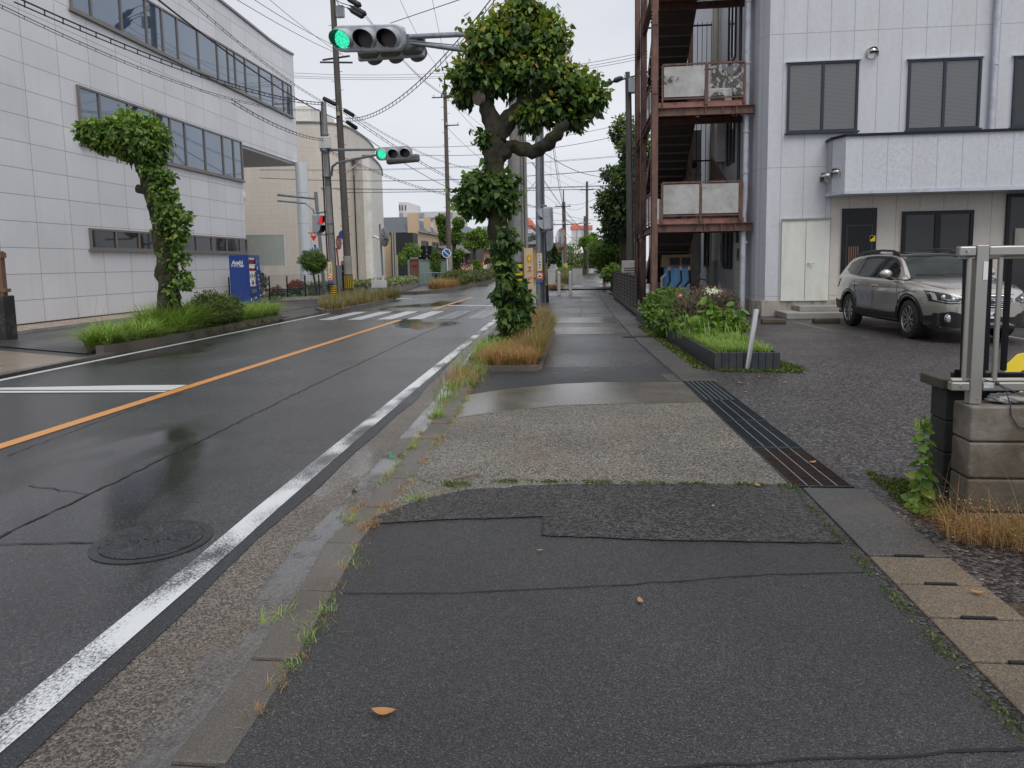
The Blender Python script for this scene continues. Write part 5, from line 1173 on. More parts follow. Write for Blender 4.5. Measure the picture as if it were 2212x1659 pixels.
m = MB(); c = gz(1.42)+Vector((-.04, -.19, 0)); m.box((c.x-.12, c.y, c.z-.30), (c.x+.10, c.y+.012, c.z+.30)); pl = build(m, 'notice_board', 'yelband', gp); m = MB(); m.box((c.x-.07, c.y-.006, c.z-.26), (c.x+.055, c.y-.001, c.z+.26)); build(m, 'notice_face', 'white', pl)
text('lettering', '歩\n行\n者\n横\n断', .09, (c.x, c.y-.008, c.z), (0, -1, 0), 'black', pl, th=.003)
def pushbox(c, s=1.0, label='orange and blue pedestrian push button box on the grey pole'):
    t = thing('push_button_box', c, label, 'push button', 'pedestrian push button boxes'); m = MB(); x, y, z = c
    m.box((x-.14*s, y-.08, z-.14*s), (x+.14*s, y+.02, z+.16*s)); bd = build(m, 'casing', 'orange', t, bevel=.03); m = MB(); m.box((x-.12*s, y-.10, z-.26*s), (x+.12*s, y+.02, z-.15*s)); build(m, 'name_strip', 'blue', t, bevel=.02)
    m = MB(); m.cyl((x+.0, y-.081, z+.03), (x+.0, y-.10, z+.03), .095*s, 20); f = build(m, 'face_plate', 'white', bd, smooth=40); m = MB(); m.box((x-.05*s, y-.108, z-.0), (x+.05*s, y-.1, z+.05)); build(m, 'display', 'darkmetal', f)
pushbox(tuple(gz(.98)+Vector((-.03, -.22, .02))), .8)
# far traffic light
def lenses(t, c, axr, nrm, s, on_=0, housing='signalgrey'):
    """horizontal three lens signal head; c centre, axr unit right, nrm unit towards traffic"""
    axr = Vector(axr).normalized(); nrm = Vector(nrm).normalized(); up = nrm.cross(axr)*-1
    if up.z < 0: up = -up
    F = Matrix((axr, up, nrm)).transposed().to_4x4(); F.translation = c
    w = .40*s; H_ = .21*s; D_ = .11*s
    def rr(hw, hh, r, n=5):
        out = []
        for cx, cy, a0 in ((hw-r, hh-r, 0), (-hw+r, hh-r, 90), (-hw+r, -hh+r, 180), (hw-r, -hh+r, 270)):
            out += [(cx+r*math.cos(rad(a0+90*k/n)), cy+r*math.sin(rad(a0+90*k/n))) for k in range(n+1)]
        return out
    m = MB(); m.prism(rr(1.5*w+.02*s, H_, .16*s), -D_, D_*.6, F); hb = build(m, 'housing', housing, t, bevel=.02*s)
    m = MB()
    for k in (-1, 0, 1): m.prism([(x+k*w, y) for x, y in rr(w*.46, H_*.93, .08*s)], -D_*1.5, -D_*1.001, F)
    build(m, 'back_cover', 'signalunder', hb, bevel=.015*s)
    for k in range(3):
        x = (k-1)*w; r = .155*s
        m = MB(); m.prism([(x+r*math.cos(2*math.pi*j/28), r*math.sin(2*math.pi*j/28)) for j in range(28)], D_*.601, D_*.75, F); build(m, 'lens', 'ledgreen' if k == on_ else 'lensdark', t)
        m = MB(); n_ = 30; vs = []; R_ = r*1.1
        for j in range(n_+1):
            a = rad(-55+290*j/n_); top = max(0, math.sin(a)*.5+.5); dpt = .10*s+.20*s*top
            for rr_ in (R_, R_*.95): vs += [F @ Vector((x+rr_*math.cos(a), rr_*math.sin(a), D_*.55)), F @ Vector((x+rr_*math.cos(a)*1.02, rr_*math.sin(a)*1.02-.05*s*top, D_*.6+dpt))]
        outer, inner = MB(), MB()
        outer.add(vs, [(4*j, 4*j+4, 4*j+5, 4*j+1) for j in range(n_)]+[(4*j+1, 4*j+5, 4*j+7, 4*j+3) for j in range(n_)]); inner.add(vs, [(4*j+2, 4*j+3, 4*j+7, 4*j+6) for j in range(n_)])
        v_ = build(outer, 'visor', housing, t, smooth=50); build(inner, 'visor_lining', 'blackin', v_, smooth=50)
    return up
t = thing('traffic_light', AT(858, 332, 27.0), 'far green traffic light on a curved arm from the grey concrete pole', 'traffic light', 'traffic lights')
c2 = AT(851, 331, 27.0); lenses(t, c2, (1, -.15, 0), (.12, -1, -.12), 1.18)
c2b = AT(874, 338, 27.5); ub = MB(); ub.beam(c2b+Vector((-.75, .16, -.12)), c2b+Vector((.55, .1, -.05)), .25, .3); build(ub, 'rear_head', 'signalunder', t, bevel=.08)
m = MB(); pa = AT(712, 324, 29.5); pe = AT(815, 323, 27.2); m.tube([pa, pe], [.06, .045], 10); q1, q2, q3, q4 = AT(716, 380, 29.4), AT(718, 360, 29.3), AT(728, 352, 29.1), AT(822, 333, 27.3); m.tube([q1, q2, q3, q4], [.05, .05, .045, .04], 10)
for p_ in (pa, q1): m.cyl(p_+Vector((-.2, 0, -.04)), p_+Vector((-.2, 0, .04)), .2, 14)
build(m, 'arm', 'galv', t, smooth=60)
# pedestrian signal (red), seen from its side
def pedsignal(c, nrm, label, lit, back=(0, 0, 0)):
    t = thing('pedestrian_signal', c, label, 'traffic light', 'pedestrian signals'); F = frame(c, nrm)
    m = MB(); m.box((-.2, -.42, -.24), (.2, .42, .06), F); hb = build(m, 'housing', 'signalgrey', t, bevel=.07, seg=3)
    for k, (y0, mt) in enumerate(((.02, 'ledred' if lit else 'lensdark'), (-.38, 'lensdark'))):
        m = MB(); m.box((-.15, y0+.02, .061), (.15, y0+.32, .07), F); build(m, 'lens', mt, t)
        o_, i_ = MB(), MB(); L_ = .22
        P_ = [(-.17, y0, .06), (-.17, y0+.36, .06), (.17, y0+.36, .06), (.17, y0, .06), (-.17, y0+.10, .06+L_*.6), (-.17, y0+.34, .06+L_), (.17, y0+.34, .06+L_), (.17, y0+.10, .06+L_*.6)]
        P2 = [(x*.94, y-(.008 if y > y0+.2 else 0), z) for x, y, z in P_]
        o_.add([F @ Vector(p) for p in P_], [(0, 1, 5, 4), (1, 2, 6, 5), (2, 3, 7, 6)]); i_.add([F @ Vector(p) for p in P2], [(4, 5, 1, 0), (5, 6, 2, 1), (6, 7, 3, 2)])
        v_ = build(o_, 'visor', 'signalgrey', t); build(i_, 'visor_lining', 'blackin', v_)
    return t
pc = AT(689, 484, 31.0); t = pedsignal(pc, (.92, -.42, -.05), 'pedestrian signal showing red beside the sign post on the left corner', True)
m = MB(); m.tube([pc+Vector((-.1, 0, .46)), pc+Vector((.75, -.7, .5))], .03, 8); m.tube([pc+Vector((-.1, 0, -.46)), pc+Vector((.75, -.7, -.5))], .03, 8); build(m, 'bracket', 'galv', t)
sb = G(702, 648); sb.z = 0; sb = Vector((AT(702, 640, 35.6).x, 35.6, 0)); stp = AT(682, 415, 35.6)
t = thing('sign_post', sb, 'galvanised post with a red yield sign above a blue school crossing sign', 'sign'); m = MB(); m.cyl(sb, stp, .09, 12); build(m, 'post', 'galv', t, smooth=60)
m = MB(); m.tube([AT(600, 421, 35.8), AT(682, 429, 35.7)], .06, 8); m.tube([AT(600, 434, 35.8), AT(660, 439, 35.7), AT(676, 452, 35.6), AT(683, 478, 35.6)], .045, 8); build(m, 'arm', 'galv', t)
c = AT(677.5, 511.5, 35.4); s = .31; F = frame(c, (.35, -1, 0)); m = MB(); m.prism([(-s, .25), (s, .25), (.03, -.28), (-.03, -.28)], 0, .02, F); b_ = build(m, 'yield_sign', 'white', t); m = MB(); m.prism([(-s*.88, .22), (s*.88, .22), (0, -.24)], .021, .026, F); f = build(m, 'yield_face', 'redbright', b_)
text('lettering', '止まれ', .16, F @ Vector((0, .10, .03)), (.35, -1, 0), 'white', b_, th=.004, bold=.006)
c = AT(680.5, 538.5, 35.4); F = frame(c, (.25, -1, 0)) @ Matrix.Scale(.5, 4); m = MB(); m.prism([(-.56, -.42), (.56, -.42), (.50, -.12), (.06, .60), (-.06, .60), (-.50, -.12)], 0, .02, F); b_ = build(m, 'school_crossing_sign', 'white', t); m = MB(); m.prism([(-.51, -.30), (.51, -.30), (.46, -.14), (.03, .54), (-.03, .54), (-.46, -.14)], .021, .026, F); build(m, 'school_crossing_face', 'blue', b_)
m = MB()
for ox, sc in ((-.13, 1.0), (.14, .8)):
    for x0, y0, x1, y1, w_ in ((0, .20, 0, -.04, .10), (0, -.04, -.08, -.26, .05), (0, -.04, .08, -.26, .05), (-.02, .14, -.12, .0, .035), (.02, .14, .13, .02, .035)):
        m.beam(F @ Vector((ox+x0*sc, y0*sc-.0, .029)), F @ Vector((ox+x1*sc, y1*sc, .029)), w_*sc*.5, .006, F.to_3x3() @ Vector((0, 0, 1)))
    m.disc(F @ Vector((ox, .27*sc, .027)), F.to_3x3() @ Vector((0, 0, 1)), .03*sc, 14, .006)
m.box((-.40, -.22, .027), (-.27, -.18, .032), F); m.box((.30, -.22, .027), (.42, -.18, .032), F); build(m, 'pictogram', 'white', b_)
rb = G(739, 642); rtp = AT(727, 535, rb.y)
t = thing('warning_sign', rb, 'tilted round orange red sign on a red post between the two corner poles', 'sign'); m = MB(); m.cyl(rb, rtp, .045, 10); build(m, 'post', 'signred', t)
nr = Vector((1, -.04, 0)); c = AT(731.3, 524, rb.y-.1); m = MB(); m.disc(c, nr, .35, 28, .02); m.v = [tuple(c+Vector(((Vector(v)-c).x, (Vector(v)-c).y, (Vector(v)-c).z*1.0))) for v in m.v]; dsc = build(m, 'disc', 'signred', t)
text('lettering', '学区内', .12, Vector(c)+nr.normalized()*.025+Vector((0, 0, .15)), nr, 'offwhite', dsc, th=.004, sx=.9); text('lettering', '徐行', .26, Vector(c)+nr.normalized()*.025-Vector((0, 0, .03)), nr, 'offwhite', dsc, th=.004)
a, b = AT(722+8, 596, rb.y-.1), AT(738, 619, rb.y-.1); m = MB(); m.box((AT(727, 590, rb.y).x, rb.y-.14, AT(730, 625, rb.y).z), (AT(739.5, 590, rb.y).x, rb.y-.06, AT(730, 573, rb.y).z)); build(m, 'grey_panel', 'galv', t)
bc = AT(741.5, 507, 34.6); t = thing('blue_sign', bc, 'round blue sign half hidden behind the dark utility pole', 'sign'); m = MB(); m.disc(bc, (.2, -1, 0), .235, 28, .02); build(m, 'disc', 'white', t); m = MB(); m.disc(bc+Vector((0, -.022, 0)), (.2, -1, 0), .215, 28, .006); build(m, 'face', 'blue', t); m = MB(); m.cyl((bc.x+.2, bc.y+.1, bc.z+.4), (bc.x+.35, bc.y+.1, 0), .035, 8); build(m, 'post', 'galv', t)
# person behind the dark pole, bent forward, arm up to a bag strap
def skinbody(chains, name, mat, parent, lv=2):
    me = bpy.data.meshes.new(name); vs = []; es = []; rs = []; idx = {}
    for ch in chains:
        prev = None
        for p, r in ch:
            key = tuple(round(c, 3) for c in p)
            if key not in idx: idx[key] = len(vs); vs.append(p); rs.append(r)
            i = idx[key]
            if prev is not None: es.append((prev, i))
            prev = i
    off = wloc(parent); me.from_pydata([Vector(v)-off for v in vs], es, []); o = bpy.data.objects.new(name, me); C.objects.link(o); o.parent = parent; me.materials.append(MATS[mat])
    md = o.modifiers.new('skin', 'SKIN'); md.use_smooth_shade = True
    for i, r in enumerate(rs): me.skin_vertices[0].data[i].radius = (r, r) if not hasattr(r, '__len__') else r
    me.skin_vertices[0].data[0].use_root = True
    s_ = o.modifiers.new('sub', 'SUBSURF'); s_.levels = lv; s_.render_levels = lv; return o
hp = G(748, 640); px_, py_ = AT(745.5, 600, 35.0).x, 35.0
t = thing('person', (px_, py_, 0), 'person in dark clothes standing mostly hidden behind the dark utility pole', 'person')
X, Y_ = px_, py_
skinbody([[((X, Y_, .92), (.14, .11)), ((X-.02, Y_-.02, 1.12), (.12, .10)), ((X-.04, Y_-.05, 1.34), (.16, .11)), ((X-.05, Y_-.08, 1.47), (.07, .07)), ((X-.06, Y_-.12, 1.56), (.075, .085)), ((X-.06, Y_-.12, 1.68), (.08, .09))],
          [((X, Y_, .92), (.14, .11)), ((X-.09, Y_, .80), .095), ((X-.10, Y_-.02, .48), .065), ((X-.10, Y_+.02, .10), .045), ((X-.10, Y_-.12, .05), .04)], [((X, Y_, .92), (.14, .11)), ((X+.09, Y_, .80), .095), ((X+.10, Y_-.02, .48), .065), ((X+.10, Y_+.02, .10), .045), ((X+.10, Y_-.12, .05), .04)],
          [((X-.04, Y_-.05, 1.34), (.16, .11)), ((X-.20, Y_-.05, 1.36), .055), ((X-.27, Y_-.10, 1.13), .043), ((X-.10, Y_-.30, 1.22), .034), ((X-.04, Y_-.34, 1.25), .028)], [((X-.04, Y_-.05, 1.34), (.16, .11)), ((X+.14, Y_-.05, 1.36), .055), ((X+.20, Y_-.08, 1.08), .043), ((X+.20, Y_-.2, .86), .034)]], 'body', 'clothdark', t)
m = MB(); m.ball((X-.06, Y_-.13, 1.64), (.078, .09, .11), 14, 10); m.ball((X-.06, Y_-.22, 1.62), (.014, .02, .02), 6, 4); build(m, 'head', 'skin', t, smooth=180)
m = MB(); m.ball((X-.06, Y_-.11, 1.67), (.088, .10, .10), 14, 8, -.25, 1); build(m, 'hair', 'hair', t, smooth=180)
m = MB(); m.tube([(X-.12, Y_-.29, 1.215), (X-.04, Y_-.34, 1.25)], [.033, .038], 8)
for k in range(5): m.tube([(X-.03, Y_-.33, 1.23+.016*k), (X+.02, Y_-.36, 1.235+.016*k), (X+.03, Y_-.33, 1.24+.014*k)], [.010, .009, .007], 6)
build(m, 'forearm', 'skin', t, smooth=60)
# mirror back with guard plates, camera
mb_, mt_ = G(771*1.2085-0, 0) if 0 else G(829, 640), AT(820, 484, 34.9); mb_ = Vector((AT(830, 638, 34.9).x, 34.9, 0))
t = thing('traffic_mirror', mb_, 'round convex traffic mirror seen from behind on a grey post at the left corner', 'mirror', 'convex traffic mirrors')
m = MB(); m.cyl(mb_, mt_, .05, 10); build(m, 'post', 'galv', t)
c = AT(832, 512.6, 34.7); nr = Vector((-1, .33, 0)); m = MB(); F = frame(c, -nr); 
m.prism([(.42*math.cos(2*math.pi*j/30), .46*math.sin(2*math.pi*j/30)) for j in range(30)], -.05, -.03, F); build(m, 'rim', 'orange', t)
m = MB(); R_ = []; vs = [F @ Vector((0, 0, .06))]; fs = []
for i in range(1, 6):
    for j in range(30): a = 2*math.pi*j/30; vs.append(F @ Vector((.40*i/5*math.cos(a), .44*i/5*math.sin(a), .06*(1-(i/5)**2)-.028)))
for j in range(30): fs.append((0, 1+j, 1+(j+1) % 30))
for i in range(4):
    for j in range(30): fs.append((1+i*30+j, 1+(i+1)*30+j, 1+(i+1)*30+(j+1) % 30, 1+i*30+(j+1) % 30))
m.add(vs, fs); bk = build(m, 'back_shell', 'galv', t, smooth=60); m = MB()
for j in range(8): a = rad(22+45*j); m.beam(F @ Vector((.1*math.cos(a), .1*math.sin(a), .05)), F @ Vector((.36*math.cos(a), .4*math.sin(a), .0)), .03, .02, nr)
build(m, 'rib', 'framegrey', bk); m = MB(); m.tube([on(mb_, mt_, 2.75), c+nr*-.06], .04, 8); m.box((-.15, -.06, .04), (.12, .06, .1), F); build(m, 'bracket', 'galv', t)
m = MB(); m.tube([AT(798, 512, 34.9)+Vector((0, .5, -.0)), AT(812, 512, 34.9)], .03, 8); m.tube([AT(808, 510, 34.9), AT(819, 516, 34.9)], .055, 8); build(m, 'camera_box', 'white', t)
for i, (x, y) in enumerate([(-10.35, 35.0), (-9.85, 34.6)]):
    m = MB(); tt = thing('guard_post', (x, y, 0), ['white guard post with plate left of the mirror post', 'white guard post with plate right of the mirror post'][i], 'post', 'white guard posts at the left corner'); m.cyl((x, y, 0), (x, y, .98), .055, 10); m.ball((x, y, .98), .055, 10, 4, 0, 1); build(m, 'post', 'boxwhite', tt); m = MB(); m.box((x-.2, y-.09, .42), (x+.2, y-.06, .82)); build(m, 'plate', 'boxwhite', tt, bevel=.01)
# ------------------------------------------------------------------ big street tree in the pavement strip
t = thing('street_tree', (-1.3, 13.0, .05), 'big pollarded street tree with mossy trunk and ivy in the middle of the picture', 'tree')
def q13(x, y, Y=13.0): p = AT(x, y, Y); return (p.x, p.y, p.z)
m = MB()
limb(m, [q13(1108, 768), q13(1106, 735), q13(1102, 690), q13(1096, 640), q13(1088, 590), q13(1081, 540), q13(1074, 480), q13(1070, 430), q13(1067, 380), q13(1068, 340), q13(1069, 305), q13(1066, 275), q13(1052, 235), q13(1040, 205)], [.32, .23, .19, .175, .175, .175, .175, .18, .19, .20, .19, .17, .14, .11], 16, .10)
limb(m, [q13(1076, 300), q13(1096, 262), q13(1125, 238), q13(1160, 215), q13(1195, 180)], [.17, .16, .15, .13, .08], 12, .14)
limb(m, [q13(1080, 342), q13(1100, 318), q13(1125, 320), q13(1150, 326, 12.9), q13(1180, 312, 12.8), q13(1206, 284, 12.7), q13(1225, 262, 12.7)], [.13, .12, .12, .12, .115, .10, .06], 12, .16)
limb(m, [q13(1125, 238), q13(1135, 180), q13(1130, 110)], [.12, .10, .05], 8); limb(m, [q13(1045, 215), q13(1030, 160), q13(1060, 110)], [.11, .08, .04], 8); limb(m, [q13(1160, 215), q13(1200, 150)], [.09, .05], 8); limb(m, [q13(1195, 180), q13(1260, 190)], [.07, .03], 8)
build(m, 'trunk', 'bark', t, smooth=180)
m = MB(); a = Vector(q13(1038, 212, 12.86)); m.cyl(a, a+Vector((-.05, -.06, -.01)), .125, 16); build(m, 'pruning_scar', 'polebrown', t)
CB = [(1120, 85, 60, 60, 60), (1060, 110, 52, 55, 42), (1022, 165, 44, 45, 40), (1005, 205, 26, 30, 30), (1132, 30, 34, 35, 38), (1090, 60, 35, 35, 30), (1175, 110, 48, 50, 50), (1160, 170, 60, 60, 50), (1222, 190, 52, 50, 42), (1262, 215, 40, 40, 36), (1285, 222, 24, 30, 30), (1195, 240, 45, 45, 34), (1240, 262, 30, 30, 24), (1100, 165, 55, 55, 45), (1150, 262, 30, 40, 26), (1060, 185, 34, 35, 30), (1165, 60, 26, 26, 24), (1045, 80, 24, 24, 20), (1195, 75, 20, 20, 22)]
def toblob(L_, Y=13.0, s=120.0): return [((p := AT(x, y, Y+random.uniform(-.15, .15)))[:], (a/s, b/s, c/s)) for x, y, a, b, c in L_]
B1 = [(tuple(c), r) for c, r in toblob(CB)]
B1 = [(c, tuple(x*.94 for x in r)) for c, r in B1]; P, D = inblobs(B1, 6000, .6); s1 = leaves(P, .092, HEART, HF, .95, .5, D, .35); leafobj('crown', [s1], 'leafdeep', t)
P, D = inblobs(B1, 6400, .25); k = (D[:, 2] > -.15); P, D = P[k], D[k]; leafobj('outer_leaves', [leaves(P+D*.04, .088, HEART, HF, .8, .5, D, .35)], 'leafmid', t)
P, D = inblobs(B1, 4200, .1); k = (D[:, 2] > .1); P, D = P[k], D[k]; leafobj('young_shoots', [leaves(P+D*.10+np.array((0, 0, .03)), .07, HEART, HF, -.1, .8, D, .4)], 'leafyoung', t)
# stray shoots that break the outline
sh = MB(); PP = []
for i in range(170):
    c, r = B1[i % len(B1)]; d = RS.normal(size=3); d[2] = abs(d[2])*.9; d /= np.linalg.norm(d); a = np.array(c)+d*np.array(r)*.9; e = a+d*RS.uniform(.14, .32)+np.array((0, 0, .05)); sh.tube([a, (a+e)/2+np.array((0, 0, .02)), e], [.006, .005, .003], 4)
    for u in (.35, .55, .7, .85, 1.0): PP.append(a+(e-a)*u+RS.normal(size=3)*.02)
build(sh, 'shoots', 'bark', t)['kind'] = 'stuff'; leafobj('shoot_leaves', [leaves(np.array(PP), .085, HEART, HF, .6, .7)], 'leafmid', t)
B2 = [(tuple(c), r) for c, r in toblob([(1040, 395, 36, 40, 26), (1015, 420, 28, 35, 22), (1060, 430, 40, 40, 28), (1095, 405, 26, 30, 30), (1040, 450, 26, 30, 20), (1005, 445, 14, 20, 14), (1100, 440, 18, 20, 22), (1048, 300, 12, 20, 16)], 12.85)]
P2 = []; sh = MB()
for i in range(46):
    c, r = B2[i % len(B2)]; d = RS.normal(size=3); d /= np.linalg.norm(d); a = np.array(c)+d*np.array(r)*.7; e = a+d*RS.uniform(.12, .3)+np.array((0, 0, .03)); sh.tube([a, (a+e)/2, e], [.005, .004, .003], 4)
    for u in (.4, .6, .8, 1.0): P2.append(a+(e-a)*u+RS.normal(size=3)*.02)
build(sh, 'shoots', 'bark', t)['kind'] = 'stuff'; leafobj('shoot_leaves', [leaves(np.array(P2), .09, HEART, HF, .8, .6)], 'leafmid', t)
P, D = inblobs(B2, 1700, .7); leafobj('epicormic_leaves', [leaves(P, .105, HEART, HF, .8, .5, D, .35)], 'leafdeep', t); P, D = inblobs(B2, 600, .15); k = D[:, 2] > 0; leafobj('epicormic_tips', [leaves(P[k]+D[k]*.03, .085, HEART, HF, .5, .6, D[k], .35)], 'leafmid', t)['kind'] = 'stuff'
B3 = [(tuple(c), r) for c, r in toblob([(1092, 515, 18, 18, 20), (1080, 550, 20, 18, 24), (1094, 580, 18, 18, 28), (1097, 612, 15, 18, 24), (1106, 650, 18, 20, 24), (1105, 690, 28, 22, 28), (1125, 705, 20, 18, 28), (1087, 690, 9, 18, 20), (1080, 740, 26, 22, 16), (1110, 745, 32, 22, 18), (1135, 730, 20, 18, 24), (1137, 668, 14, 14, 20), (1142, 640, 9, 10, 16), (1112, 530, 8, 12, 12), (1060, 752, 20, 18, 12), (1072, 640, 6, 12, 16), (1130, 620, 5, 8, 12)], 12.78)]
P, D = inblobs(B3, 1750, .7); leafobj('ivy', [leaves(P, .105, HEART, HF, .8, .5, D, .35)], 'leafdeep', t); P, D = inblobs(B3, 450, .15); leafobj('ivy_tips', [leaves(P+D*.03, .085, HEART, HF, .5, .6, D, .35)], 'leafmid', t)['kind'] = 'stuff'
# weeds in the strip
grasspatch('dry_weeds', [(-1.55, 10.28), (-.74, 10.3), (-.72, 12.5), (-1.2, 12.2), (-1.6, 11.4)], 15000, .24, 'bladedry', .05, None, bend=1.1, w=.0042, clump=.35, f=5)
grasspatch('dry_weeds', [(-1.1, 12), (-.72, 11), (-.74, 16), (-1.1, 19), (-1.6, 19.5), (-1.4, 15)], 12000, .38, 'bladedry', .05, None, bend=.8, w=.0045, clump=.4, f=4)
grasspatch('dry_weeds', [(-.95, 11), (-.70, 11), (-.72, 16), (-1.0, 18)], 6000, .42, 'bladeolive', .05, None, bend=.9, w=.004, clump=.4, f=4)
grasspatch('green_weeds', [(-1.75, 10.7), (-1.3, 10.9), (-1.25, 12.6), (-1.85, 12.8)], 2200, .26, 'bladegreen', .05, None, bend=1.2, w=.007, clump=.45, f=4)
P = inpoly([(-1.55, 10.35), (-.75, 10.35), (-.72, 13), (-1.2, 12.8)], 5000); P[:, 2] = .06+RS.uniform(0, .28, len(P)); o = leafobj('seed_heads', [leaves(P, .013, OVAL, OF, 0, 1)], 'bladedry'); o['kind'] = 'stuff'
P = inpoly([(-1.0, 12), (-.7, 12), (-.75, 17), (-1.2, 19)], 4000); P[:, 2] = .1+RS.uniform(.05, .42, len(P)); o = leafobj('seed_heads', [leaves(P, .016, OVAL, OF, 0, 1)], 'bladeolive'); o['kind'] = 'stuff'
# kerb weeds: separate tufts
def tuft(x, y, z, n, h, mat, spread=.03, name='weed_tuft', w=.004):
    p = RS.normal(size=(n, 3))*spread; p[:, 2] = 0; p += np.array((x, y, z)); return blades(p, h, 1.1, w, 4)
dryS, grnS = [], []
for i in range(85):
    y = RS.uniform(3.9, 10.4); 
    (grnS if RS.rand() < .6 else dryS).append(tuft(interp(kx, y)+RS.normal()*.008, y, -.02, 26, RS.uniform(.03, .07), None, .025, w=.0025))
for i in range(80):
    y = RS.uniform(2.2, 10.2); (grnS if RS.rand() < .5 else dryS).append(tuft(interp(kr, y)+.012, y, 0, 22, RS.uniform(.018, .045), None, .025, w=.0022))
for x, y, n, h, mt in ((-1.38, 2.96, 50, .06, 1), (-1.20, 2.85, 50, .06, 1), (-1.18, 2.95, 40, .05, 0), (-1.22, 3.5, 40, .05, 1), (-1.30, 4.05, 90, .06, 0), (-1.12, 4.55, 120, .06, 1), (-1.28, 4.38, 110, .06, 0), (-.92, 4.78, 40, .04, 1), (-.45, 4.92, 50, .04, 1), (.9, 4.97, 60, .04, 1), (1.36, 4.93, 50, .05, 1), (-1.52, 7.1, 160, .14, 1), (-1.60, 8.0, 90, .20, 1), (-1.68, 8.9, 110, .26, 0), (-1.64, 8.6, 80, .2, 1), (-1.72, 9.6, 110, .28, 0), (-1.50, 9.3, 110, .26, 0), (-1.48, 9.0, 90, .2, 1), (-1.52, 9.9, 110, .26, 1), (-1.75, 10.0, 110, .3, 1)):
    (grnS if mt else dryS).append(tuft(x, y, 0.0 if y > 8 else -.02, n, h, None, .045 if y < 8 else .07, w=.0025))
o = leafobj('kerb_weeds', grnS, 'bladegreen'); o['kind'] = 'stuff'; o = leafobj('dry_kerb_weeds', dryS, 'bladedry'); o['kind'] = 'stuff'
p = np.array([(-1.75, 9.6, 0), (-1.7, 9.8, 0), (-1.8, 10.1, 0), (-1.85, 10.6, 0), (-1.8, 11, 0), (-1.8, 11.4, 0), (-1.75, 10.4, 0), (-1.7, 10.2, 0), (-1.7, 7.9, 0), (-1.62, 8.1, 0)]*2)+RS.normal(size=(20, 3))*.03; p[:, 2] = 0
o = leafobj('arching_stalks', [blades(p, .75, 1.1, .0028, 8, (-.5, -.2, 0))], 'bladeolive'); o['kind'] = 'stuff'

# ------------------------------------------------------------------ concrete pole with hazard wrap, speed board, near traffic light
cb = Vector((AT(1122, 700, 16.5).x, 16.5, 0)); ctp = cb+Vector((-.02, 0, 11))
cp = pole_thing('utility_pole', cb, ctp, .165, .135, 'polegrey', 'grey concrete pole behind the big tree with yellow and black hazard wrap')
cz = lambda z: on(cb, ctp, z)
b1 = band(cp, cb, ctp, .35, 1.55, .172, 'black', 'hazard_wrap', 24)
for k in range(7):
    z = .42+.168*k; m = MB(); m.cyl(cz(z), cz(z+.085), .177, 24); build(m, 'hazard_stripe', 'yellow', b1, smooth=60)
m = MB(); m.tube([cz(0)+Vector((.2, -.02, 0)), cz(10)+Vector((.17, -.02, 0))], .042, 8); m.tube([cz(0)+Vector((.13, -.13, 0)), cz(10)+Vector((.11, -.11, 0))], .022, 6); build(m, 'conduit', 'polegrey', cp, smooth=60)
for z in (1.95, 2.0, 4.1, 4.15): m = MB(); m.cyl(cz(z), cz(z+.025), .178, 20); build(m, 'clamp_band', 'galv', cp)
t = thing('speed_board', cz(1.2)+Vector((.28, -.15, 0)), 'narrow cream board with red katakana slow down lettering on the concrete pole', 'sign board')
a = cz(1.87)+Vector((.265, -.18, 0)); F = frame((a.x+.0, a.y, a.z), (.25, -1, 0)); m = MB(); m.box((-.085, -1.35, -.01), (.085, 0, .01), F); bd = build(m, 'board', 'boardcream', t); m = MB(); m.box((-.115, -1.35, -.03), (-.088, 0, .012), F); build(m, 'edge', 'boardcream', t)
m = MB(); pts = []
for j in range(18): a_ = 2*math.pi*j/18; r = .075 if j % 2 else .04; pts.append((r*math.cos(a_), r*1.5*math.sin(a_)))
m.prism([(x, y-.24) for x, y in pts], .011, .014, F); build(m, 'burst', 'orange', bd); m = MB(); m.prism([(x*.6, y*.6-.24) for x, y in pts], .015, .017, F); build(m, 'burst_core', 'yellow', bd)
for k, ch in enumerate('スピード'): text('lettering', ch, .165, F @ Vector((0, -.49-.235*k, .013)), (.25, -1, 0), 'signtextred', bd, th=.003, sx=.7, bold=.004)
t = thing('traffic_light', AT(790, 88, 14), 'near green traffic light hanging on two long arms over the road', 'traffic light', 'traffic lights')
c1 = AT(797, 83, 14.0); lenses(t, c1, (1, .02, -.02), (-.12, -1, -.20), 1.13)
c2_ = AT(845, 103, 14.6); F = frame(c2_, (.1, 1, -.15)); m = MB()
for k in (-1, 0, 1): m.box((k*.46-.22, -.19, -.16), (k*.46+.22, .19, .12), F)
rh = build(m, 'rear_head', 'signalunder', t, bevel=.09, seg=3); m = MB(); m.box((-.7, -.22, -.02), (.72, .22, .1), F); build(m, 'rear_frame', 'signalgrey', t, bevel=.08); m = MB()
for k in (-1, 0, 1): m.tube([F @ Vector((k*.46, .02, .1)), F @ Vector((k*.46, -.02, .32))], .19, 18, cap=False)
build(m, 'rear_visor', 'signalunder', t, smooth=60)
m = MB(); top = AT(883, 78, 14.1); m.tube([AT(875, 80, 14.1), AT(1045, 72, 15.6), cz(EYE+ (565-70)/94.5)+Vector((0, 0, -.05))], [.05, .06, .065], 10)
m.tube([AT(880, 92, 14.15), AT(1000, 108, 15.2), AT(1122, 130, 16.5)], [.035, .05, .05], 10); m.tube([AT(885, 88, 14.15), AT(1010, 100, 15.3)], .012, 5)
m.beam(AT(877, 74, 14.1), AT(880, 100, 14.15), .10, .06); build(m, 'arm', 'galv', t, smooth=60)
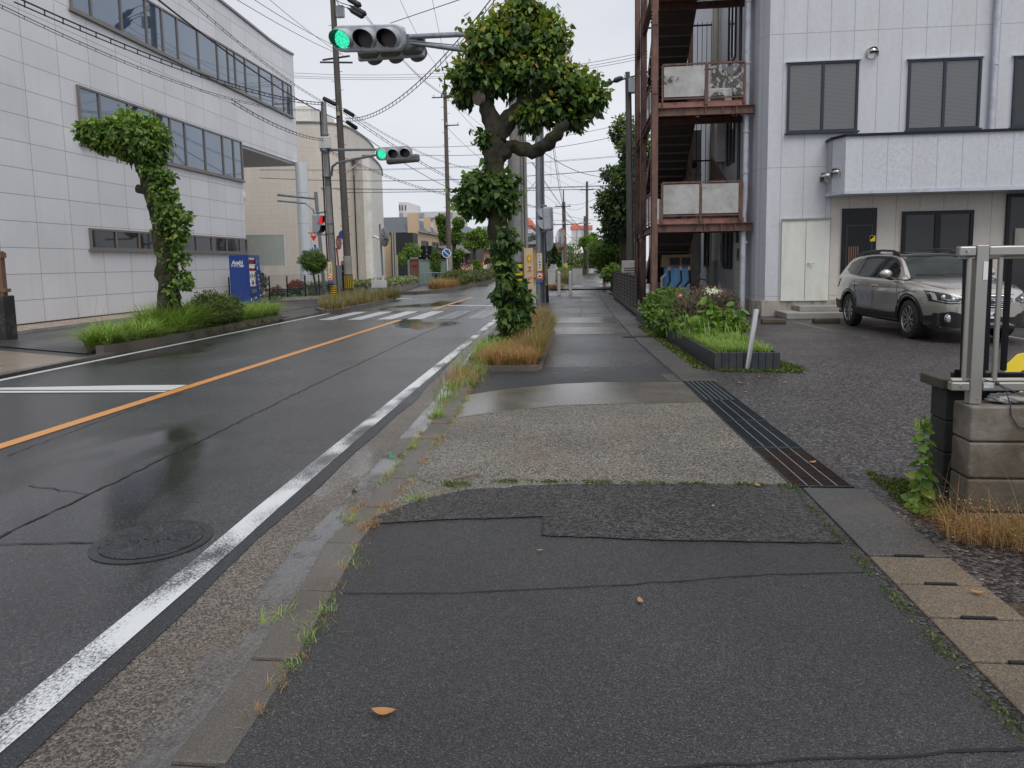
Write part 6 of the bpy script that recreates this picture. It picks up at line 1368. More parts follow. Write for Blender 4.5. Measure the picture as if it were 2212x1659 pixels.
# galvanised signal pole and dark pole
sb1 = Vector((AT(1166, 656, 26.5).x, 26.5, 0)); s1t = Vector((AT(1162, 0, 26.5).x, 26.5, 11.8)); s1t = sb1+(s1t-sb1).normalized()*9.2
sp = pole_thing('signal_pole', sb1, s1t, .135, .115, 'galv', 'galvanised steel pole on the pavement carrying a pedestrian signal', None)
m = MB(); m.tube([sb1+Vector((.2, .05, 0)), sb1+Vector((.18, .05, 9))], .03, 8); build(m, 'conduit', 'galv', sp)
sb2 = Vector((AT(1177, 653, 27.8).x, 27.8, 0)); s2t = sb2+Vector((-.25, 0, 9.0))
pole_thing('utility_pole', sb2, s2t, .16, .13, 'darkmetal', 'dark pole standing close behind the galvanised signal pole', 'utility poles')
pc = AT(1179, 473, 26.3); t = pedsignal(pc, (-.98, .25, -.03), 'pedestrian signal on the galvanised pole turned away to the left', False); m = MB(); m.tube([pc+Vector((.02, 0, .46)), sb1.lerp(s1t, (pc.z+.5)/9.2)], .04, 8); m.tube([pc+Vector((.02, 0, -.46)), sb1.lerp(s1t, (pc.z-.45)/9.2)], .04, 8); build(m, 'bracket', 'galv', t)
c = sb1+Vector((.02, -.15, 1.55)); F = frame(c, (.1, -1, 0)); m = MB(); m.box((-.11, -.33, -.01), (.10, .33, .01), F); nb_ = single(m, 'notice_board', 'yelband', 'narrow white notice with hazard edging on the galvanised pole', 'notice'); m = MB(); m.box((-.06, -.30, .011), (.07, .30, .015), F); build(m, 'notice_face', 'white', nb_); 
for k, ch in enumerate('歩行者横断'): text('lettering', ch, .085, F @ Vector((0, .22-.11*k, .018)), (.1, -1, 0), 'black', nb_, th=.003)
pushbox((sb1.x+.03, 26.3, 1.02), .9, 'orange and blue push button box with white face on the galvanised pole')
m = MB(); m.box((sb1.x+.2, 26.45, .7), (sb1.x+.29, 26.6, 1.5)); single(m, 'control_box', 'rustyellow', 'narrow rusty control box beside the push button on the galvanised pole', 'box')
# guard posts with reflective plates at the crossing
for i, (x, y, px) in enumerate([(-1.24, 33.8, 0), (-.72, 34.2, 0)]):
    t = thing('guard_post', (x, y, 0), ['left one of two white guard posts with a plate at the pavement end', 'right one of two white guard posts with a plate at the pavement end'][i], 'post', 'white guard posts at the pavement end')
    m = MB(); m.cyl((x, y, 0), (x, y, 1.03), .075, 12); m.ball((x, y, 1.03), .075, 12, 4, 0, 1); build(m, 'post', 'boxwhite', t, smooth=60); m = MB(); a = x-.62 if i == 0 else x+.12; F = Matrix.Translation((a+.22, y-.02, .85)) @ Matrix.Rotation((-.25 if i == 0 else .35), 4, 'Z'); m.box((-.25, -.01, -.36), (.25, .02, .36), F); build(m, 'plate', 'boxwhite', t, bevel=.02)
# bare backed mirror and orange rimmed mirror further on
mbp = Vector((AT(1216.5, 605, 60).x, 60, 0)); t = thing('traffic_mirror', mbp, 'orange rimmed convex traffic mirror facing the viewer on a pavement pole', 'mirror', 'convex traffic mirrors')
m = MB(); m.cyl(mbp, mbp+Vector((-.1, 0, 4.3)), .07, 10); build(m, 'post', 'galv', t)
c = AT(1211, 520, 34.9) if 0 else AT(1211, 519, 59); nr = Vector((-.75, -.8, .02)); F = frame(c, nr); m = MB(); m.prism([(.62*math.cos(2*math.pi*j/30), .62*math.sin(2*math.pi*j/30)*1.5) for j in range(30)], -.06, -.02, F); m.v = [tuple(v) for v in m.v]; build(m, 'rim', 'orange', t)
m = MB(); vs = [F @ Vector((0, 0, .1))]; fs = []
for i in range(1, 7):
    for j in range(28): a = 2*math.pi*j/28; vs.append(F @ Vector((.57*i/6*math.cos(a), .57*1.5*i/6*math.sin(a), .11*(1-(i/6)**2)-.01)))
for j in range(28): fs.append((0, 1+j, 1+(j+1) % 28))
for i in range(5):
    for j in range(28): fs.append((1+i*28+j, 1+(i+1)*28+j, 1+(i+1)*28+(j+1) % 28, 1+i*28+(j+1) % 28))
m.add(vs, fs); build(m, 'mirror_face', 'chrome', t, smooth=180)
c = AT(1179, 514, 34.0); t = thing('traffic_mirror', (c.x, c.y, 0), 'grey backed rounded mirror half hidden behind the dark pole', 'mirror', 'convex traffic mirrors')
m = MB(); F = frame(c, (-.1, -1, 0)); pr = [( .36*(abs(math.cos(a))**.6)*(1 if math.cos(a) > 0 else -1), .62*(abs(math.sin(a))**.6)*(1 if math.sin(a) > 0 else -1)) for a in [2*math.pi*j/36 for j in range(36)]]
m.prism(pr, -.03, .02, F); build(m, 'back', 'galv', t, bevel=.01); m = MB(); m.box((-.22, -.5, .021), (-.19, .5, .04), F); m.box((.19, -.5, .021), (.22, .5, .04), F); m.box((-.2, -.25, .021), (.2, -.2, .045), F); build(m, 'frame', 'framegrey', t)
m = MB(); m.cyl((c.x-.05, c.y+.1, 0), (c.x-.05, c.y+.1, c.z+.5), .06, 8); build(m, 'post', 'galv', t)
# ------------------------------------------------------------------ parked estate car
CX, CY = 6.86, 15.67; CYAW = math.atan2(-2.74, .12)
car = thing('parked_car', (CX, CY, 0), 'silver beige estate car with roof rails parked facing the street', 'car')
CM = Matrix.Translation((CX, CY, 0)) @ Matrix.Rotation(CYAW, 4, 'Z') @ Matrix.Diagonal((1, 1, 1.055, 1))       # local x forward, y left, z up
def cbuild(m, name, mat, parent=None, **k):
    m.v = [tuple(CM @ Vector(v)) for v in m.v]; return build(m, name, mat, parent or car, **k)
WR = .345; AX = 1.372
def smooth(a, b, t): t = max(0, min(1, (t-a)/(b-a))); return t*t*(3-2*t)
def hw(x):       # half width at the waist
    w = .915
    if x > 1.15: w -= .30*((x-1.15)/1.22)**2.6
    if x < -1.3: w -= .13*((-1.3-x)/1.12)**2.2
    return w
def ztop(x):     # bonnet / sill of the glass
    if x > .95: return 1.035-.21*((x-.95)/1.42)**1.5-.10*smooth(2.15, 2.40, x)
    return 1.035+.045*smooth(.9, -2.2, x)
def zlow(x):
    z = .30-.04*smooth(1.9, 2.3, x)+.05*smooth(-1.9, -2.4, x)
    for c in (AX, -AX):
        d = abs(x-c); R_ = .415
        if d < R_: z = max(z, .335+math.sqrt(R_*R_-d*d)*.98)
    return z
xs = sorted(set([round(v, 3) for v in list(np.arange(-2.42, 2.41, .055))+[c+s*.41 for c in (AX, -AX) for s in (-1, 1)]+[c+s*.37 for c in (AX, -AX) for s in (-1, 1)]+[2.36, 2.39, 2.41]]))
def section(x):
    w = hw(x); zt = ztop(x); zl = zlow(x); end = 1.0
    nose = smooth(2.28, 2.42, x); tail = smooth(-2.30, -2.44, x)
    pts = []
    zz = [zl, zl+(.50-zl)*.35 if zl < .5 else zl+.01, max(.52, zl+.02), max(.62, zl+.04), max(.74, zl+.06), .86 if zt > .95 else max(zl+.08, zt-.09), zt-.045, zt-.008]
    ww = [.965, .985, 1.0, 1.0, .990, .972, .945, .905]
    for z, k in zip(zz, ww):
        k2 = k-.018*math.exp(-((z-.60)/.06)**2)*(1 if -1 < x < 1 else 0)+.012*math.exp(-((z-.83)/.05)**2)
        z2 = min(z, zt-.004)
        pts.append((w*k2*(1-.10*nose-.05*tail), z2))
    if x > .9:
        b = [( .80, .012), (.62, .030), (.44, .030), (.22, .034), (0, .038)]
        for k, dz_ in b: pts.append((w*k*(1-.10*nose), zt+dz_*(1-.6*nose)))
    else:
        for k in (.86, .7, .5, .25, 0): pts.append((w*k, zt+.004))
    return pts
m = MB(); SEC = [section(x) for x in xs]; K = len(SEC[0])
vs = []
for x, sc in zip(xs, SEC):
    for y, z in sc: vs.append((x, -y, z))
    for y, z in reversed(sc[:-1]): vs.append((x, y, z))
R2 = 2*K-1; fs = []
for i in range(len(xs)-1):
    for j in range(R2-1): fs.append((i*R2+j, i*R2+j+1, (i+1)*R2+j+1, (i+1)*R2+j))
fs.append(tuple(range(R2))); fs.append(tuple(reversed(range((len(xs)-1)*R2, len(xs)*R2))))
m.add(vs, fs)
me_tmp = bpy.data.meshes.new('t'); me_tmp.from_pydata(vs, [], fs)
bm_ = bmesh.new(); bm_.from_mesh(me_tmp); bmesh.ops.triangulate(bm_, faces=bm_.faces[:]); bmesh.ops.recalc_face_normals(bm_, faces=bm_.faces[:])
body = cbuild(m, 'body', 'carpaint', smooth=38)
# greenhouse
gx = [-2.34, -2.22, -2.05, -1.85, -1.6, -1.2, -.7, -.2, .2, .45, .62, .8, .95, 1.12]
gz = [1.07, 1.20, 1.36, 1.45, 1.49, 1.52, 1.535, 1.53, 1.50, 1.455, 1.37, 1.26, 1.16, 1.045]
def gsec(x, z):
    wb = min(hw(x)*.905, .83); u = (z-1.04)/.5; wt = wb-.235*max(0, min(1, u))
    P_ = [(wb, 1.035), (wb-.10*u, 1.035+(z-1.035)*.38), (wb-.19*u, 1.035+(z-1.035)*.76), (wt, 1.035+(z-1.035)*.93), (wt*.86, z-.012*u), (wt*.6, z+.006*u), (wt*.3, z+.012*u), (0, z+.014*u)]
    return P_
gv = []; gf = []; 
def cr_(A_, x): return float(np.interp(x, gx, A_))
gxs = sorted(set([round(v, 3) for v in np.arange(-2.34, 1.12, .09)]+gx))
for x in gxs:
    sc = gsec(x, cr_(gz, x)); row = [(x, -y, z) for y, z in sc]+[(x, y, z) for y, z in reversed(sc[:-1])]; gv += row
R3 = 15
for i in range(len(gxs)-1):
    for j in range(R3-1): gf.append((i*R3+j, i*R3+j+1, (i+1)*R3+j+1, (i+1)*R3+j))
gf.append(tuple(range(R3))); m = MB(); m.add(gv, gf); cbuild(m, 'roof', 'carpaint', smooth=30)
me2 = bpy.data.meshes.new('t'); me2.from_pydata(vs+gv, [], fs+[tuple(i+len(vs) for i in f) for f in gf]); b3 = bmesh.new(); b3.from_mesh(me2); bmesh.ops.triangulate(b3, faces=b3.faces[:]); TREE = BVHTree.FromBMesh(b3)
def hit(o_, d): h = TREE.ray_cast(Vector(o_), Vector(d)); return h[0], h[1]
def patch(name, A_, B_, mode, mat, parent=None, off=.006, nu=12, nv=4, side=-1, smooth_=60):
    """quad strip between two polylines A_ (upper) and B_ (lower), laid on the bodywork; mode 'side' uses (x,z), 'front' (y,z), 'top' (x,y)"""
    def samp(P, u):
        L_ = [0]
        for a, b in zip(P, P[1:]): L_.append(L_[-1]+math.hypot(b[0]-a[0], b[1]-a[1]))
        s = u*L_[-1]
        for i in range(len(P)-1):
            if s <= L_[i+1]+1e-9: k = (s-L_[i])/max(1e-9, L_[i+1]-L_[i]); return (P[i][0]+(P[i+1][0]-P[i][0])*k, P[i][1]+(P[i+1][1]-P[i][1])*k)
        return P[-1]
    m = MB(); vs_ = []
    for i in range(nu+1):
        a, b = samp(A_, i/nu), samp(B_, i/nu)
        for j in range(nv+1):
            p, q = a[0]+(b[0]-a[0])*j/nv, a[1]+(b[1]-a[1])*j/nv
            if mode == 'side': h, n_ = hit((p, side*3, q), (0, -side, 0)); d = Vector((0, side, 0))
            elif mode == 'front': h, n_ = hit((4, p, q), (-1, 0, 0)); d = Vector((1, 0, 0))
            elif mode == 'rear': h, n_ = hit((-4, p, q), (1, 0, 0)); d = Vector((-1, 0, 0))
            else: h, n_ = hit((p, q, 3), (0, 0, -1)); d = Vector((0, 0, 1))
            if h is None: h = Vector((p, side*hw(p), q)) if mode == 'side' else Vector((2.3, p, q))
            vs_.append(h+d*off)
    W_ = nv+1; m.add(vs_, [(i*W_+j, (i+1)*W_+j, (i+1)*W_+j+1, i*W_+j+1) for i in range(nu) for j in range(nv)])
    return cbuild(m, name, mat, parent, smooth=smooth_)
def ptube(name, P, mode, r, mat, parent=None, side=-1, off=.0):
    pts = []
    for (a, b), (c, d_) in zip(P, P[1:]):
        for k in range(4):
            u = k/4; p, q = a+(c-a)*u, b+(d_-b)*u
            h = hit((p, side*3, q), (0, -side, 0))[0] if mode == 'side' else hit((4, p, q), (-1, 0, 0))[0] if mode == 'front' else hit((p, q, 3), (0, 0, -1))[0]
            if h is not None: pts.append(h)
    a, b = P[-1]; h = hit((a, side*3, b), (0, -side, 0))[0] if mode == 'side' else hit((4, a, b), (-1, 0, 0))[0] if mode == 'front' else hit((a, b, 3), (0, 0, -1))[0]
    if h is not None: pts.append(h)
    m = MB(); m.tube(pts, r, 6); return cbuild(m, name, mat, parent, smooth=60)
for s in (-1, 1):
    # side windows: front, rear, quarter
    patch('side_window', [(.72, 1.20), (.45, 1.375), (.20, 1.44), (-.12, 1.455)], [(.78, 1.075), (.4, 1.07), (.1, 1.068), (-.12, 1.066)], 'side', 'carwin', side=s)
    patch('side_window', [(-.20, 1.455), (-.6, 1.462), (-1.02, 1.45)], [(-.20, 1.066), (-.6, 1.070), (-1.10, 1.078)], 'side', 'carwin', side=s)
    patch('side_window', [(-1.10, 1.445), (-1.4, 1.42), (-1.72, 1.35), (-1.88, 1.24)], [(-1.18, 1.082), (-1.4, 1.09), (-1.65, 1.11), (-1.86, 1.19)], 'side', 'carglass', side=s)
    patch('window_pillar', [(-.12, 1.455), (-.20, 1.455)], [(-.12, 1.066), (-.20, 1.066)], 'side', 'carblack', side=s, off=.007); patch('window_pillar', [(-1.02, 1.45), (-1.10, 1.445)], [(-1.10, 1.078), (-1.18, 1.082)], 'side', 'carblack', side=s, off=.007)
    patch('rain_visor', [(.62, 1.30), (.40, 1.41), (.15, 1.462), (-.6, 1.478), (-1.1, 1.465)], [(.60, 1.27), (.38, 1.37), (.15, 1.425), (-.6, 1.44), (-1.1, 1.425)], 'side', 'carblack', side=s, off=.018, nv=1)
    ptube('window_trim', [(.80, 1.062), (0, 1.056), (-1.0, 1.064), (-1.62, 1.095), (-1.9, 1.185), (-1.78, 1.345), (-1.4, 1.435)], 'side', .009, 'chrome', side=s)
    # cladding along sill and round the arches
    for c in (AX, -AX):
        arc = []
        m = MB(); vs_ = []; n_ = 26
        for i in range(n_+1):
            a = rad(-4+188*i/n_)
            for R_ in (.40, .475):
                x, z = c+R_*math.cos(a), .345+R_*math.sin(a)*.97; h = hit((x, s*3, z), (0, -s, 0))[0]
                y = (h.y if h is not None and abs(h.y) > .6 else s*hw(x)*.985)+s*.012
                if R_ == .40: y = (s*hw(x)*.985)+s*.008
                vs_.append((x, y, z))
            x, z = c+.40*math.cos(a), .345+.40*math.sin(a)*.97; vs_.append((x, s*(hw(x)-.10), z))
        m.add(vs_, [(3*i, 3*i+3, 3*i+4, 3*i+1) for i in range(n_)]+[(3*i+2, 3*i+5, 3*i+3, 3*i) for i in range(n_)]); cbuild(m, 'wheel_arch', 'carblack', smooth=50)
    patch('sill_cladding', [(.93, .43), (-.93, .43)], [(.93, .31), (-.93, .31)], 'side', 'carblack', side=s, off=.015); patch('sill_trim', [(.92, .455), (-.9, .455)], [(.92, .432), (-.9, .432)], 'side', 'chrome', side=s, off=.018, nv=1)
    # door gaps and handles
    for P_ in ([(.93, .48), (.97, .7), (.86, .98), (.80, 1.04)], [(-.14, .46), (-.16, 1.05)], [(-.93, .56), (-1.05, .8), (-1.18, 1.04)], [(1.00, .80), (1.3, .86), (1.62, .84)]):
        ptube('panel_gap', P_, 'side', .006, 'blackin', side=s)
    for x in (-.05, -1.02):
        h = hit((x, s*3, .90), (0, -s, 0))[0]; m = MB(); m.tube([(x+.10, h.y, .90), (x+.07, h.y+s*.035, .905), (x-.09, h.y+s*.035, .91), (x-.12, h.y, .91)], [.012, .014, .014, .012], 8); cbuild(m, 'door_handle', 'carpaint', smooth=60)
    # wing mirror
    m = MB(); c = Vector((.62, s*.98, 1.14)); m.ball(c, (.09, .12, .085), 14, 8); mir = cbuild(m, 'wing_mirror', 'carpaint', smooth=180); m = MB(); m.tube([(.64, s*.86, 1.05), (.63, s*.93, 1.06), (.62, s*.96, 1.09)], [.035, .035, .04], 8); m.box((.56, s*.98-.10, 1.075), (.535+.0, s*.98+.10, 1.2)); cbuild(m, 'mirror_foot', 'carblack', mir, smooth=50)
    # roof rail
    m = MB(); pts = []
    for x in (.25, .15, 0, -.5, -1.0, -1.5, -1.7, -1.82):
        z = cr_(gz, x); lift = .055*min(1, min((.28-x)/.2, (x+1.88)/.25)); pts.append((x, s*.565, z-.005+lift))
    m.tube(pts, [.016, .022, .022, .022, .022, .022, .022, .016], 8)
    for x in (.1, -.75, -1.6): m.box((x-.1, s*.565-.02, cr_(gz, x)-.03), (x+.1, s*.565+.02, cr_(gz, x)+.045))
    cbuild(m, 'roof_rail', 'darkmetal', smooth=50)
    # headlamp: housing glass, projector, light guide
    up = [(s*.43, .735), (s*.58, .80), (s*.72, .845), (s*.83, .875)]; lo = [(s*.41, .715), (s*.50, .680), (s*.64, .66), (s*.81, .70)]
    hl = patch('headlight', up, lo, 'front', 'carglass', off=.006, nu=14, nv=6)
    patch('light_guide', [(s*.76, .835), (s*.80, .845)], [(s*.745, .705), (s*.785, .72)], 'front', 'lamp', hl, off=.014, nu=3, nv=6); patch('light_guide', [(s*.50, .70), (s*.64, .692), (s*.76, .718)], [(s*.50, .688), (s*.64, .680), (s*.76, .704)], 'front', 'lamp', hl, off=.014, nu=8, nv=1)
    for yy, zz, r in ((.68, .765, .045), (.575, .735, .036)):
        h = hit((4, s*yy, zz), (-1, 0, 0))[0]; m = MB(); m.ball((h.x-.012, s*yy, zz), (.03, r, r), 14, 8); m.tube([(h.x-.0, s*yy, zz), (h.x+.010, s*yy, zz)], [r*1.25, r*1.2], 16, cap=False); cbuild(m, 'projector', 'lamp', hl, smooth=180)
    ptube('headlight_edge', up+list(reversed(lo))+[up[0]], 'front', .006, 'carblack', hl)
    # fog lamp with black surround
    fg = patch('fog_surround', [(s*.36, .40), (s*.48, .50), (s*.62, .54), (s*.74, .50), (s*.80, .40)], [(s*.34, .34), (s*.46, .30), (s*.62, .29), (s*.74, .29), (s*.80, .31)], 'front', 'carblack', off=.014, nu=12, nv=5)
    h = hit((4, s*.63, .42), (-1, 0, 0))[0]; m = MB(); m.tube([(h.x+.0, s*.63, .42), (h.x+.03, s*.63, .42)], [.085, .08], 18, cap=False); m.ball((h.x+.005, s*.63, .42), (.02, .062, .062), 14, 8); cbuild(m, 'fog_lamp', 'lamp', fg, smooth=180)
    patch('bumper_cladding', [(s*.80, .315), (s*.5, .30), (s*.33, .30)], [(s*.80, .27), (s*.5, .262), (s*.33, .262)], 'front', 'carblack', off=.016, nu=10, nv=2)
    # tail lamp wraps the rear corner
    patch('tail_light', [(-2.02, 1.02), (-2.36, 1.0)], [(-2.14, .82), (-2.37, .80)], 'side', 'taillamp', side=s, off=.012, nu=5, nv=5)
    patch('rear_cladding', [(-1.84, .52), (-2.38, .55)], [(-1.86, .34), (-2.36, .36)], 'side', 'carblack', side=s, off=.012, nu=6, nv=3)
    patch('front_cladding', [(1.86, .44), (2.1, .47), (2.25, .5)], [(1.86, .29), (2.1, .28), (2.25, .28)], 'side', 'carblack', side=s, off=.012, nu=6, nv=3)
# windscreen with dark frit, dash, wiper
def wpatch(name, yt, yb, zt, zb, mat, off, nu=14, nv=8, parent=None):
    m = MB(); vs_ = []
    for i in range(nu+1):
        u = -1+2*i/nu
        for j in range(nv+1):
            v = j/nv; z = zt+(zb-zt)*v; y = u*(yt+(yb-yt)*v); h, n_ = hit((4, y, z-.02*u*u), (-1, 0, 0)); 
            vs_.append(h+n_*off*(1 if n_.x > 0 else -1) if h is not None else Vector((.5, y, z)))
    W_ = nv+1; m.add(vs_, [(i*W_+j, i*W_+j+1, (i+1)*W_+j+1, (i+1)*W_+j) for i in range(nu) for j in range(nv)]); return cbuild(m, name, mat, parent, smooth=60)
ws = wpatch('windscreen', .585, .72, 1.475, 1.085, 'carwin', .008); wpatch('windscreen_band', .59, .60, 1.492, 1.455, 'carblack', .011, 12, 1, ws); wpatch('windscreen_cowl', .73, .76, 1.10, 1.068, 'carblack', .011, 12, 1, ws)
wpatch('dashboard_reflection', .0, .0, 1.2, 1.2, 'carglass', .0, 1, 1, ws) if 0 else None
m = MB(); 
for y0_, y1_ in ((.55, -.02), (-.08, -.60)):
    a = hit((4, y0_, 1.10), (-1, 0, 0))[0]; b = hit((4, y1_, 1.125), (-1, 0, 0))[0]; m.beam(a+Vector((.03, 0, .01)), b+Vector((.03, 0, .01)), .012, .012)
cbuild(m, 'wiper', 'carblack')
m = MB(); m.sheet([(.15, -.42), (.15, .42), (-.55, .42), (-.55, -.42)], 1.565); m.v = [(x, y, cr_(gz, x)+.017) for x, y, z in m.v]; cbuild(m, 'sunroof', 'carglass')
# grille: chromed hexagon, slats, emblem; lower intake; plate
hexa = [(-.40, .715), (-.33, .785), (.33, .785), (.40, .715), (.27, .575), (-.27, .575)]
g0 = patch('grille', [(-.385, .715), (-.32, .775), (.32, .775), (.385, .715)], [(-.385, .715), (-.26, .585), (.26, .585), (.385, .715)], 'front', 'blackin', off=.010, nu=18, nv=5)
ptube('grille_frame', hexa+[hexa[0]], 'front', .014, 'chrome', g0)
for k, z in enumerate((.748, .715, .682, .649, .616)):
    wd = [.34, .37, .34, .31, .285][k]; m = MB(); P_ = []
    for i in range(11): y = -wd+2*wd*i/10; h = hit((4, y, z), (-1, 0, 0))[0]; P_.append(h+Vector((.014, 0, 0)))
    m.tube(P_, .0085, 6); cbuild(m, 'slat', 'chrome', g0, smooth=60)
h = hit((4, 0, .685), (-1, 0, 0))[0]; F = CM @ frame(h+Vector((.022, 0, 0)), (1, 0, 0)); m = MB(); m.prism([(.07*math.cos(2*math.pi*j/24), .04*math.sin(2*math.pi*j/24)) for j in range(24)], 0, .008, frame(h+Vector((.022, 0, 0)), (1, 0, 0))); em = cbuild(m, 'emblem', 'chrome', g0)
m = MB(); Fe = frame(h+Vector((.032, 0, 0)), (1, 0, 0)); m.prism([(.06*math.cos(2*math.pi*j/24), .032*math.sin(2*math.pi*j/24)) for j in range(24)], 0, .002, Fe); cbuild(m, 'emblem_field', 'framedark', g0); m = MB()
for x, y, r in ((-.032, .006, .010), (-.01, .016, .006), (.012, .012, .006), (.0, -.006, .006), (.024, -.002, .006), (.01, -.018, .006)): m.prism([(x+r*(1 if j % 2 else .4)*math.cos(math.pi*j/4), y+r*(1 if j % 2 else .4)*math.sin(math.pi*j/4)) for j in range(8)], .0021, .004, Fe)
cbuild(m, 'emblem_stars', 'chrome', g0)
patch('lower_intake', [(-.46, .44), (0, .445), (.46, .44)], [(-.36, .36), (0, .355), (.36, .36)], 'front', 'blackin', off=.010, nu=14, nv=2)
patch('skid_trim', [(-.34, .345), (0, .345), (.34, .345)], [(-.33, .315), (0, .315), (.33, .315)], 'front', 'chrome', off=.022, nu=12, nv=1); patch('bumper_lip', [(-.35, .31), (0, .31), (.35, .31)], [(-.34, .262), (0, .262), (.34, .262)], 'front', 'carblack', off=.016, nu=12, nv=1)
h = hit((4, 0, .50), (-1, 0, 0))[0]; m = MB(); m.box((h.x+.012, -.165, .42), (h.x+.022, .165, .585)); pl = cbuild(m, 'number_plate', 'white', bevel=.003)
pcx = CM @ Vector((h.x+.024, .02, .553)); nrm_ = (CM.to_3x3() @ Vector((1, 0, 0)))
text('plate_region', '302', .062, pcx, nrm_, 'black', pl, th=.002); text('plate_number', '-43', .105, CM @ Vector((h.x+.024, .06, .475)), nrm_, 'black', pl, th=.002, bold=.003)
for s in (-1, 1): patch('washer_cover', [(s*.50, .645), (s*.58, .645)], [(s*.50, .62), (s*.58, .62)], 'front', 'chrome' if 0 else 'carpaint', off=.010, nu=2, nv=1)
ptube('bonnet_gap', [(-.45, .80), (-.2, .815), (0, .818), (.2, .815), (.45, .80)], 'front', .006, 'blackin')
for s in (-1, 1): ptube('bonnet_gap', [(2.1, s*.58), (1.8, s*.70), (1.4, s*.76), (1.0, s*.78)], 'top', .006, 'blackin')
# wheels
for c in (AX, -AX):
    for s in (-1, 1):
        y0 = s*.905; m = MB(); prof = [(.215, -.20), (.30, -.215), (.338, -.20), (WR, -.16), (WR, -.06), (.338, -.02), (.30, -.003), (.245, .0), (.238, -.02)]
        n_ = 36; vs_ = []
        for i in range(n_):
            a = 2*math.pi*i/n_
            for r, d in prof: vs_.append((c+r*math.cos(a), y0+s*d, WR+r*math.sin(a)))
        Q = len(prof); m.add(vs_, [(i*Q+j, i*Q+j+1, ((i+1) % n_)*Q+j+1, ((i+1) % n_)*Q+j) for i in range(n_) for j in range(Q-1)]); w_ = cbuild(m, 'wheel', 'tyre', smooth=50)
        m = MB(); 
        for i in range(n_):
            a = 2*math.pi*i/n_
        ring = [(.240, -.012), (.226, -.006), (.218, -.03), (.212, -.12)]; vs_ = []
        for i in range(n_):
            a = 2*math.pi*i/n_
            for r, d in ring: vs_.append((c+r*math.cos(a), y0+s*d, WR+r*math.sin(a)))
        m.add(vs_, [(i*4+j, i*4+j+1, ((i+1) % n_)*4+j+1, ((i+1) % n_)*4+j) for i in range(n_) for j in range(3)])
        for k in range(10):
            a = 2*math.pi*k/10+.1; tw = .05 if k % 2 else -.05; ca, sa = math.cos(a), math.sin(a)
            p0 = Vector((c+.045*ca, y0-s*.035, WR+.045*sa)); p1 = Vector((c+.225*math.cos(a+tw), y0-s*.012, WR+.225*math.sin(a+tw)))
            d = (p1-p0).normalized(); r_ = d.cross(Vector((0, 1, 0))); w0, w1 = .013, .030
            m.add([p0-r_*w0, p0+r_*w0, p1+r_*w1, p1-r_*w1, p0-r_*w0-Vector((0, s*.03, 0)), p0+r_*w0-Vector((0, s*.03, 0)), p1+r_*w1-Vector((0, s*.03, 0)), p1-r_*w1-Vector((0, s*.03, 0))], [(0, 1, 2, 3), (4, 7, 6, 5), (0, 3, 7, 4), (1, 5, 6, 2)])
        m.cyl((c, y0-s*.05, WR), (c, y0-s*.022, WR), .05, 16); cbuild(m, 'rim', 'rim', w_, smooth=40)
        m = MB(); m.cyl((c, y0-s*.14, WR), (c, y0-s*.10, WR), .21, 24); cbuild(m, 'brake', 'blackin', w_)
m = MB(); m.box((-2.2, -.78, .24), (2.2, .78, .5)); 
cbuild(m, 'underbody', 'blackin')
# ------------------------------------------------------------------ tiled planter beside the pavement
t = thing('planter', (2.2, 14, 0), 'long low planter faced with upright dark tiles beside the pavement', 'planter')
PL = [(1.78, 10.22), (2.68, 10.25), (2.62, 14.0), (2.45, 19.2), (1.32, 19.2), (1.41, 16.8)]
def tiled(p, q, h=.25, w=.098, gap=.006, th=.05):
    p, q = Vector((*p, 0)), Vector((*q, 0)); L_ = (q-p).length; n = int(L_/w); d = (q-p)/L_; m = MB()
    for k in range(n):
        a, b = p+d*(k*L_/n+gap/2), p+d*((k+1)*L_/n-gap/2); z = random.uniform(-.003, .003); m.beam(a+Vector((0, 0, h/2)), b+Vector((0, 0, h/2)), th+z, h)
    return m
for nm, p, q in (('front_tiles', (1.78, 10.25), (2.68, 10.28)), ('pavement_side_tiles', (1.80, 10.30), (1.33, 19.1)), ('parking_side_tiles', (2.65, 10.34), (2.45, 19.1))):
    build(tiled(p, q), nm, 'planter', t, bevel=.004)['kind'] = 'stuff'
m = MB(); m.prism([(1.82, 10.27), (2.63, 10.30), (2.43, 19.1), (1.35, 19.1)], 0, .21); build(m, 'soil', 'soil', t)
m = MB(); m.prism([(1.80, 10.26), (2.66, 10.29), (2.46, 19.15), (1.33, 19.15)], 0, .19); build(m, 'mortar', 'blackin', t)
grasspatch('planter_grass', [(1.86, 10.35), (2.58, 10.36), (2.56, 12.6), (1.72, 12.6)], 15000, .14, 'bladegreen', .21, None, bend=1.2, w=.0045, clump=.25, f=6)
grasspatch('planter_grass', [(1.75, 12.2), (2.6, 12.2), (2.5, 16), (1.6, 16)], 700, .34, 'bladegreen', .21, None, bend=.9, w=.011, clump=.5, f=5)
def zb(x, y, Y): return AT(x, y, Y)
def blob(x, y, Y, rx, ry, rz): p = AT(x, y, Y); s = Y/1560; return ((p.x, p.y, p.z), (rx*s, ry*s, rz*s))
bush('leafy_shrub', [blob(1430, 667, 17.5, 38, 60, 32), blob(1455, 654, 17.0, 34, 55, 30), blob(1420, 686, 16.8, 26, 50, 30), blob(1460, 682, 15.8, 36, 55, 36), blob(1438, 645, 17.5, 22, 35, 18), blob(1455, 700, 14.6, 40, 50, 28), blob(1490, 712, 13.6, 34, 40, 24)], 9500, .095, 'leafmid', 'bright leafy shrub with a pale flower at the far end of the tiled planter', 'shrub', droop=.4, spread=.8, core='stairdark')
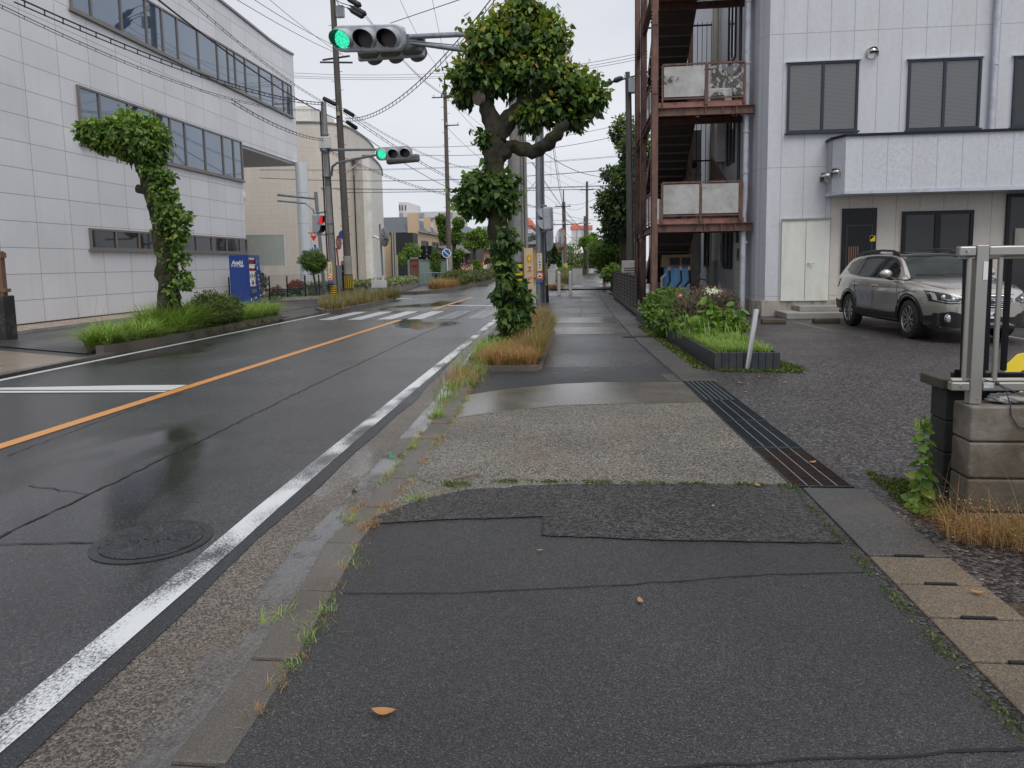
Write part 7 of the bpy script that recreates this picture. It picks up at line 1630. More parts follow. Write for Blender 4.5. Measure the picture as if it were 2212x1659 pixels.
m = MB(); p = zb(1468, 640, 15.2); m.ball((p.x, p.y-.05, p.z), .05, 10, 6); single(m, 'pale_rose', 'pink', 'single pale pink bloom on the leafy shrub', 'flower')
t = thing('twiggy_shrub', (2.4, 14.8, 0), 'half bare brown twiggy shrub in the middle of the tiled planter', 'shrub')
B4 = [blob(1505, 654, 15.2, 45, 50, 34), blob(1540, 650, 14.6, 38, 45, 34), blob(1575, 665, 14.2, 24, 40, 30), blob(1500, 680, 14.4, 40, 45, 34), blob(1550, 690, 14.0, 40, 40, 30)]
tw = MB(); P0 = Vector((2.2, 14.7, .2)); 
P, D = inblobs(B4, 230, .25)
for q_, d in zip(P, D):
    q_ = Vector(q_); b0 = P0+Vector((random.uniform(-.25, .3), random.uniform(-.5, .5), 0)); mid = b0.lerp(q_, .6)+Vector((random.gauss(0, .05), random.gauss(0, .05), .05)); tw.tube([b0, mid, q_], [.008, .006, .003], 4, cap=False)
    for k in range(7): e = q_+Vector((random.gauss(0, .09), random.gauss(0, .09), random.uniform(-.02, .14))); s0 = mid.lerp(q_, random.uniform(.3, 1)); tw.tube([s0, (s0+e)/2+Vector((0, 0, .01)), e], [.0045, .0035, .002], 3, cap=False)
build(tw, 'twigs', 'twig', t); P, D = inblobs(B4, 1500, .5); P = P[P[:, 2] < .85]; leafobj('leaves', [leaves(P, .06, OVAL, OF, .3, .8)], 'leafdark', t); P, D = inblobs(B4, 1400, .15); leafobj('dead_heads', [leaves(P, .035, OVAL, OF, .0, 1)], 'twig', t)
def hydrangea(px, py, Y, n, label, fl):
    c = AT(px, py, Y); t = thing('hydrangea', (c.x, Y, .2), label, 'hydrangea', 'hydrangeas in the planter'); st = MB(); L_ = []
    for k in range(n):
        a = random.uniform(0, 6.28); r = random.uniform(.02, .2); top = c+Vector((r*math.cos(a), r*math.sin(a)*.8, random.uniform(-.2, .16))); st.tube([(c.x+r*.3*math.cos(a), Y, .2), ((c.x+top.x)/2, Y, (top.z+.2)/2), top], .006, 4)
        for j in range(9):
            z = top.z-.03-.045*j; f = 1-.05*j; L_.append((top.x, top.y, z))
    build(st, 'stems', 'leafdark', t); P = np.array(L_); D = RS.normal(size=P.shape); D[:, 2] *= .2; D /= np.linalg.norm(D, axis=1, keepdims=True)
    leafobj('leaves', [leaves(P, .17, OVAL, OF, .25, .25, D)], 'leafbright', t)
    if fl: 
        q_ = c+Vector((0, -.05, .2)); P = np.array(q_)+RS.normal(size=(160, 3))*np.array((.075, .075, .02)); leafobj('flower_head', [leaves(P, .03, OVAL, OF, -.6, .8)], 'whiteflower', t)
hydrangea(1538, 655, 12.6, 9, 'hydrangea with a white flat flower head in front of the twiggy shrub', True); hydrangea(1590, 668, 13.2, 8, 'hydrangea with lime green leaves at the right end of the planter shrubs', False); hydrangea(1530, 690, 12.3, 5, 'low young hydrangea with folded green leaves above the planter grass', False)
bush('leafy_shrub', [blob(1570, 700, 12.9, 38, 30, 22), blob(1545, 715, 12.6, 30, 25, 16)], 1800, .09, 'leafmid', 'low green shrub under the hydrangeas by the planter edge', 'shrub', droop=.3)
P = np.array([(AT(x, 728, 13.0-.01*(x-1430)).x, 13.0-.01*(x-1430), .2) for x in RS.uniform(1440, 1625, 90)]); o = leafobj('sword_leaves', [blades(P[::2], .42, .6, .012, 5)], 'leafbright'); o['kind'] = 'stuff'
# leaning steel bollard
t = thing('bollard', G(1612, 800), 'leaning shiny steel bollard in front of the tiled planter', 'bollard'); a = G(1613, 801); b = AT(1634, 668, a.y-.02); a.z = -.02
m = MB(); d = (b-a).normalized(); m.tube([a, b-d*.012, b], [.038, .038, .032], 20); build(m, 'tube', 'steelshine', t, smooth=50); m = MB(); c = b-d*.06; m.tube([c+Vector((.036, -.015, 0)), c+Vector((.05, -.02, 0)), c-d*.06+Vector((.05, -.02, 0)), c-d*.06+Vector((.036, -.015, 0))], .006, 6); build(m, 'chain_eye', 'darkmetal', t)
# ------------------------------------------------------------------ block wall, pier, gate panel on it
t = thing('block_wall', (2.6, 4.3, 0), 'weathered concrete block wall with white stains at the right edge', 'wall')
zt = .715; hs = [.0-.12, .105, .30, .51, zt]
m = MB()
for k in range(4):
    z0, z1 = hs[k]+.004, hs[k+1]-.004; x = 2.125; ed = .03
    while x < 4.2:
        L_ = .40 if x > 2.2 else .43; m.box((x+(.0 if x < 2.2 else .004), 4.18, z0), (x+L_-.004, 4.38, z1)); x += L_
build(m, 'blocks', 'blockwall', t, bevel=.012, seg=3); m = MB(); m.box((2.15, 4.19, -.1), (4.2, 4.37, zt-.01)); build(m, 'mortar', 'blockdark', t)
t = thing('gate_pier', (2.15, 4.75, 0), 'dark mossy block pier with a flat coping behind the block wall', 'pier'); a = AT(2036, 870, 4.75); 
m = MB(); 
for k, (z0, z1) in enumerate(((-.1, .12), (.124, .33), (.334, .53), (.534, .735))): m.box((2.20, 4.62, z0), (2.62, 4.82, z1))
build(m, 'blocks', 'blockdark', t, bevel=.008); m = MB(); m.box((2.15, 4.57, .738), (2.70, 4.87, .80)); build(m, 'coping', 'coping', t, bevel=.008)
t = thing('metal_gate', (2.35, 4.25, .72), 'silver aluminium bar railing standing on the block wall', 'gate'); gy = 4.27
def gx_(x, y=900): return AT(x, y, gy).x
def gz_(y, x=2150): return AT(x, y, gy).z
zt_, zb_ = gz_(541), gz_(832)
m = MB(); x0 = gx_(2097, 700); m.box((x0, gy-.032, zt-.0), (x0+.062, gy+.03, zt_+.03)); build(m, 'post', 'alu', t, bevel=.003)
m = MB(); m.box((x0-.09, gy-.03, zt_-.03), (x0-.002, gy+.022, zt_+.025)); m.box((x0+.064, gy-.03, zt_-.03), (3.9, gy+.022, zt_+.025)); m.box((x0-.085, gy-.015, zt_-.048), (3.9, gy+.01, zt_-.032)); build(m, 'top_rail', 'alu', t, bevel=.008)
m = MB(); m.box((x0-.10, gy-.034, zb_-.028), (x0-.002, gy+.022, zb_+.022)); m.box((x0+.064, gy-.034, zb_-.028), (3.9, gy+.022, zb_+.022)); m.box((x0-.095, gy-.012, zb_+.024), (3.9, gy+.018, zb_+.042)); build(m, 'bottom_rail', 'alu', t, bevel=.008)
for k in range(8):
    x = gx_(2081, 700)+.003 if k == 0 else gx_(2148, 700)+.172*(k-1); m = MB(); m.cyl((x+.012, gy-.004, zb_+.03), (x+.012, gy-.004, zt_-.04), .014, 10); build(m, 'bar', 'alu', t, smooth=50)
m = MB()
for z in (zt_, zb_): m.cyl((x0-.05, gy-.04, z), (x0-.05, gy-.028, z), .008, 10)
m.cyl((x0+.04, gy-.036, zt+.03), (x0+.04, gy-.03, zt+.03), .006, 8); build(m, 'screw', 'steelshine', t); m = MB(); m.box((x0+.034, gy-.036, zt_-.16), (x0+.058, gy-.033, zt_-.06)); build(m, 'sticker', 'white', t); m = MB(); m.box((x0+.068, gy-.037, zb_-.01), (x0+.12, gy-.0345, zb_+.012)); build(m, 'sticker', 'colwhite', t)
t = thing('folding_gate', (2.3, 4.5, .7), 'black folding gate frame behind the silver railing', 'gate'); gy2 = 4.42
m = MB(); z = AT(2150, 534, gy2).z; m.box((AT(2074, 600, gy2).x, gy2-.012, z-.012), (4.0, gy2+.012, z+.01)); z2 = AT(2150, 811, gy2).z; m.box((AT(2057, 800, gy2).x, gy2-.02, z2-.018), (4.0, gy2+.02, z2+.018)); m.box((AT(2057, 800, gy2).x, gy2-.03, z2+.018), (AT(2075, 800, gy2).x, gy2-.02, z2+.04)); build(m, 'rail', 'blackmetal', t, bevel=.003)
for xa, xb in ((2087, 2070+10), (2137, 2128), (2170+10, 2170-3), (2290, 2280)):
    m = MB(); p, q_ = AT(xa, 560, gy2), AT(xb, 800, gy2); m.beam(p, q_, .022, .03, (0, 1, 0)); build(m, 'bar', 'blackmetal', t)
m = MB(); m.box((2.24, gy2-.03, .73), (2.30, gy2+.03, .98)); build(m, 'foot', 'blackmetal', t)
m = MB(); m.box((AT(2072, 545, gy2).x, gy2-.02, z-.06), (AT(2078, 545, gy2).x, gy2+.01, z+.005)); build(m, 'end_cap', 'framegrey', t)
# netting bundle on the wall
def lump(name, c, r, label, mat='netting', seed=0):
    me = bpy.data.meshes.new(name); bm = bmesh.new(); bmesh.ops.create_icosphere(bm, subdivisions=4, radius=1)
    for v in bm.verts:
        p = v.co; k = 1+.16*math.sin(p.x*5+seed)*math.cos(p.y*6+seed)+.08*math.sin(p.x*17+p.z*9+seed)+.05*math.sin(p.y*29+p.x*23)
        v.co = Vector((p.x*r[0]*k, p.y*r[1]*k, max(-.9, p.z)*r[2]*k))
    bm.to_mesh(me); me.shade_smooth(); me.materials.append(MATS[mat]); o = bpy.data.objects.new(name, me); C.objects.link(o); o.location = c; return props(o, label, 'netting', 'net bundles on the wall')
lump('net_bundle', (2.40, 4.30, zt+.022), (.13, .07, .028), 'white net bundle at the foot of the railing post', seed=1); lump('net_bundle', (2.66, 4.32, zt+.035), (.19, .08, .042), 'crumpled white and grey net heap on the wall further right', seed=3); lump('net_bundle', (2.98, 4.31, zt+.03), (.17, .08, .035), 'white net bundle at the picture edge on the wall', seed=5)
m = MB(); m.tube([(2.20, 4.22, .86), (2.24, 4.215, .845), (2.27, 4.21, .835), (2.31, 4.20, .80), (2.325, 4.175, .72), (2.33, 4.172, .66), (2.37, 4.172, .60), (2.46, 4.172, .585)], .0035, 6); m.tube([(2.27, 4.21, .835), (2.40, 4.20, .77), (2.56, 4.20, .74), (2.9, 4.2, .755)], .003, 6); m.ball((2.268, 4.208, .836), .012, 8, 6)
single(m, 'black_wire', 'wire', 'thin black wire tied round the railing post and hanging over the wall', 'wire')
# yellow notice lying behind the gate
t = thing('yellow_sign', (3.1, 5.6, .3), 'yellow parking notice board leaning behind the railing bars', 'sign board')
c = AT(2205, 812, 5.6); F = frame(c, (0, -1, .25)) @ Matrix.Rotation(rad(12), 4, 'Z'); m = MB(); m.prism([(-.21, -.18), (.26, -.18), (.26, .16), (.02, .16), (-.08, .10)], 0, .012, F); bd = build(m, 'board', 'yellow', t, bevel=.003); F2 = F @ Matrix.Rotation(rad(28), 4, 'Z')
text('lettering', '専用駐車場', .15, F @ Vector((.06, -.03, .014)), F.to_3x3() @ Vector((0, 0, 1)), 'black', bd, up=F2.to_3x3() @ Vector((0, 1, 0)), th=.003, bold=.005); m = MB(); m.cyl((c.x-.1, c.y+.08, c.z-.05), (c.x+.3, c.y+.08, c.z+.1), .025, 10); m.cyl((c.x, c.y+.05, 0), (c.x, c.y+.05, c.z), .02, 8); build(m, 'stand', 'boxwhite', t)
# tall weed by the pier
def stalk(base, h, n, s, label, mat='leafbright'):
    t = thing('tall_weed', base, label, 'weed'); b = Vector(base); m = MB(); pts = [b, b+Vector((.01, 0, h*.3)), b+Vector((-.005, 0, h*.65)), b+Vector((.012, 0, h))]; m.tube(pts, [.006, .0055, .004, .003], 6); build(m, 'stem', 'leafmid', t)
    P, D = [], []
    for k in range(n):
        u = .06+.94*k/n; a = k*2.4; P.append(b+Vector((.008*math.sin(u*5), 0, h*u))); D.append((math.cos(a), math.sin(a), .15 if u < .9 else .6))
    leafobj('leaves', [leaves(np.array(P), s, LANCE*np.array((2.3, 1, 1)), OF, .25, .12, np.array(D))], mat, t)
    P2 = np.array(b+Vector((.012, 0, h)))+RS.normal(size=(40, 3))*np.array((.018, .018, .02)); leafobj('tip', [leaves(P2, .03, LANCE*np.array((2, 1, 1)), OF, -.6, .6)], mat, t)['kind'] = 'stuff'
stalk((2.04, 4.55, 0), .52, 46, .085, 'tall single stemmed green weed growing beside the dark pier')
dryp = inpoly([(1.95, 4.0), (2.05, 4.35), (2.4, 4.14), (2.9, 4.12), (2.9, 3.7), (2.5, 3.75), (2.2, 3.9)], 1400); dryp[:, 2] = 0
o = leafobj('dry_weeds', [blades(dryp, .20, 1.3, .0016, 6, (-.25, -.35, 0)), blades(dryp[::9], .34, .8, .0015, 6, (-.1, -.2, 0)), leaves(dryp[::2]+RS.uniform(-.08, .08, dryp[::2].shape)+np.array((-.03, -.05, .13)), .012, OVAL, OF, 0, 1)], 'bladedry'); o['kind'] = 'stuff'
gp_ = inpoly([(2.35, 4.1), (2.9, 4.1), (2.8, 3.7), (2.4, 3.85)], 500); gp_[:, 2] = 0; o = leafobj('green_weeds', [blades(gp_, .16, 1.2, .003, 5, (-.1, -.2, 0)), leaves(gp_+np.array((0, 0, .06)), .03, OVAL, OF, .1, 1)], 'bladegreen'); o['kind'] = 'stuff'
gp_ = inpoly([(1.96, 4.35), (2.06, 4.3), (2.12, 4.6), (1.98, 4.62)], 140); gp_[:, 2] = .01+RS.uniform(0, .05, len(gp_)); o = leafobj('low_weeds', [leaves(gp_, .045, OVAL, OF, -.1, .8)], 'leafbright'); o['kind'] = 'stuff'
# ------------------------------------------------------------------ far side of the crossing, left
def nD(px, py): return 852.5+px*.1215, 432+py*.1215
def wallbox(mb, x0, x1, ytop, Y, depth, z0=0, ybase=None):
    a, b = AT(x0, ytop, Y), AT(x1, ytop, Y); mb.box((a.x, Y, z0), (b.x, Y+depth, a.z)); return a.x, b.x, a.z
t = thing('sliding_gate', (-14, 57, 0), 'brown timber slatted gate in a grey frame beyond the cream building', 'gate')
m = MB(); x0, x1, z = wallbox(m, 886, 904, 561, 57, .1); build(m, 'leaf', 'brownwood', t); m = MB(); m.box((x0-.2, 56.9, 0), (x0-.02, 57.2, z+.2)); m.box((x1+.02, 56.9, 0), (x1+.3, 57.2, z+.2)); m.box((x0-.2, 56.9, z+.03), (x1+.3, 57.2, z+.2)); build(m, 'frame', 'galv', t)
m = MB(); m.box((x1-.45, 56.87, z-.45), (x1-.1, 56.9, z-.25)); build(m, 'plate', 'red', t)
t = thing('screen_wall', (-12, 55, 0), 'pale grey green panelled garden wall beside the brown gate', 'wall'); m = MB(); x0, x1, z = wallbox(m, 907, 967, 563, 55, .15); build(m, 'panels', 'greenglass', t); m = MB(); m.box((x0, 54.95, z), (x1, 55.2, z+.06)); build(m, 'cap', 'galv', t)
t = thing('pipe_railing', (-11, 51.5, 0), 'low grey pipe railing in front of the pale garden wall', 'railing'); m = MB(); a, b = G(914, 617), G(958, 615); b = Vector((b.x, 52.5, 0)); m.tube([(a.x, a.y, .9), (b.x, b.y, .9)], .035, 6); build(m, 'rail', 'galv', t)
for k in range(6): c = a.lerp(b, k/5); m = MB(); m.cyl(c, c+Vector((0, 0, .9)), .025, 6); build(m, 'post', 'galv', t)
c = AT(941, 575, 53); bush('column_shrub', [((c.x, 53, 1.5), (.4, .4, .7)), ((c.x, 53, 2.1), (.33, .33, .5)), ((c.x+.05, 53, .9), (.3, .3, .4))], 2500, .11, 'leafmid', 'narrow upright shrub before the pale grey green garden wall', 'shrub', core='stairdark', stem=([(c.x, 53, 0), (c.x, 53, 1)], [.07, .05]))
a = G(969, 621); b = AT(965, 547, a.y)
t = thing('parking_sign', a, 'round blue no parking sign with white bar on a white post', 'sign'); m = MB(); m.cyl(a, (b.x, a.y, b.z+.3), .035, 8); build(m, 'post', 'white', t); m = MB(); nr = Vector((.15, -1, 0)); m.disc(b+Vector((0, -.06, 0)), nr, .30, 28, .02); ds = build(m, 'disc', 'white', t); m = MB(); m.disc(b+Vector((0, -.09, 0)), nr, .235, 28, .006); build(m, 'face', 'blue', ds); F = frame(b+Vector((0, -.1, 0)), nr) @ Matrix.Rotation(rad(-45), 4, 'Z'); m = MB(); m.box((-.235, -.03, 0), (.235, .03, .006), F); build(m, 'bar', 'white', ds)
pn = G(972, 614.5); pnt = AT(961, 195, pn.y); pp = pole_thing('utility_pole', pn, pnt, .20, .13, 'polebrown', 'brown concrete pole with a thin mast on top across the junction')
m = MB(); m.tube([pnt+Vector((-.1, 0, -.3)), pnt+Vector((0, 0, .8)), AT(960.5, 158, pn.y)], [.05, .04, .03], 6); m.tube([pnt+Vector((.1, 0, -.3)), pnt+Vector((0, 0, .8))], .04, 6); build(m, 'mast', 'darkmetal', pp)
crossarm(pp, AT(962, 210, pn.y-.15), 1.0, (1, 0, 0), ins=4); crossarm(pp, AT(965, 271, pn.y-.2)+Vector((.4, 0, 0)), .5, (1, 0, 0), ins=2)
m = MB()
for k in range(24): z = 3+.45*k; c = on(pn, pnt, z); m.cyl(c, c+Vector(((.32 if k % 2 else -.32), 0, 0)), .015, 5)
build(m, 'step_bolt', 'darkmetal', pp)['kind'] = 'stuff'; band(pp, pn, pnt, .8, 2.4, .215, 'concrete', 'base_sleeve')
def street_tree(trunk, blobs, Y, n, size, label, mat='leafmid', group='distant pollarded street trees', conv=nD, s=.1215, name='street_tree'):
    P_ = [AT(*conv(x, y), Y) for x, y, r in trunk]; b = P_[0]; t = thing(name, (b.x, Y, 0), label, 'tree', group); m = MB(); k = s*Y/1560
    limb(m, [(p.x, p.y, max(0, p.z)) for p in P_], [r*k for x, y, r in trunk], 8); build(m, 'trunk', 'bark', t, smooth=180)
    B_ = []
    for x, y, rx, rz in blobs: p = AT(*conv(x, y), Y); B_.append(((p.x, Y+random.uniform(-.3, .3), p.z), (rx*k, (rx+rz)/2*k, rz*k)))
    P, D = inblobs(B_, n, .5); leafobj('crown', [leaves(P, size, OVAL, OF, .4, .8, D)], mat, t)
    k2 = D[:, 2] > .3; leafobj('new_leaves', [leaves(P[k2][::2]+D[k2][::2]*size*.7, size*.9, OVAL, OF, .0, .9, D[k2][::2])], 'leafbright', t); return t
street_tree([(1070, 1400, 38), (1060, 1000, 36), (1060, 760, 34), (1090, 560, 24)], [(840, 360, 90, 75), (850, 490, 75, 75), (880, 650, 80, 75), (1130, 420, 90, 95), (1090, 560, 60, 60), (1100, 680, 90, 80), (1150, 980, 85, 80), (1090, 1150, 45, 70), (940, 720, 60, 40)], 58, 7000, .17, 'pollarded tree with five leafy knobs right behind the brown utility pole', 'leafmid')
street_tree([(1420, 1330, 32), (1415, 1000, 30), (1405, 700, 26)], [(1370, 640, 110, 55), (1370, 800, 145, 70), (1500, 600, 110, 85), (1590, 680, 100, 110), (1480, 1170, 50, 70), (1620, 800, 60, 60)], 74, 7000, .2, 'pollarded tree with a flat layered crown left of the big trunk', 'leafbright')
def hedge(pts, w, h, n, label, mat='hedge', size=.11):
    t = thing('hedge', (pts[0][0], pts[0][1], 0), label, 'hedge', 'hedges along the road'); B_ = []
    for (x0, y0), (x1, y1) in zip(pts, pts[1:]):
        L_ = math.hypot(x1-x0, y1-y0); k = max(1, int(L_/(w*.8)))
        for i in range(k+1): u = i/k; B_.append(((x0+(x1-x0)*u, y0+(y1-y0)*u, h*.5), (w*random.uniform(.5, .62), w*.62, h*random.uniform(.5, .6))))
    P, D = inblobs(B_, n, .35); leafobj('foliage', [leaves(P, size, OVAL, OF, -.1, 1, D)], mat, t); m = MB()
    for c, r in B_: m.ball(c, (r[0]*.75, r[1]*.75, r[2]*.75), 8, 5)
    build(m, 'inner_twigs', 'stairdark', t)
hedge([(-8.6, 46.5), (-8.6, 49.5)], 1.3, 1.0, 4500, 'nearest yellow green hedge block across the side street'); hedge([(-8.5, 52), (-8.5, 62)], 1.2, 1.0, 5000, 'long hedge further along the left kerb'); hedge([(-8.5, 66), (-8.6, 90)], 1.2, .95, 4000, 'distant hedge on the left kerb', size=.16)
hedge([(-7.0, 96), (-7, 125)], 1.5, 1.3, 3000, 'far hedge left of the road seen between the poles', size=.2)
grasspatch('dry_weeds', [(-9.4, 42.5), (-8.2, 42), (-8.0, 46), (-9.3, 47)], 5000, .6, 'bladedry', .05, None, bend=.8, w=.012, clump=.4)
grasspatch('dry_weeds', [(-8.25, 41), (-8.05, 44), (-8.05, 80), (-8.5, 80), (-8.5, 44)], 6000, .25, 'bladeolive', .05, None, bend=1, w=.012, clump=.4)
grasspatch('dry_weeds', [(-2.2, 50), (-.9, 52), (-1.1, 62), (-2.3, 62)], 6000, .9, 'bladeolive', .02, None, bend=.9, w=.014, clump=.4); grasspatch('dry_weeds', [(-2.4, 41.4), (-1.2, 41.6), (-1.6, 44), (-2.4, 44)], 2500, .35, 'bladedry', .02, None, bend=1, w=.01)
hedge([(-1.7, 55), (-1.75, 62)], 1.1, 1.0, 3500, 'weedy hedge on the pavement edge beyond the guard posts', 'leafmid'); hedge([(-1.5, 68), (-1.3, 82)], 1.3, .9, 3500, 'clipped hedge strip beyond the far pavement pole', size=.15); hedge([(-.9, 84), (-.6, 110)], 1.5, 1.2, 3000, 'hedge at the end of the pavement', size=.2)
hedge([(-4.8+-.2, 84), (-3.9, 84.5)], 1.5, 1.3, 2500, 'squared hedge on the far side of the road bend', size=.15) if 0 else None
# cream mansard house
t = thing('house', (-20, 72, 0), 'cream plastered house with slate mansard roof and tall chimney beyond the brown gate', 'house', 'houses beyond the junction')
A0 = AT(864, 500, 72); A1 = AT(901, 502, 72); ze = A1.z; zr = AT(901, 466, 72).z; B1_ = AT(947, 507, 72*1.16)
bx, by = B1_.x, 84.0
m = MB(); m.prism([(A0.x-3, 72), (A1.x, 72), (bx, by), (bx-12, by+4)], 0, ze); build(m, 'wall', 'housecream', t)
m = MB(); o_ = .25; e = [(A0.x-3, 72-o_), (A1.x+o_, 72-o_), (bx+o_, by), (bx-12, by+4)]; tpr = [(A0.x-3, 73.5), (A1.x-1.2, 73.5), (bx-1.4, by-.5), (bx-12, by+4)]
m.add([(x, y, ze+.02) for x, y in e]+[(x, y, zr) for x, y in tpr], [(0, 1, 5, 4), (1, 2, 6, 5), (2, 3, 7, 6), (4, 5, 6, 7)]); rf = build(m, 'roof', 'houseroof', t)
for u in (0.0, .5, .93): 
    px_, py_ = A1.x+(bx-A1.x)*u, 72+(by-72)*u; m = MB(); m.box((px_-(.9 if u == 0 else .5), py_-.25, ze-.2 if u == 0 else ze+.3), (px_+.12, py_+.5, zr+.25)); build(m, 'chimney' if u == 0 else 'parapet', 'housecream', t)
for u0, u1 in ((.14, .26), (.30, .42), (.62, .74), (.78, .9)):
    p, q_ = Vector((A1.x+(bx-A1.x)*u0, 72+12*u0, 0)), Vector((A1.x+(bx-A1.x)*u1, 72+12*u1, 0)); m = MB(); zt1, zb1 = AT(901, 520, 75).z, AT(901, 545, 75).z
    d = (q_-p).normalized(); nn_ = Vector((d.y, -d.x, 0)); m.beam(p+nn_*.05+Vector((0, 0, (zt1+zb1)/2)), q_+nn_*.05+Vector((0, 0, (zt1+zb1)/2)), .12, zt1-zb1); w_ = build(m, 'window', 'framegrey', t); m = MB(); m.beam(p+d*.12+nn_*.09+Vector((0, 0, (zt1+zb1)/2)), q_-d*.12+nn_*.09+Vector((0, 0, (zt1+zb1)/2)), .1, zt1-zb1-.25); build(m, 'pane', 'glassblue', w_)
m = MB(); a = AT(865, 503, 70); b = AT(893, 540, 70); m.box((a.x-1, 70, 0), (b.x, 72.0, a.z)); single(m, 'dark_shed', 'darkmetal', 'dark grey metal box building before the cream house', 'shed')
t = thing('apartment_block', (-25, 120, 0), 'white flat roofed apartment block with grey panels behind the cream house', 'building', 'houses beyond the junction')
m = MB(); x0, x1, z = wallbox(m, 862, 980, 459, 120, 14); build(m, 'wall', 'housewhite', t); m = MB(); x2, x3, z2 = wallbox(m, 861, 880, 437, 124, 10); build(m, 'stair_tower', 'farwhite', t)
for xa, xb in ((863, 870), (905, 916), (947, 978)): a, b = AT(xa, 460, 119.9), AT(xb, 469, 119.9); m = MB(); m.box((a.x, 119.85, b.z), (b.x, 119.98, a.z)); build(m, 'grey_panel', 'housegrey', t)
for xa, xb in ((875, 889), (895, 903), (930, 940)): a, b = AT(xa, 470, 119.9), AT(xb, 476, 119.9); m = MB(); m.box((a.x, 119.8, b.z), (b.x, 119.95, a.z)); build(m, 'window', 'glassblue', t)
for xa in (862.5, 868, 875): a, b = AT(xa, 443, 123.9), AT(xa+2, 454, 123.9); m = MB(); m.box((a.x, 123.8, b.z), (b.x, 123.98, a.z)); build(m, 'window', 'framedark', t)
def house(x0, x1, ye, yr, Y, depth, wall, label, wins=(), roof='houseroof', ybase=612, hip=.3, over=.5):
    a, b = AT(x0, ye, Y), AT(x1, ye, Y); zr_ = AT((x0+x1)/2, yr, Y+depth/2).z; t = thing('house', ((a.x+b.x)/2, Y, 0), label, 'house', 'houses beyond the junction')
    m = MB(); m.box((a.x, Y, 0), (b.x, Y+depth, a.z)); build(m, 'wall', wall, t); w = b.x-a.x; m = MB()
    e = [(a.x-over, Y-over), (b.x+over, Y-over), (b.x+over, Y+depth+over), (a.x-over, Y+depth+over)]; r0, r1 = (a.x+w*hip, Y+depth/2), (b.x-w*hip, Y+depth/2)
    m.add([(x, y, a.z) for x, y in e]+[(*r0, zr_), (*r1, zr_)], [(0, 1, 5, 4), (1, 2, 5), (2, 3, 4, 5), (3, 0, 4), (3, 2, 1, 0)]); build(m, 'roof', roof, t)
    for xa, ya, xb, yb in wins: p, q_ = AT(xa, ya, Y-.05), AT(xb, yb, Y-.05); m = MB(); m.box((p.x, Y-.06, q_.z), (q_.x, Y-.005, p.z)); wd = build(m, 'window', 'framegrey', t); m = MB(); m.box((p.x+.1, Y-.075, q_.z+.1), (q_.x-.1, Y-.062, p.z-.1)); build(m, 'pane', 'glassblue', wd)
    return t
house(947, 1018, 504, 490, 84, 10, 'housebrown', 'dark brown two storey house with slate hip roof behind the pollarded trees', [(952, 514, 955, 528), (986, 512, 991, 532), (994, 512, 998, 532), (1001, 555, 1006, 590), (1008, 512, 1013, 530)])
m = MB(); m.box((AT(947, 540, 82).x, 82, AT(947, 548, 82).z), (AT(1010, 540, 82).x, 84, AT(947, 531, 82).z)); single(m, 'balcony', 'housegrey', 'grey boarded balcony on the dark brown house', 'balcony', 'houses beyond the junction')
house(1012, 1034, 504, 494, 112, 8, 'housecream', 'small cream house top behind the dark brown house', [(1016, 508, 1020, 516)], 'housecream', hip=.05, over=0)
house(1018, 1062, 540, 526, 100, 10, 'housetan', 'tan and blue low house seen left of the big trunk', [(1024, 560, 1029, 580), (1036, 552, 1040, 572)])
house(1143, 1164, 528, 519, 72, 9, 'housetan', 'tan brick house with black window bars right of the concrete pole', [(1149, 532, 1152, 538), (1155, 531, 1158, 539)], hip=.2)
house(1137, 1160, 511, 505, 95, 9, 'housewhite', 'white upper storey house behind the tan brick house', [(1141, 516, 1146, 523), (1149, 518, 1153, 525)], hip=.2)
house(1200, 1232, 535, 527, 115, 12, 'housewhite', 'white house with grey gutter behind the far mirror', [(1208, 545, 1213, 556)], hip=.35); a = AT(1227, 543, 108); b = AT(1236, 560, 108); m = MB(); m.box((a.x, 108, b.z), (b.x, 109.5, a.z)); single(m, 'sign_box', 'brownwood', 'brown shop sign box beside the white house', 'sign')
house(1236, 1262, 548, 530, 118, 9, 'farwhite', 'pale house with a white tarpaulin roof at the end of the street', [(1240, 556, 1244, 566)], 'farwhite', hip=.1)
house(1060, 1100, 530, 518, 140, 12, 'housegrey', 'grey house far down the road beside the big trunk', [(1066, 540, 1071, 550), (1085, 540, 1090, 550)])
house(1166, 1200, 548, 541, 135, 10, 'housegrey', 'low grey roofed house at the bend of the road', [(1172, 556, 1178, 566)])
# carport frames
t = thing('pergola', (-14, 62, 0), 'black steel carport frame above the garden wall', 'carport')
for xa in (914, 928): p = AT(xa, 531, 61); m = MB(); m.box((p.x-.2, 60.9, 0), (p.x+.2, 61.3, p.z)); build(m, 'post', 'blackmetal', t)
m = MB(); m.beam(AT(911, 534, 61), AT(965, 540, 66), .2, .18); m.beam(AT(880, 545, 61), AT(960, 545, 61), .12, .12); build(m, 'beam', 'blackmetal', t)
for k in range(9): m = MB(); m.tube([AT(914+k*3, 557-k*.3, 60.5), AT(930+k*3, 546-k*.6, 61.5), AT(952+k*2, 541, 63)], .05, 5); build(m, 'rib', 'blackmetal', t)
c = AT(890, 537, 60.5); bush('garden_shrub', [((c.x, 60.5, c.z-.2), (.75, .6, .6)), ((c.x-.7, 60.3, c.z-.8), (.6, .5, .5))], 1500, .15, 'leafbright', 'bright green shrub over the brown gate', 'shrub')
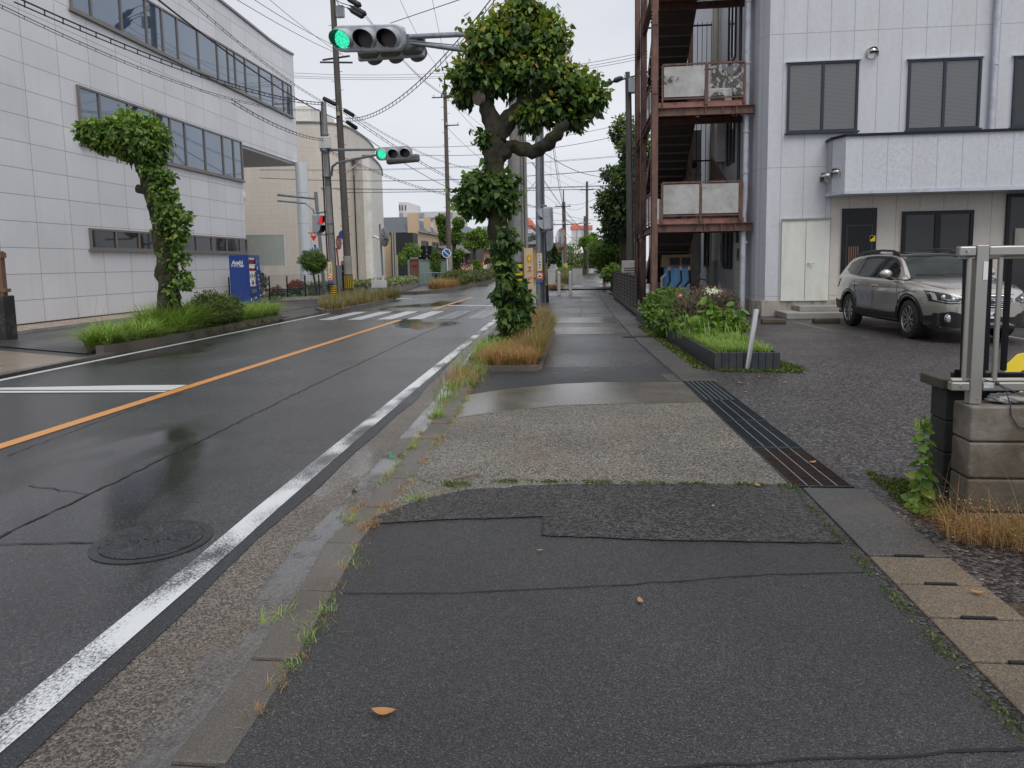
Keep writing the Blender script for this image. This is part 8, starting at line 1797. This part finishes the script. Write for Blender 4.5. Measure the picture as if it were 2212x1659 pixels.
# red van, flowers, white posts
t = thing('parked_van', AT(1018, 592, 92), 'small red van parked behind the hedge left of the big trunk', 'van'); a, b = AT(1010, 572, 92), AT(1034, 592, 92)
m = MB(); m.prism([(0, .3), (0, 1.5), (.5, 1.9), (2.6, 1.9), (2.6, .3)], 0, 1.5, Matrix.Translation((a.x-.2, 92, 0)) @ Matrix.Rotation(rad(90), 4, 'X') @ Matrix.Scale(-1, 4, (0, 0, 1)) @ Matrix.Translation((0, 0, 0))); build(m, 'body', 'redbright', t, bevel=.06)
m = MB(); m.box((a.x+.35, 91.95, 1.15), (a.x+1.1, 92.0, 1.7)); build(m, 'window', 'carglass', t)
for k in (0, 1): m = MB(); m.cyl((a.x+.4+k*1.5, 91.93, .32), (a.x+.4+k*1.5, 92.1, .32), .32, 14); build(m, 'wheel', 'tyre', t)
c = AT(995, 586, 80); P = np.array(c)+RS.normal(size=(900, 3))*np.array((.9, .4, .35)); 
t = thing('flower_bush', (c.x, 80, 0), 'pink and white flowering bush behind the hedge', 'bush'); leafobj('flowers', [leaves(P[:500], .16, OVAL, OF, 0, 1)], 'redflower', t); leafobj('pale_flowers', [leaves(P[500:]+np.array((.8, 0, 0)), .16, OVAL, OF, 0, 1)], 'whiteflower', t)
t = thing('garden_railing', AT(990, 590, 79), 'dark garden railing behind the hedge on the left', 'railing'); a, b = AT(986, 578, 79), AT(1045, 577, 86); m = MB(); m.tube([a, b], .04, 5); build(m, 'rail', 'blackmetal', t); m = MB()
for k in range(36): c = a.lerp(b, k/35); m.cyl(c, (c.x, c.y, 0), .03, 4)
build(m, 'bars', 'blackmetal', t)['kind'] = 'stuff'
for i, xa in enumerate((1046, 1049.5)): p = AT(xa, 566, 70+i*3); m = MB(); m.cyl((p.x, p.y, 0), p, .12, 8); single(m, 'white_post', 'white', ['left of two white posts before the hedge', 'right of two white posts before the hedge'][i], 'post', 'white posts by the hedge')
# towers far away
def tower(x0, x1, yt, Y, depth, label, floors, cap=None, side=None):
    a, b = AT(x0, yt, Y), AT(x1, yt, Y); t = thing('apartment_tower', ((a.x+b.x)/2, Y, 0), label, 'building', 'distant red capped apartment towers'); m = MB(); m.box((a.x, Y, 0), (b.x, Y+depth, a.z)); build(m, 'wall', 'farwhite', t)
    m = MB(); m.box((a.x-.4, Y-.4, a.z), (b.x+.4, Y+depth, a.z+1.4)); build(m, 'roof_band', 'farred', t)
    if cap: p, q_ = AT(cap[0], cap[2], Y), AT(cap[1], cap[2], Y); m = MB(); m.prism([(p.x, Y+1), (q_.x, Y+1), (q_.x, Y+9), (p.x, Y+9)], a.z+1.4, p.z-.01); build(m, 'roof_cap', 'farred', t)
    return t, a, b
t, a, b = tower(1234, 1278, 495, 300, 16, 'pale apartment tower with a red roof cap at the end of the street', 10, (1235, 1250, 484)); m = MB()
for xa in (1246, 1258, 1270): p = AT(xa, 500, 299.9); m.box((p.x-.2, 299.7, 0), (p.x+.2, 299.99, a.z)); 
build(m, 'joint', 'farshade', t)['kind'] = 'stuff'
t, a, b = tower(1100, 1140, 481, 240, 20, 'white apartment tower with red bands behind the concrete pole', 10, (1103, 1113, 466))
t = thing('apartment_wing', AT(1150, 500, 260), 'stepped balcony wing of the white apartment tower right of the concrete pole', 'building', 'distant red capped apartment towers')
p0, p1 = Vector((b.x, 240, 0)), Vector((AT(1164, 500, 330).x, 330, 0)); d = (p1-p0).normalized(); m = MB(); m.prism([(p0.x, p0.y), (p1.x, p1.y), (p1.x-15, p1.y+5), (p0.x-15, p0.y)], 0, a.z-1); build(m, 'wall', 'farshade', t)
for k in range(9):
    z = a.z-3-k*3.0; m = MB(); m.beam(p0+Vector((.8, 0, z)), p1+Vector((.8, 0, z)), 1.6, 1.15); build(m, 'balcony', 'farwhite', t)
m = MB(); m.beam(p0+Vector((.5, 0, a.z-.4)), p1+Vector((.5, 0, a.z-.4)), 2, 1.2); build(m, 'roof_band', 'farred', t)
# far trees
def mD(px, py): return 1083+px*.1562, 403+py*.1562
street_tree([(660, 1100, 22), (665, 950, 20), (680, 860, 16)], [(700, 850, 65, 55), (640, 900, 50, 60), (740, 930, 40, 60), (710, 1010, 40, 40)], 88, 3500, .25, 'dark pollarded tree just right of the galvanised pole', 'leafdark', conv=mD, s=.1562)
street_tree([(800, 1110, 18), (805, 980, 16), (808, 920, 14)], [(810, 920, 50, 60), (815, 1060, 30, 50), (770, 900, 30, 30)], 95, 2200, .25, 'slim pollarded tree behind the far mirror post', 'leafmid', conv=mD, s=.1562)
street_tree([(1170, 1130, 26), (1165, 1000, 24), (1150, 880, 20), (1120, 800, 14)], [(1140, 760, 60, 45), (1190, 740, 60, 50), (1110, 790, 35, 25), (1220, 800, 50, 60)], 84, 3500, .2, 'nearest of the gnarled pollarded trees at the end of the pavement', 'leafbright', conv=mD, s=.1562)
street_tree([(1230, 1130, 24), (1225, 950, 22), (1240, 820, 18)], [(1260, 720, 60, 60), (1290, 790, 60, 60), (1230, 860, 50, 60), (1290, 880, 50, 60)], 92, 3500, .22, 'second gnarled pollarded tree at the end of the pavement', 'leafmid', conv=mD, s=.1562)
street_tree([(1275, 1130, 20), (1280, 960, 18)], [(1310, 880, 50, 70), (1330, 980, 50, 70), (1290, 1010, 30, 50)], 100, 2500, .24, 'third pollarded tree at the end of the pavement', 'leafmid', conv=mD, s=.1562)
c = AT(1243, 567, 96); bush('garden_tree', [((c.x, 96, 2.3), (3.6, 2, 1.6)), ((c.x, 96, 1), (2.2, 1.5, 1.2))], 3000, .26, 'leafmid', 'round green garden tree in front of the white house', 'tree')
c = AT(1160, 560, 80); bush('garden_tree', [((c.x, 80, 2.6), (1.6, 1.3, 1.8))], 2000, .22, 'leafdark', 'dark garden tree beside the tan brick house', 'tree')
def bigtree(label, blobs, Y, n, size, mat, trunk, name='broadleaf_tree', mat2='leafmid'):
    t = thing(name, (trunk[0][0], Y, 0), label, 'tree', 'big trees behind the slat fence'); m = MB(); limb(m, trunk, [.25, .2, .14, .08][:len(trunk)], 8); build(m, 'trunk', 'bark', t)
    k = Y/1560; B_ = [((p := AT(x, y, Y+random.uniform(-1.2, 1.2))).x, p.y, p.z) for x, y, a, b in blobs]; B_ = [(c, (bl[2]*k, (bl[2]+bl[3])/2*k, bl[3]*k)) for c, bl in zip(B_, blobs)]
    P, D = inblobs(B_, n, .6); leafobj('crown', [leaves(P, size, OVAL, OF, .5, .7, D)], mat, t); P, D = inblobs(B_, n//2, .12); k2 = D[:, 2] > -.1; leafobj('outer_leaves', [leaves(P[k2]+D[k2]*.1, size, OVAL, OF, .3, .7, D[k2])], mat2, t)
X_ = AT(1350, 500, 42).x
bigtree('big dark evergreen tree behind the grey pole by the stairs', [(1345, 290, 26, 34), (1362, 330, 22, 40), (1330, 378, 30, 17), (1355, 395, 30, 34), (1325, 445, 34, 38), (1350, 470, 40, 45), (1312, 430, 20, 20), (1372, 420, 22, 60), (1335, 500, 36, 30), (1395, 330, 18, 40)], 42, 14000, .17, 'leafdark', [(X_, 42, 0), (X_-.1, 42, 3), (X_+.1, 42, 6), (X_, 42, 8)])
X_ = AT(1330, 550, 44).x
bigtree('lighter green bushy tree under the big evergreen', [(1300, 545, 26, 28), (1330, 540, 36, 34), (1355, 550, 28, 38), (1312, 575, 26, 20), (1345, 590, 30, 20), (1285, 560, 14, 14)], 46, 9000, .15, 'leafmid', [(X_, 46, 0), (X_, 46, 2), (X_+.2, 46, 3.4)], mat2='leafbright')
bigtree('overhanging shrub along the pavement under the trees', [(1322, 588, 14, 14), (1335, 598, 16, 14), (1312, 596, 10, 12)], 40, 3500, .12, 'leafmid', [(AT(1330, 600, 40).x, 40, 0), (AT(1330, 600, 40).x, 40, 1)], 'shrub', 'leafbright')
p = G(1301, 598); m = MB(); m.cyl((p.x, 62, 0), (p.x, 62, 1.1), .14, 10); m.box((p.x-.25, 61.9, 1.0), (p.x+.35, 62.2, 1.15)); single(m, 'gate_post', 'white', 'white post at the far end of the pavement', 'post'); m = MB(); p = G(1306, 614); m.cyl((p.x, p.y, 0), (p.x, p.y, .75), .12, 8); single(m, 'log_stake', 'wood', 'short wooden stake beside the pavement under the shrub', 'stake')
t = thing('mesh_crates', (1.9, 36.5, 0), 'white wire crates stacked beyond the black slat fence', 'crate')
a, b = AT(1345, 572, 36), AT(1370, 598, 36); m = MB(); m.box((a.x, 36, 0), (b.x, 37, a.z+.2)); build(m, 'bin', 'boxwhite', t, bevel=.02); m = MB()
for k in range(7): m.box((a.x-.02+k*(b.x-a.x)/6, 35.96, .3), (a.x+.01+k*(b.x-a.x)/6, 35.99, a.z))
for k in range(6): m.box((a.x, 35.96, .35+k*.15), (b.x, 35.985, .37+k*.15))
build(m, 'wire_grid', 'white', t)
# poles further on
pr0 = Vector((AT(1362, 600, 38).x, 38, 0)); pr1 = AT(1355.5, 156, 38)
pR = pole_thing('utility_pole', pr0, pr1, .17, .12, 'poledark', 'dark pole with insulators in front of the evergreen tree beside the stairs')
crossarm(pR, AT(1350, 170, 37.9), .9, (1, .1, .25), ins=3); m = MB()
for (xa, ya), (xb, yb) in (((1300, 186), (1324, 176)), ((1324, 176), (1346, 167))):
    p, q_ = AT(xa, ya, 37.6), AT(xb, yb, 37.8); m.tube([p, p.lerp(q_, .15), p.lerp(q_, .3), p.lerp(q_, .75), q_], [.03, .1, .14, .13, .03], 8)
build(m, 'strain_insulator', 'blackrubber', pR); m = MB(); p = AT(1368, 185, 37.8); m.box((p.x-.25, 37.6, p.z-.35), (p.x+.3, 38, p.z+.35)); build(m, 'switch_box', 'galv', pR); m = MB(); m.tube([pr0+Vector((.2, -.05, 0)), pr1+Vector((.16, -.05, -1))], .035, 6); build(m, 'conduit', 'darkmetal', pR)
pa0 = G(1221, 602.5); pole_thing('utility_pole', pa0, AT(1217.5, 436, pa0.y), .21, .15, 'polebrown', 'brown pole with cross arms behind the orange rimmed mirror'); PA = bpy.data.objects[C.objects[-2].name]
m = MB(); m.cyl(AT(1217.5, 436, pa0.y), AT(1217, 410, pa0.y), .05, 6); build(m, 'mast', 'darkmetal', PA); crossarm(PA, AT(1216, 446, pa0.y-.2), .7, (1, 0, 0), ins=2); crossarm(PA, AT(1217, 485, pa0.y-.2), .9, (1, 0, 0), ins=3)
band(PA, pa0, AT(1217.5, 436, pa0.y), .2, 1.4, .23, 'yelband', 'guard_band')
for i, (x, yt, Y, r, lb) in enumerate([(1268, 392, 88, .2, 'tall grey pole above the gnarled trees'), (1263, 467, 100, .2, 'shorter pole beside the tall grey one above the gnarled trees'), (1100, 342, 70, .18, 'pole seen between the big trunk and the concrete pole'), (1094, 470, 95, .18, 'far thin pole left of the concrete pole'), (1307, 505, 110, .12, 'thin lamp pole before the evergreen tree')]):
    b0 = AT(x, 590, Y); b0.z = 0; pt = AT(x, yt, Y); t = pole_thing('utility_pole', b0, pt, r, r*.7, 'polebrown', lb); 
    if i != 4: crossarm(t, pt-Vector((0, .2, 1.0)), .8, (1, 0, 0), ins=3)

# ------------------------------------------------------------------ cables
NC = [0]
def cable(p, q_, sag, r, label, lash=None, mat='wire', spiral=False):
    p, q_ = Vector(p), Vector(q_); n = 18; pts = []
    for k in range(n+1): u = k/n; c = p.lerp(q_, u); c.z -= sag*4*u*(1-u); pts.append(c)
    m = MB(); m.tube(pts, r, 5, cap=False)
    if lash:
        pts2 = [c-Vector((0, 0, lash)) for c in pts]; m.tube(pts2, r*.8, 5, cap=False); L_ = (q_-p).length; k2 = min(70, int(L_/.5))
        for k in range(k2):
            u = (k+.5)/k2; c = p.lerp(q_, u); c.z -= sag*4*u*(1-u); m.tube([c+Vector((0, 0, r)), c-Vector((0, 0, lash+r))], r*.8, 3, cap=False)
    return single(m, 'overhead_cable', mat, label, 'cable', 'overhead cables')
Q = AT
cable(AT(699, 222, 29.5), Q(30, -8, 11.5), .35, .016, 'thick lashed cable running from the grey pole top up to the left corner', .09)
cable(AT(699, 235, 29.5), Q(-20, 0, 11), .55, .008, 'lower thin double cable crossing the white building', .05)
cable(AT(741, 262, 33.8), Q(330, -10, 15), .3, .022, 'black cable crossing the upper ribbon windows', None)
cable(AT(741, 240, 33.8), Q(400, -10, 17), .3, .009, 'thin looped cable above the upper ribbon windows', .07)
cable(AT(728, 100, 34), Q(520, -20, 20), .1, .010, 'upper left wire going to the dark pole cross arm'); cable(AT(735, 118, 34), Q(480, -20, 19), .1, .010, 'second wire going to the dark pole cross arm'); cable(AT(745, 122, 34), Q(560, -20, 24), .1, .009, 'third wire going to the dark pole cross arm')
cable(AT(745, 255, 33.8), Q(1112, -70, 16.5), .9, .014, 'heavy bundled cable swinging from the dark pole up over the tree', .13)
cable(AT(741, 238, 33.7), Q(1218, 446, 65), 1.4, .014, 'bundled cable from the dark pole down to the far brown pole', .12); cable(AT(745, 235, 33.7), Q(1100, 360, 70), 1.2, .010, 'thin bundle beside it towards the far poles', .08)
cable(AT(700, 320, 29.5), Q(1100, 420, 70), 1.0, .013, 'lashed cable from the grey pole down to the right', .09); cable(AT(700, 300, 29.5), Q(500, 215, 18), .2, .012, 'lashed cable from the grey pole back across the column', .08)
for i, (a, b, c_, d) in enumerate([(770, 5, 955, 204), (779, 18, 966, 206), (784, 30, 972, 212), (860, -10, 962, 160), (930, -20, 985, 205)]): cable(AT(a, b, 33.6), AT(c_, d, pn.y), .5, .010, ['first', 'second', 'third', 'fourth', 'fifth'][i]+' high line running from the dark pole to the brown pole mast')
cable(AT(741, 261, 33.7), AT(1100, 440, 70), 1.0, .018, 'thick black cable from the dark pole down towards the big trunk')
closure(dp, AT(712, 219, 32.3), (1, .4, -.5), .1, .65); closure(dp, AT(754, 244, 34.6), (.6, .7, -.35), .1, .6); closure(dp, AT(760, 270, 35.0), (.5, .8, -.35), .1, .7)
cable(AT(843, 50, 20), AT(1005, -5, 16.5), .0, .010, 'straight wire rising to the right above the near traffic light')
for i, y in enumerate((160, 166, 170)): cable(AT(600, y-4, 45), AT(961, y-2, pn.y), .15, .012, ['top', 'middle', 'bottom'][i]+' of three level lines left of the brown pole mast'); cable(AT(961, y-2, pn.y), AT(1400, [111, 118, 124][i], 40), .4, .012, ['top', 'middle', 'bottom'][i]+' of three level lines right of the brown pole mast')
for i, (x0, y0, Y0, x1, y1, Y1, sg, r, ls, lb) in enumerate([
    (903, 335, 29, 1371, 285, 30, .3, .010, None, 'line rising right from the far traffic light behind the tree'), (890, 318, 29, 1371, 262, 34, .3, .009, None, 'faint upper line above it'),
    (560, 366, 45, 1340, 336, 45, .3, .010, .06, 'spiral wrapped line crossing the whole street'), (560, 384, 45, 1372, 362, 38, .4, .018, None, 'dark thick line crossing below the spiral one'),
    (560, 402, 50, 1372, 398, 44, .25, .016, .05, 'double line crossing at mid height'), (560, 417, 50, 1318, 408, 50, .05, .022, None, 'lowest straight thick line crossing the street'),
    (967, 213, 49, 1218, 452, 65, .5, .011, None, 'line from the brown pole arm down to the far brown pole'), (972, 216, 49, 1268, 420, 88, .6, .011, None, 'second line from the brown pole arm down to the tall grey pole'), (966, 275, 49, 1100, 375, 70, .5, .012, None, 'slack line from the brown pole to the pole behind the big trunk'),
    (963, 440-15, 49, 1262, 520, 100, .8, .013, None, 'low bundle past the brown pole down the road'), (1166, 90, 26.5, 1218, 448, 65, .9, .013, .08, 'steep bundle from the galvanised pole to the far brown pole'), (1170, 120, 26.5, 1230, 500, 95, .9, .011, None, 'steep thin line beside the bundle'),
    (1218, 446, 65, 1268, 440, 88, .5, .013, None, 'short slack line between the far brown and tall grey poles'), (1218, 470, 65, 1268, 470, 88, .6, .016, .1, 'lashed slack bundle between the far poles'), (1218, 500, 65, 1330, 545, 60, .5, .016, None, 'sagging line from the far brown pole into the trees'),
    (1218, 440, 65, 1355, 380, 38, .6, .012, None, 'line from the far brown pole up to the pole by the stairs'), (1175, 330, 27.8, 1355, 372, 38, .5, .012, None, 'long line from the dark pole up to the pole by the stairs'), (1163, 385, 26.5, 1100, 430, 70, .4, .010, None, 'short line left of the galvanised pole'),
    (1136, 440, 45, 1340, 480, 60, .3, .012, None, 'faint level line above the far roofs'), (1136, 470, 60, 1300, 470, 90, .3, .014, None, 'second faint level line above the far roofs'), (1136, 505, 70, 1300, 510, 100, .3, .014, None, 'third faint level line above the far roofs'), (1100, 300, 70, 1268, 400, 88, .5, .012, None, 'line joining two far poles behind the galvanised pole'), (1270, 400, 88, 1372, 300, 44, .6, .012, None, 'line climbing from the tall grey pole to the stairs side'), (1150, 350, 40, 1265, 500, 100, .5, .012, .09, 'beaded line descending right of the galvanised pole'), (1190, 300, 50, 1190, 397, 50, 0, .008, None, 'thin vertical drop wire'),
    (1324, 178, 37.6, 1228, 172, 45, .3, .010, None, 'line leaving the insulators beside the stairs to the left'), (1324, 181, 37.6, 1140, 200, 60, .3, .010, None, 'second line leaving the insulators beside the stairs')]):
    cable(AT(x0, y0, Y0), AT(x1, y1, Y1), sg, r, lb, ls)
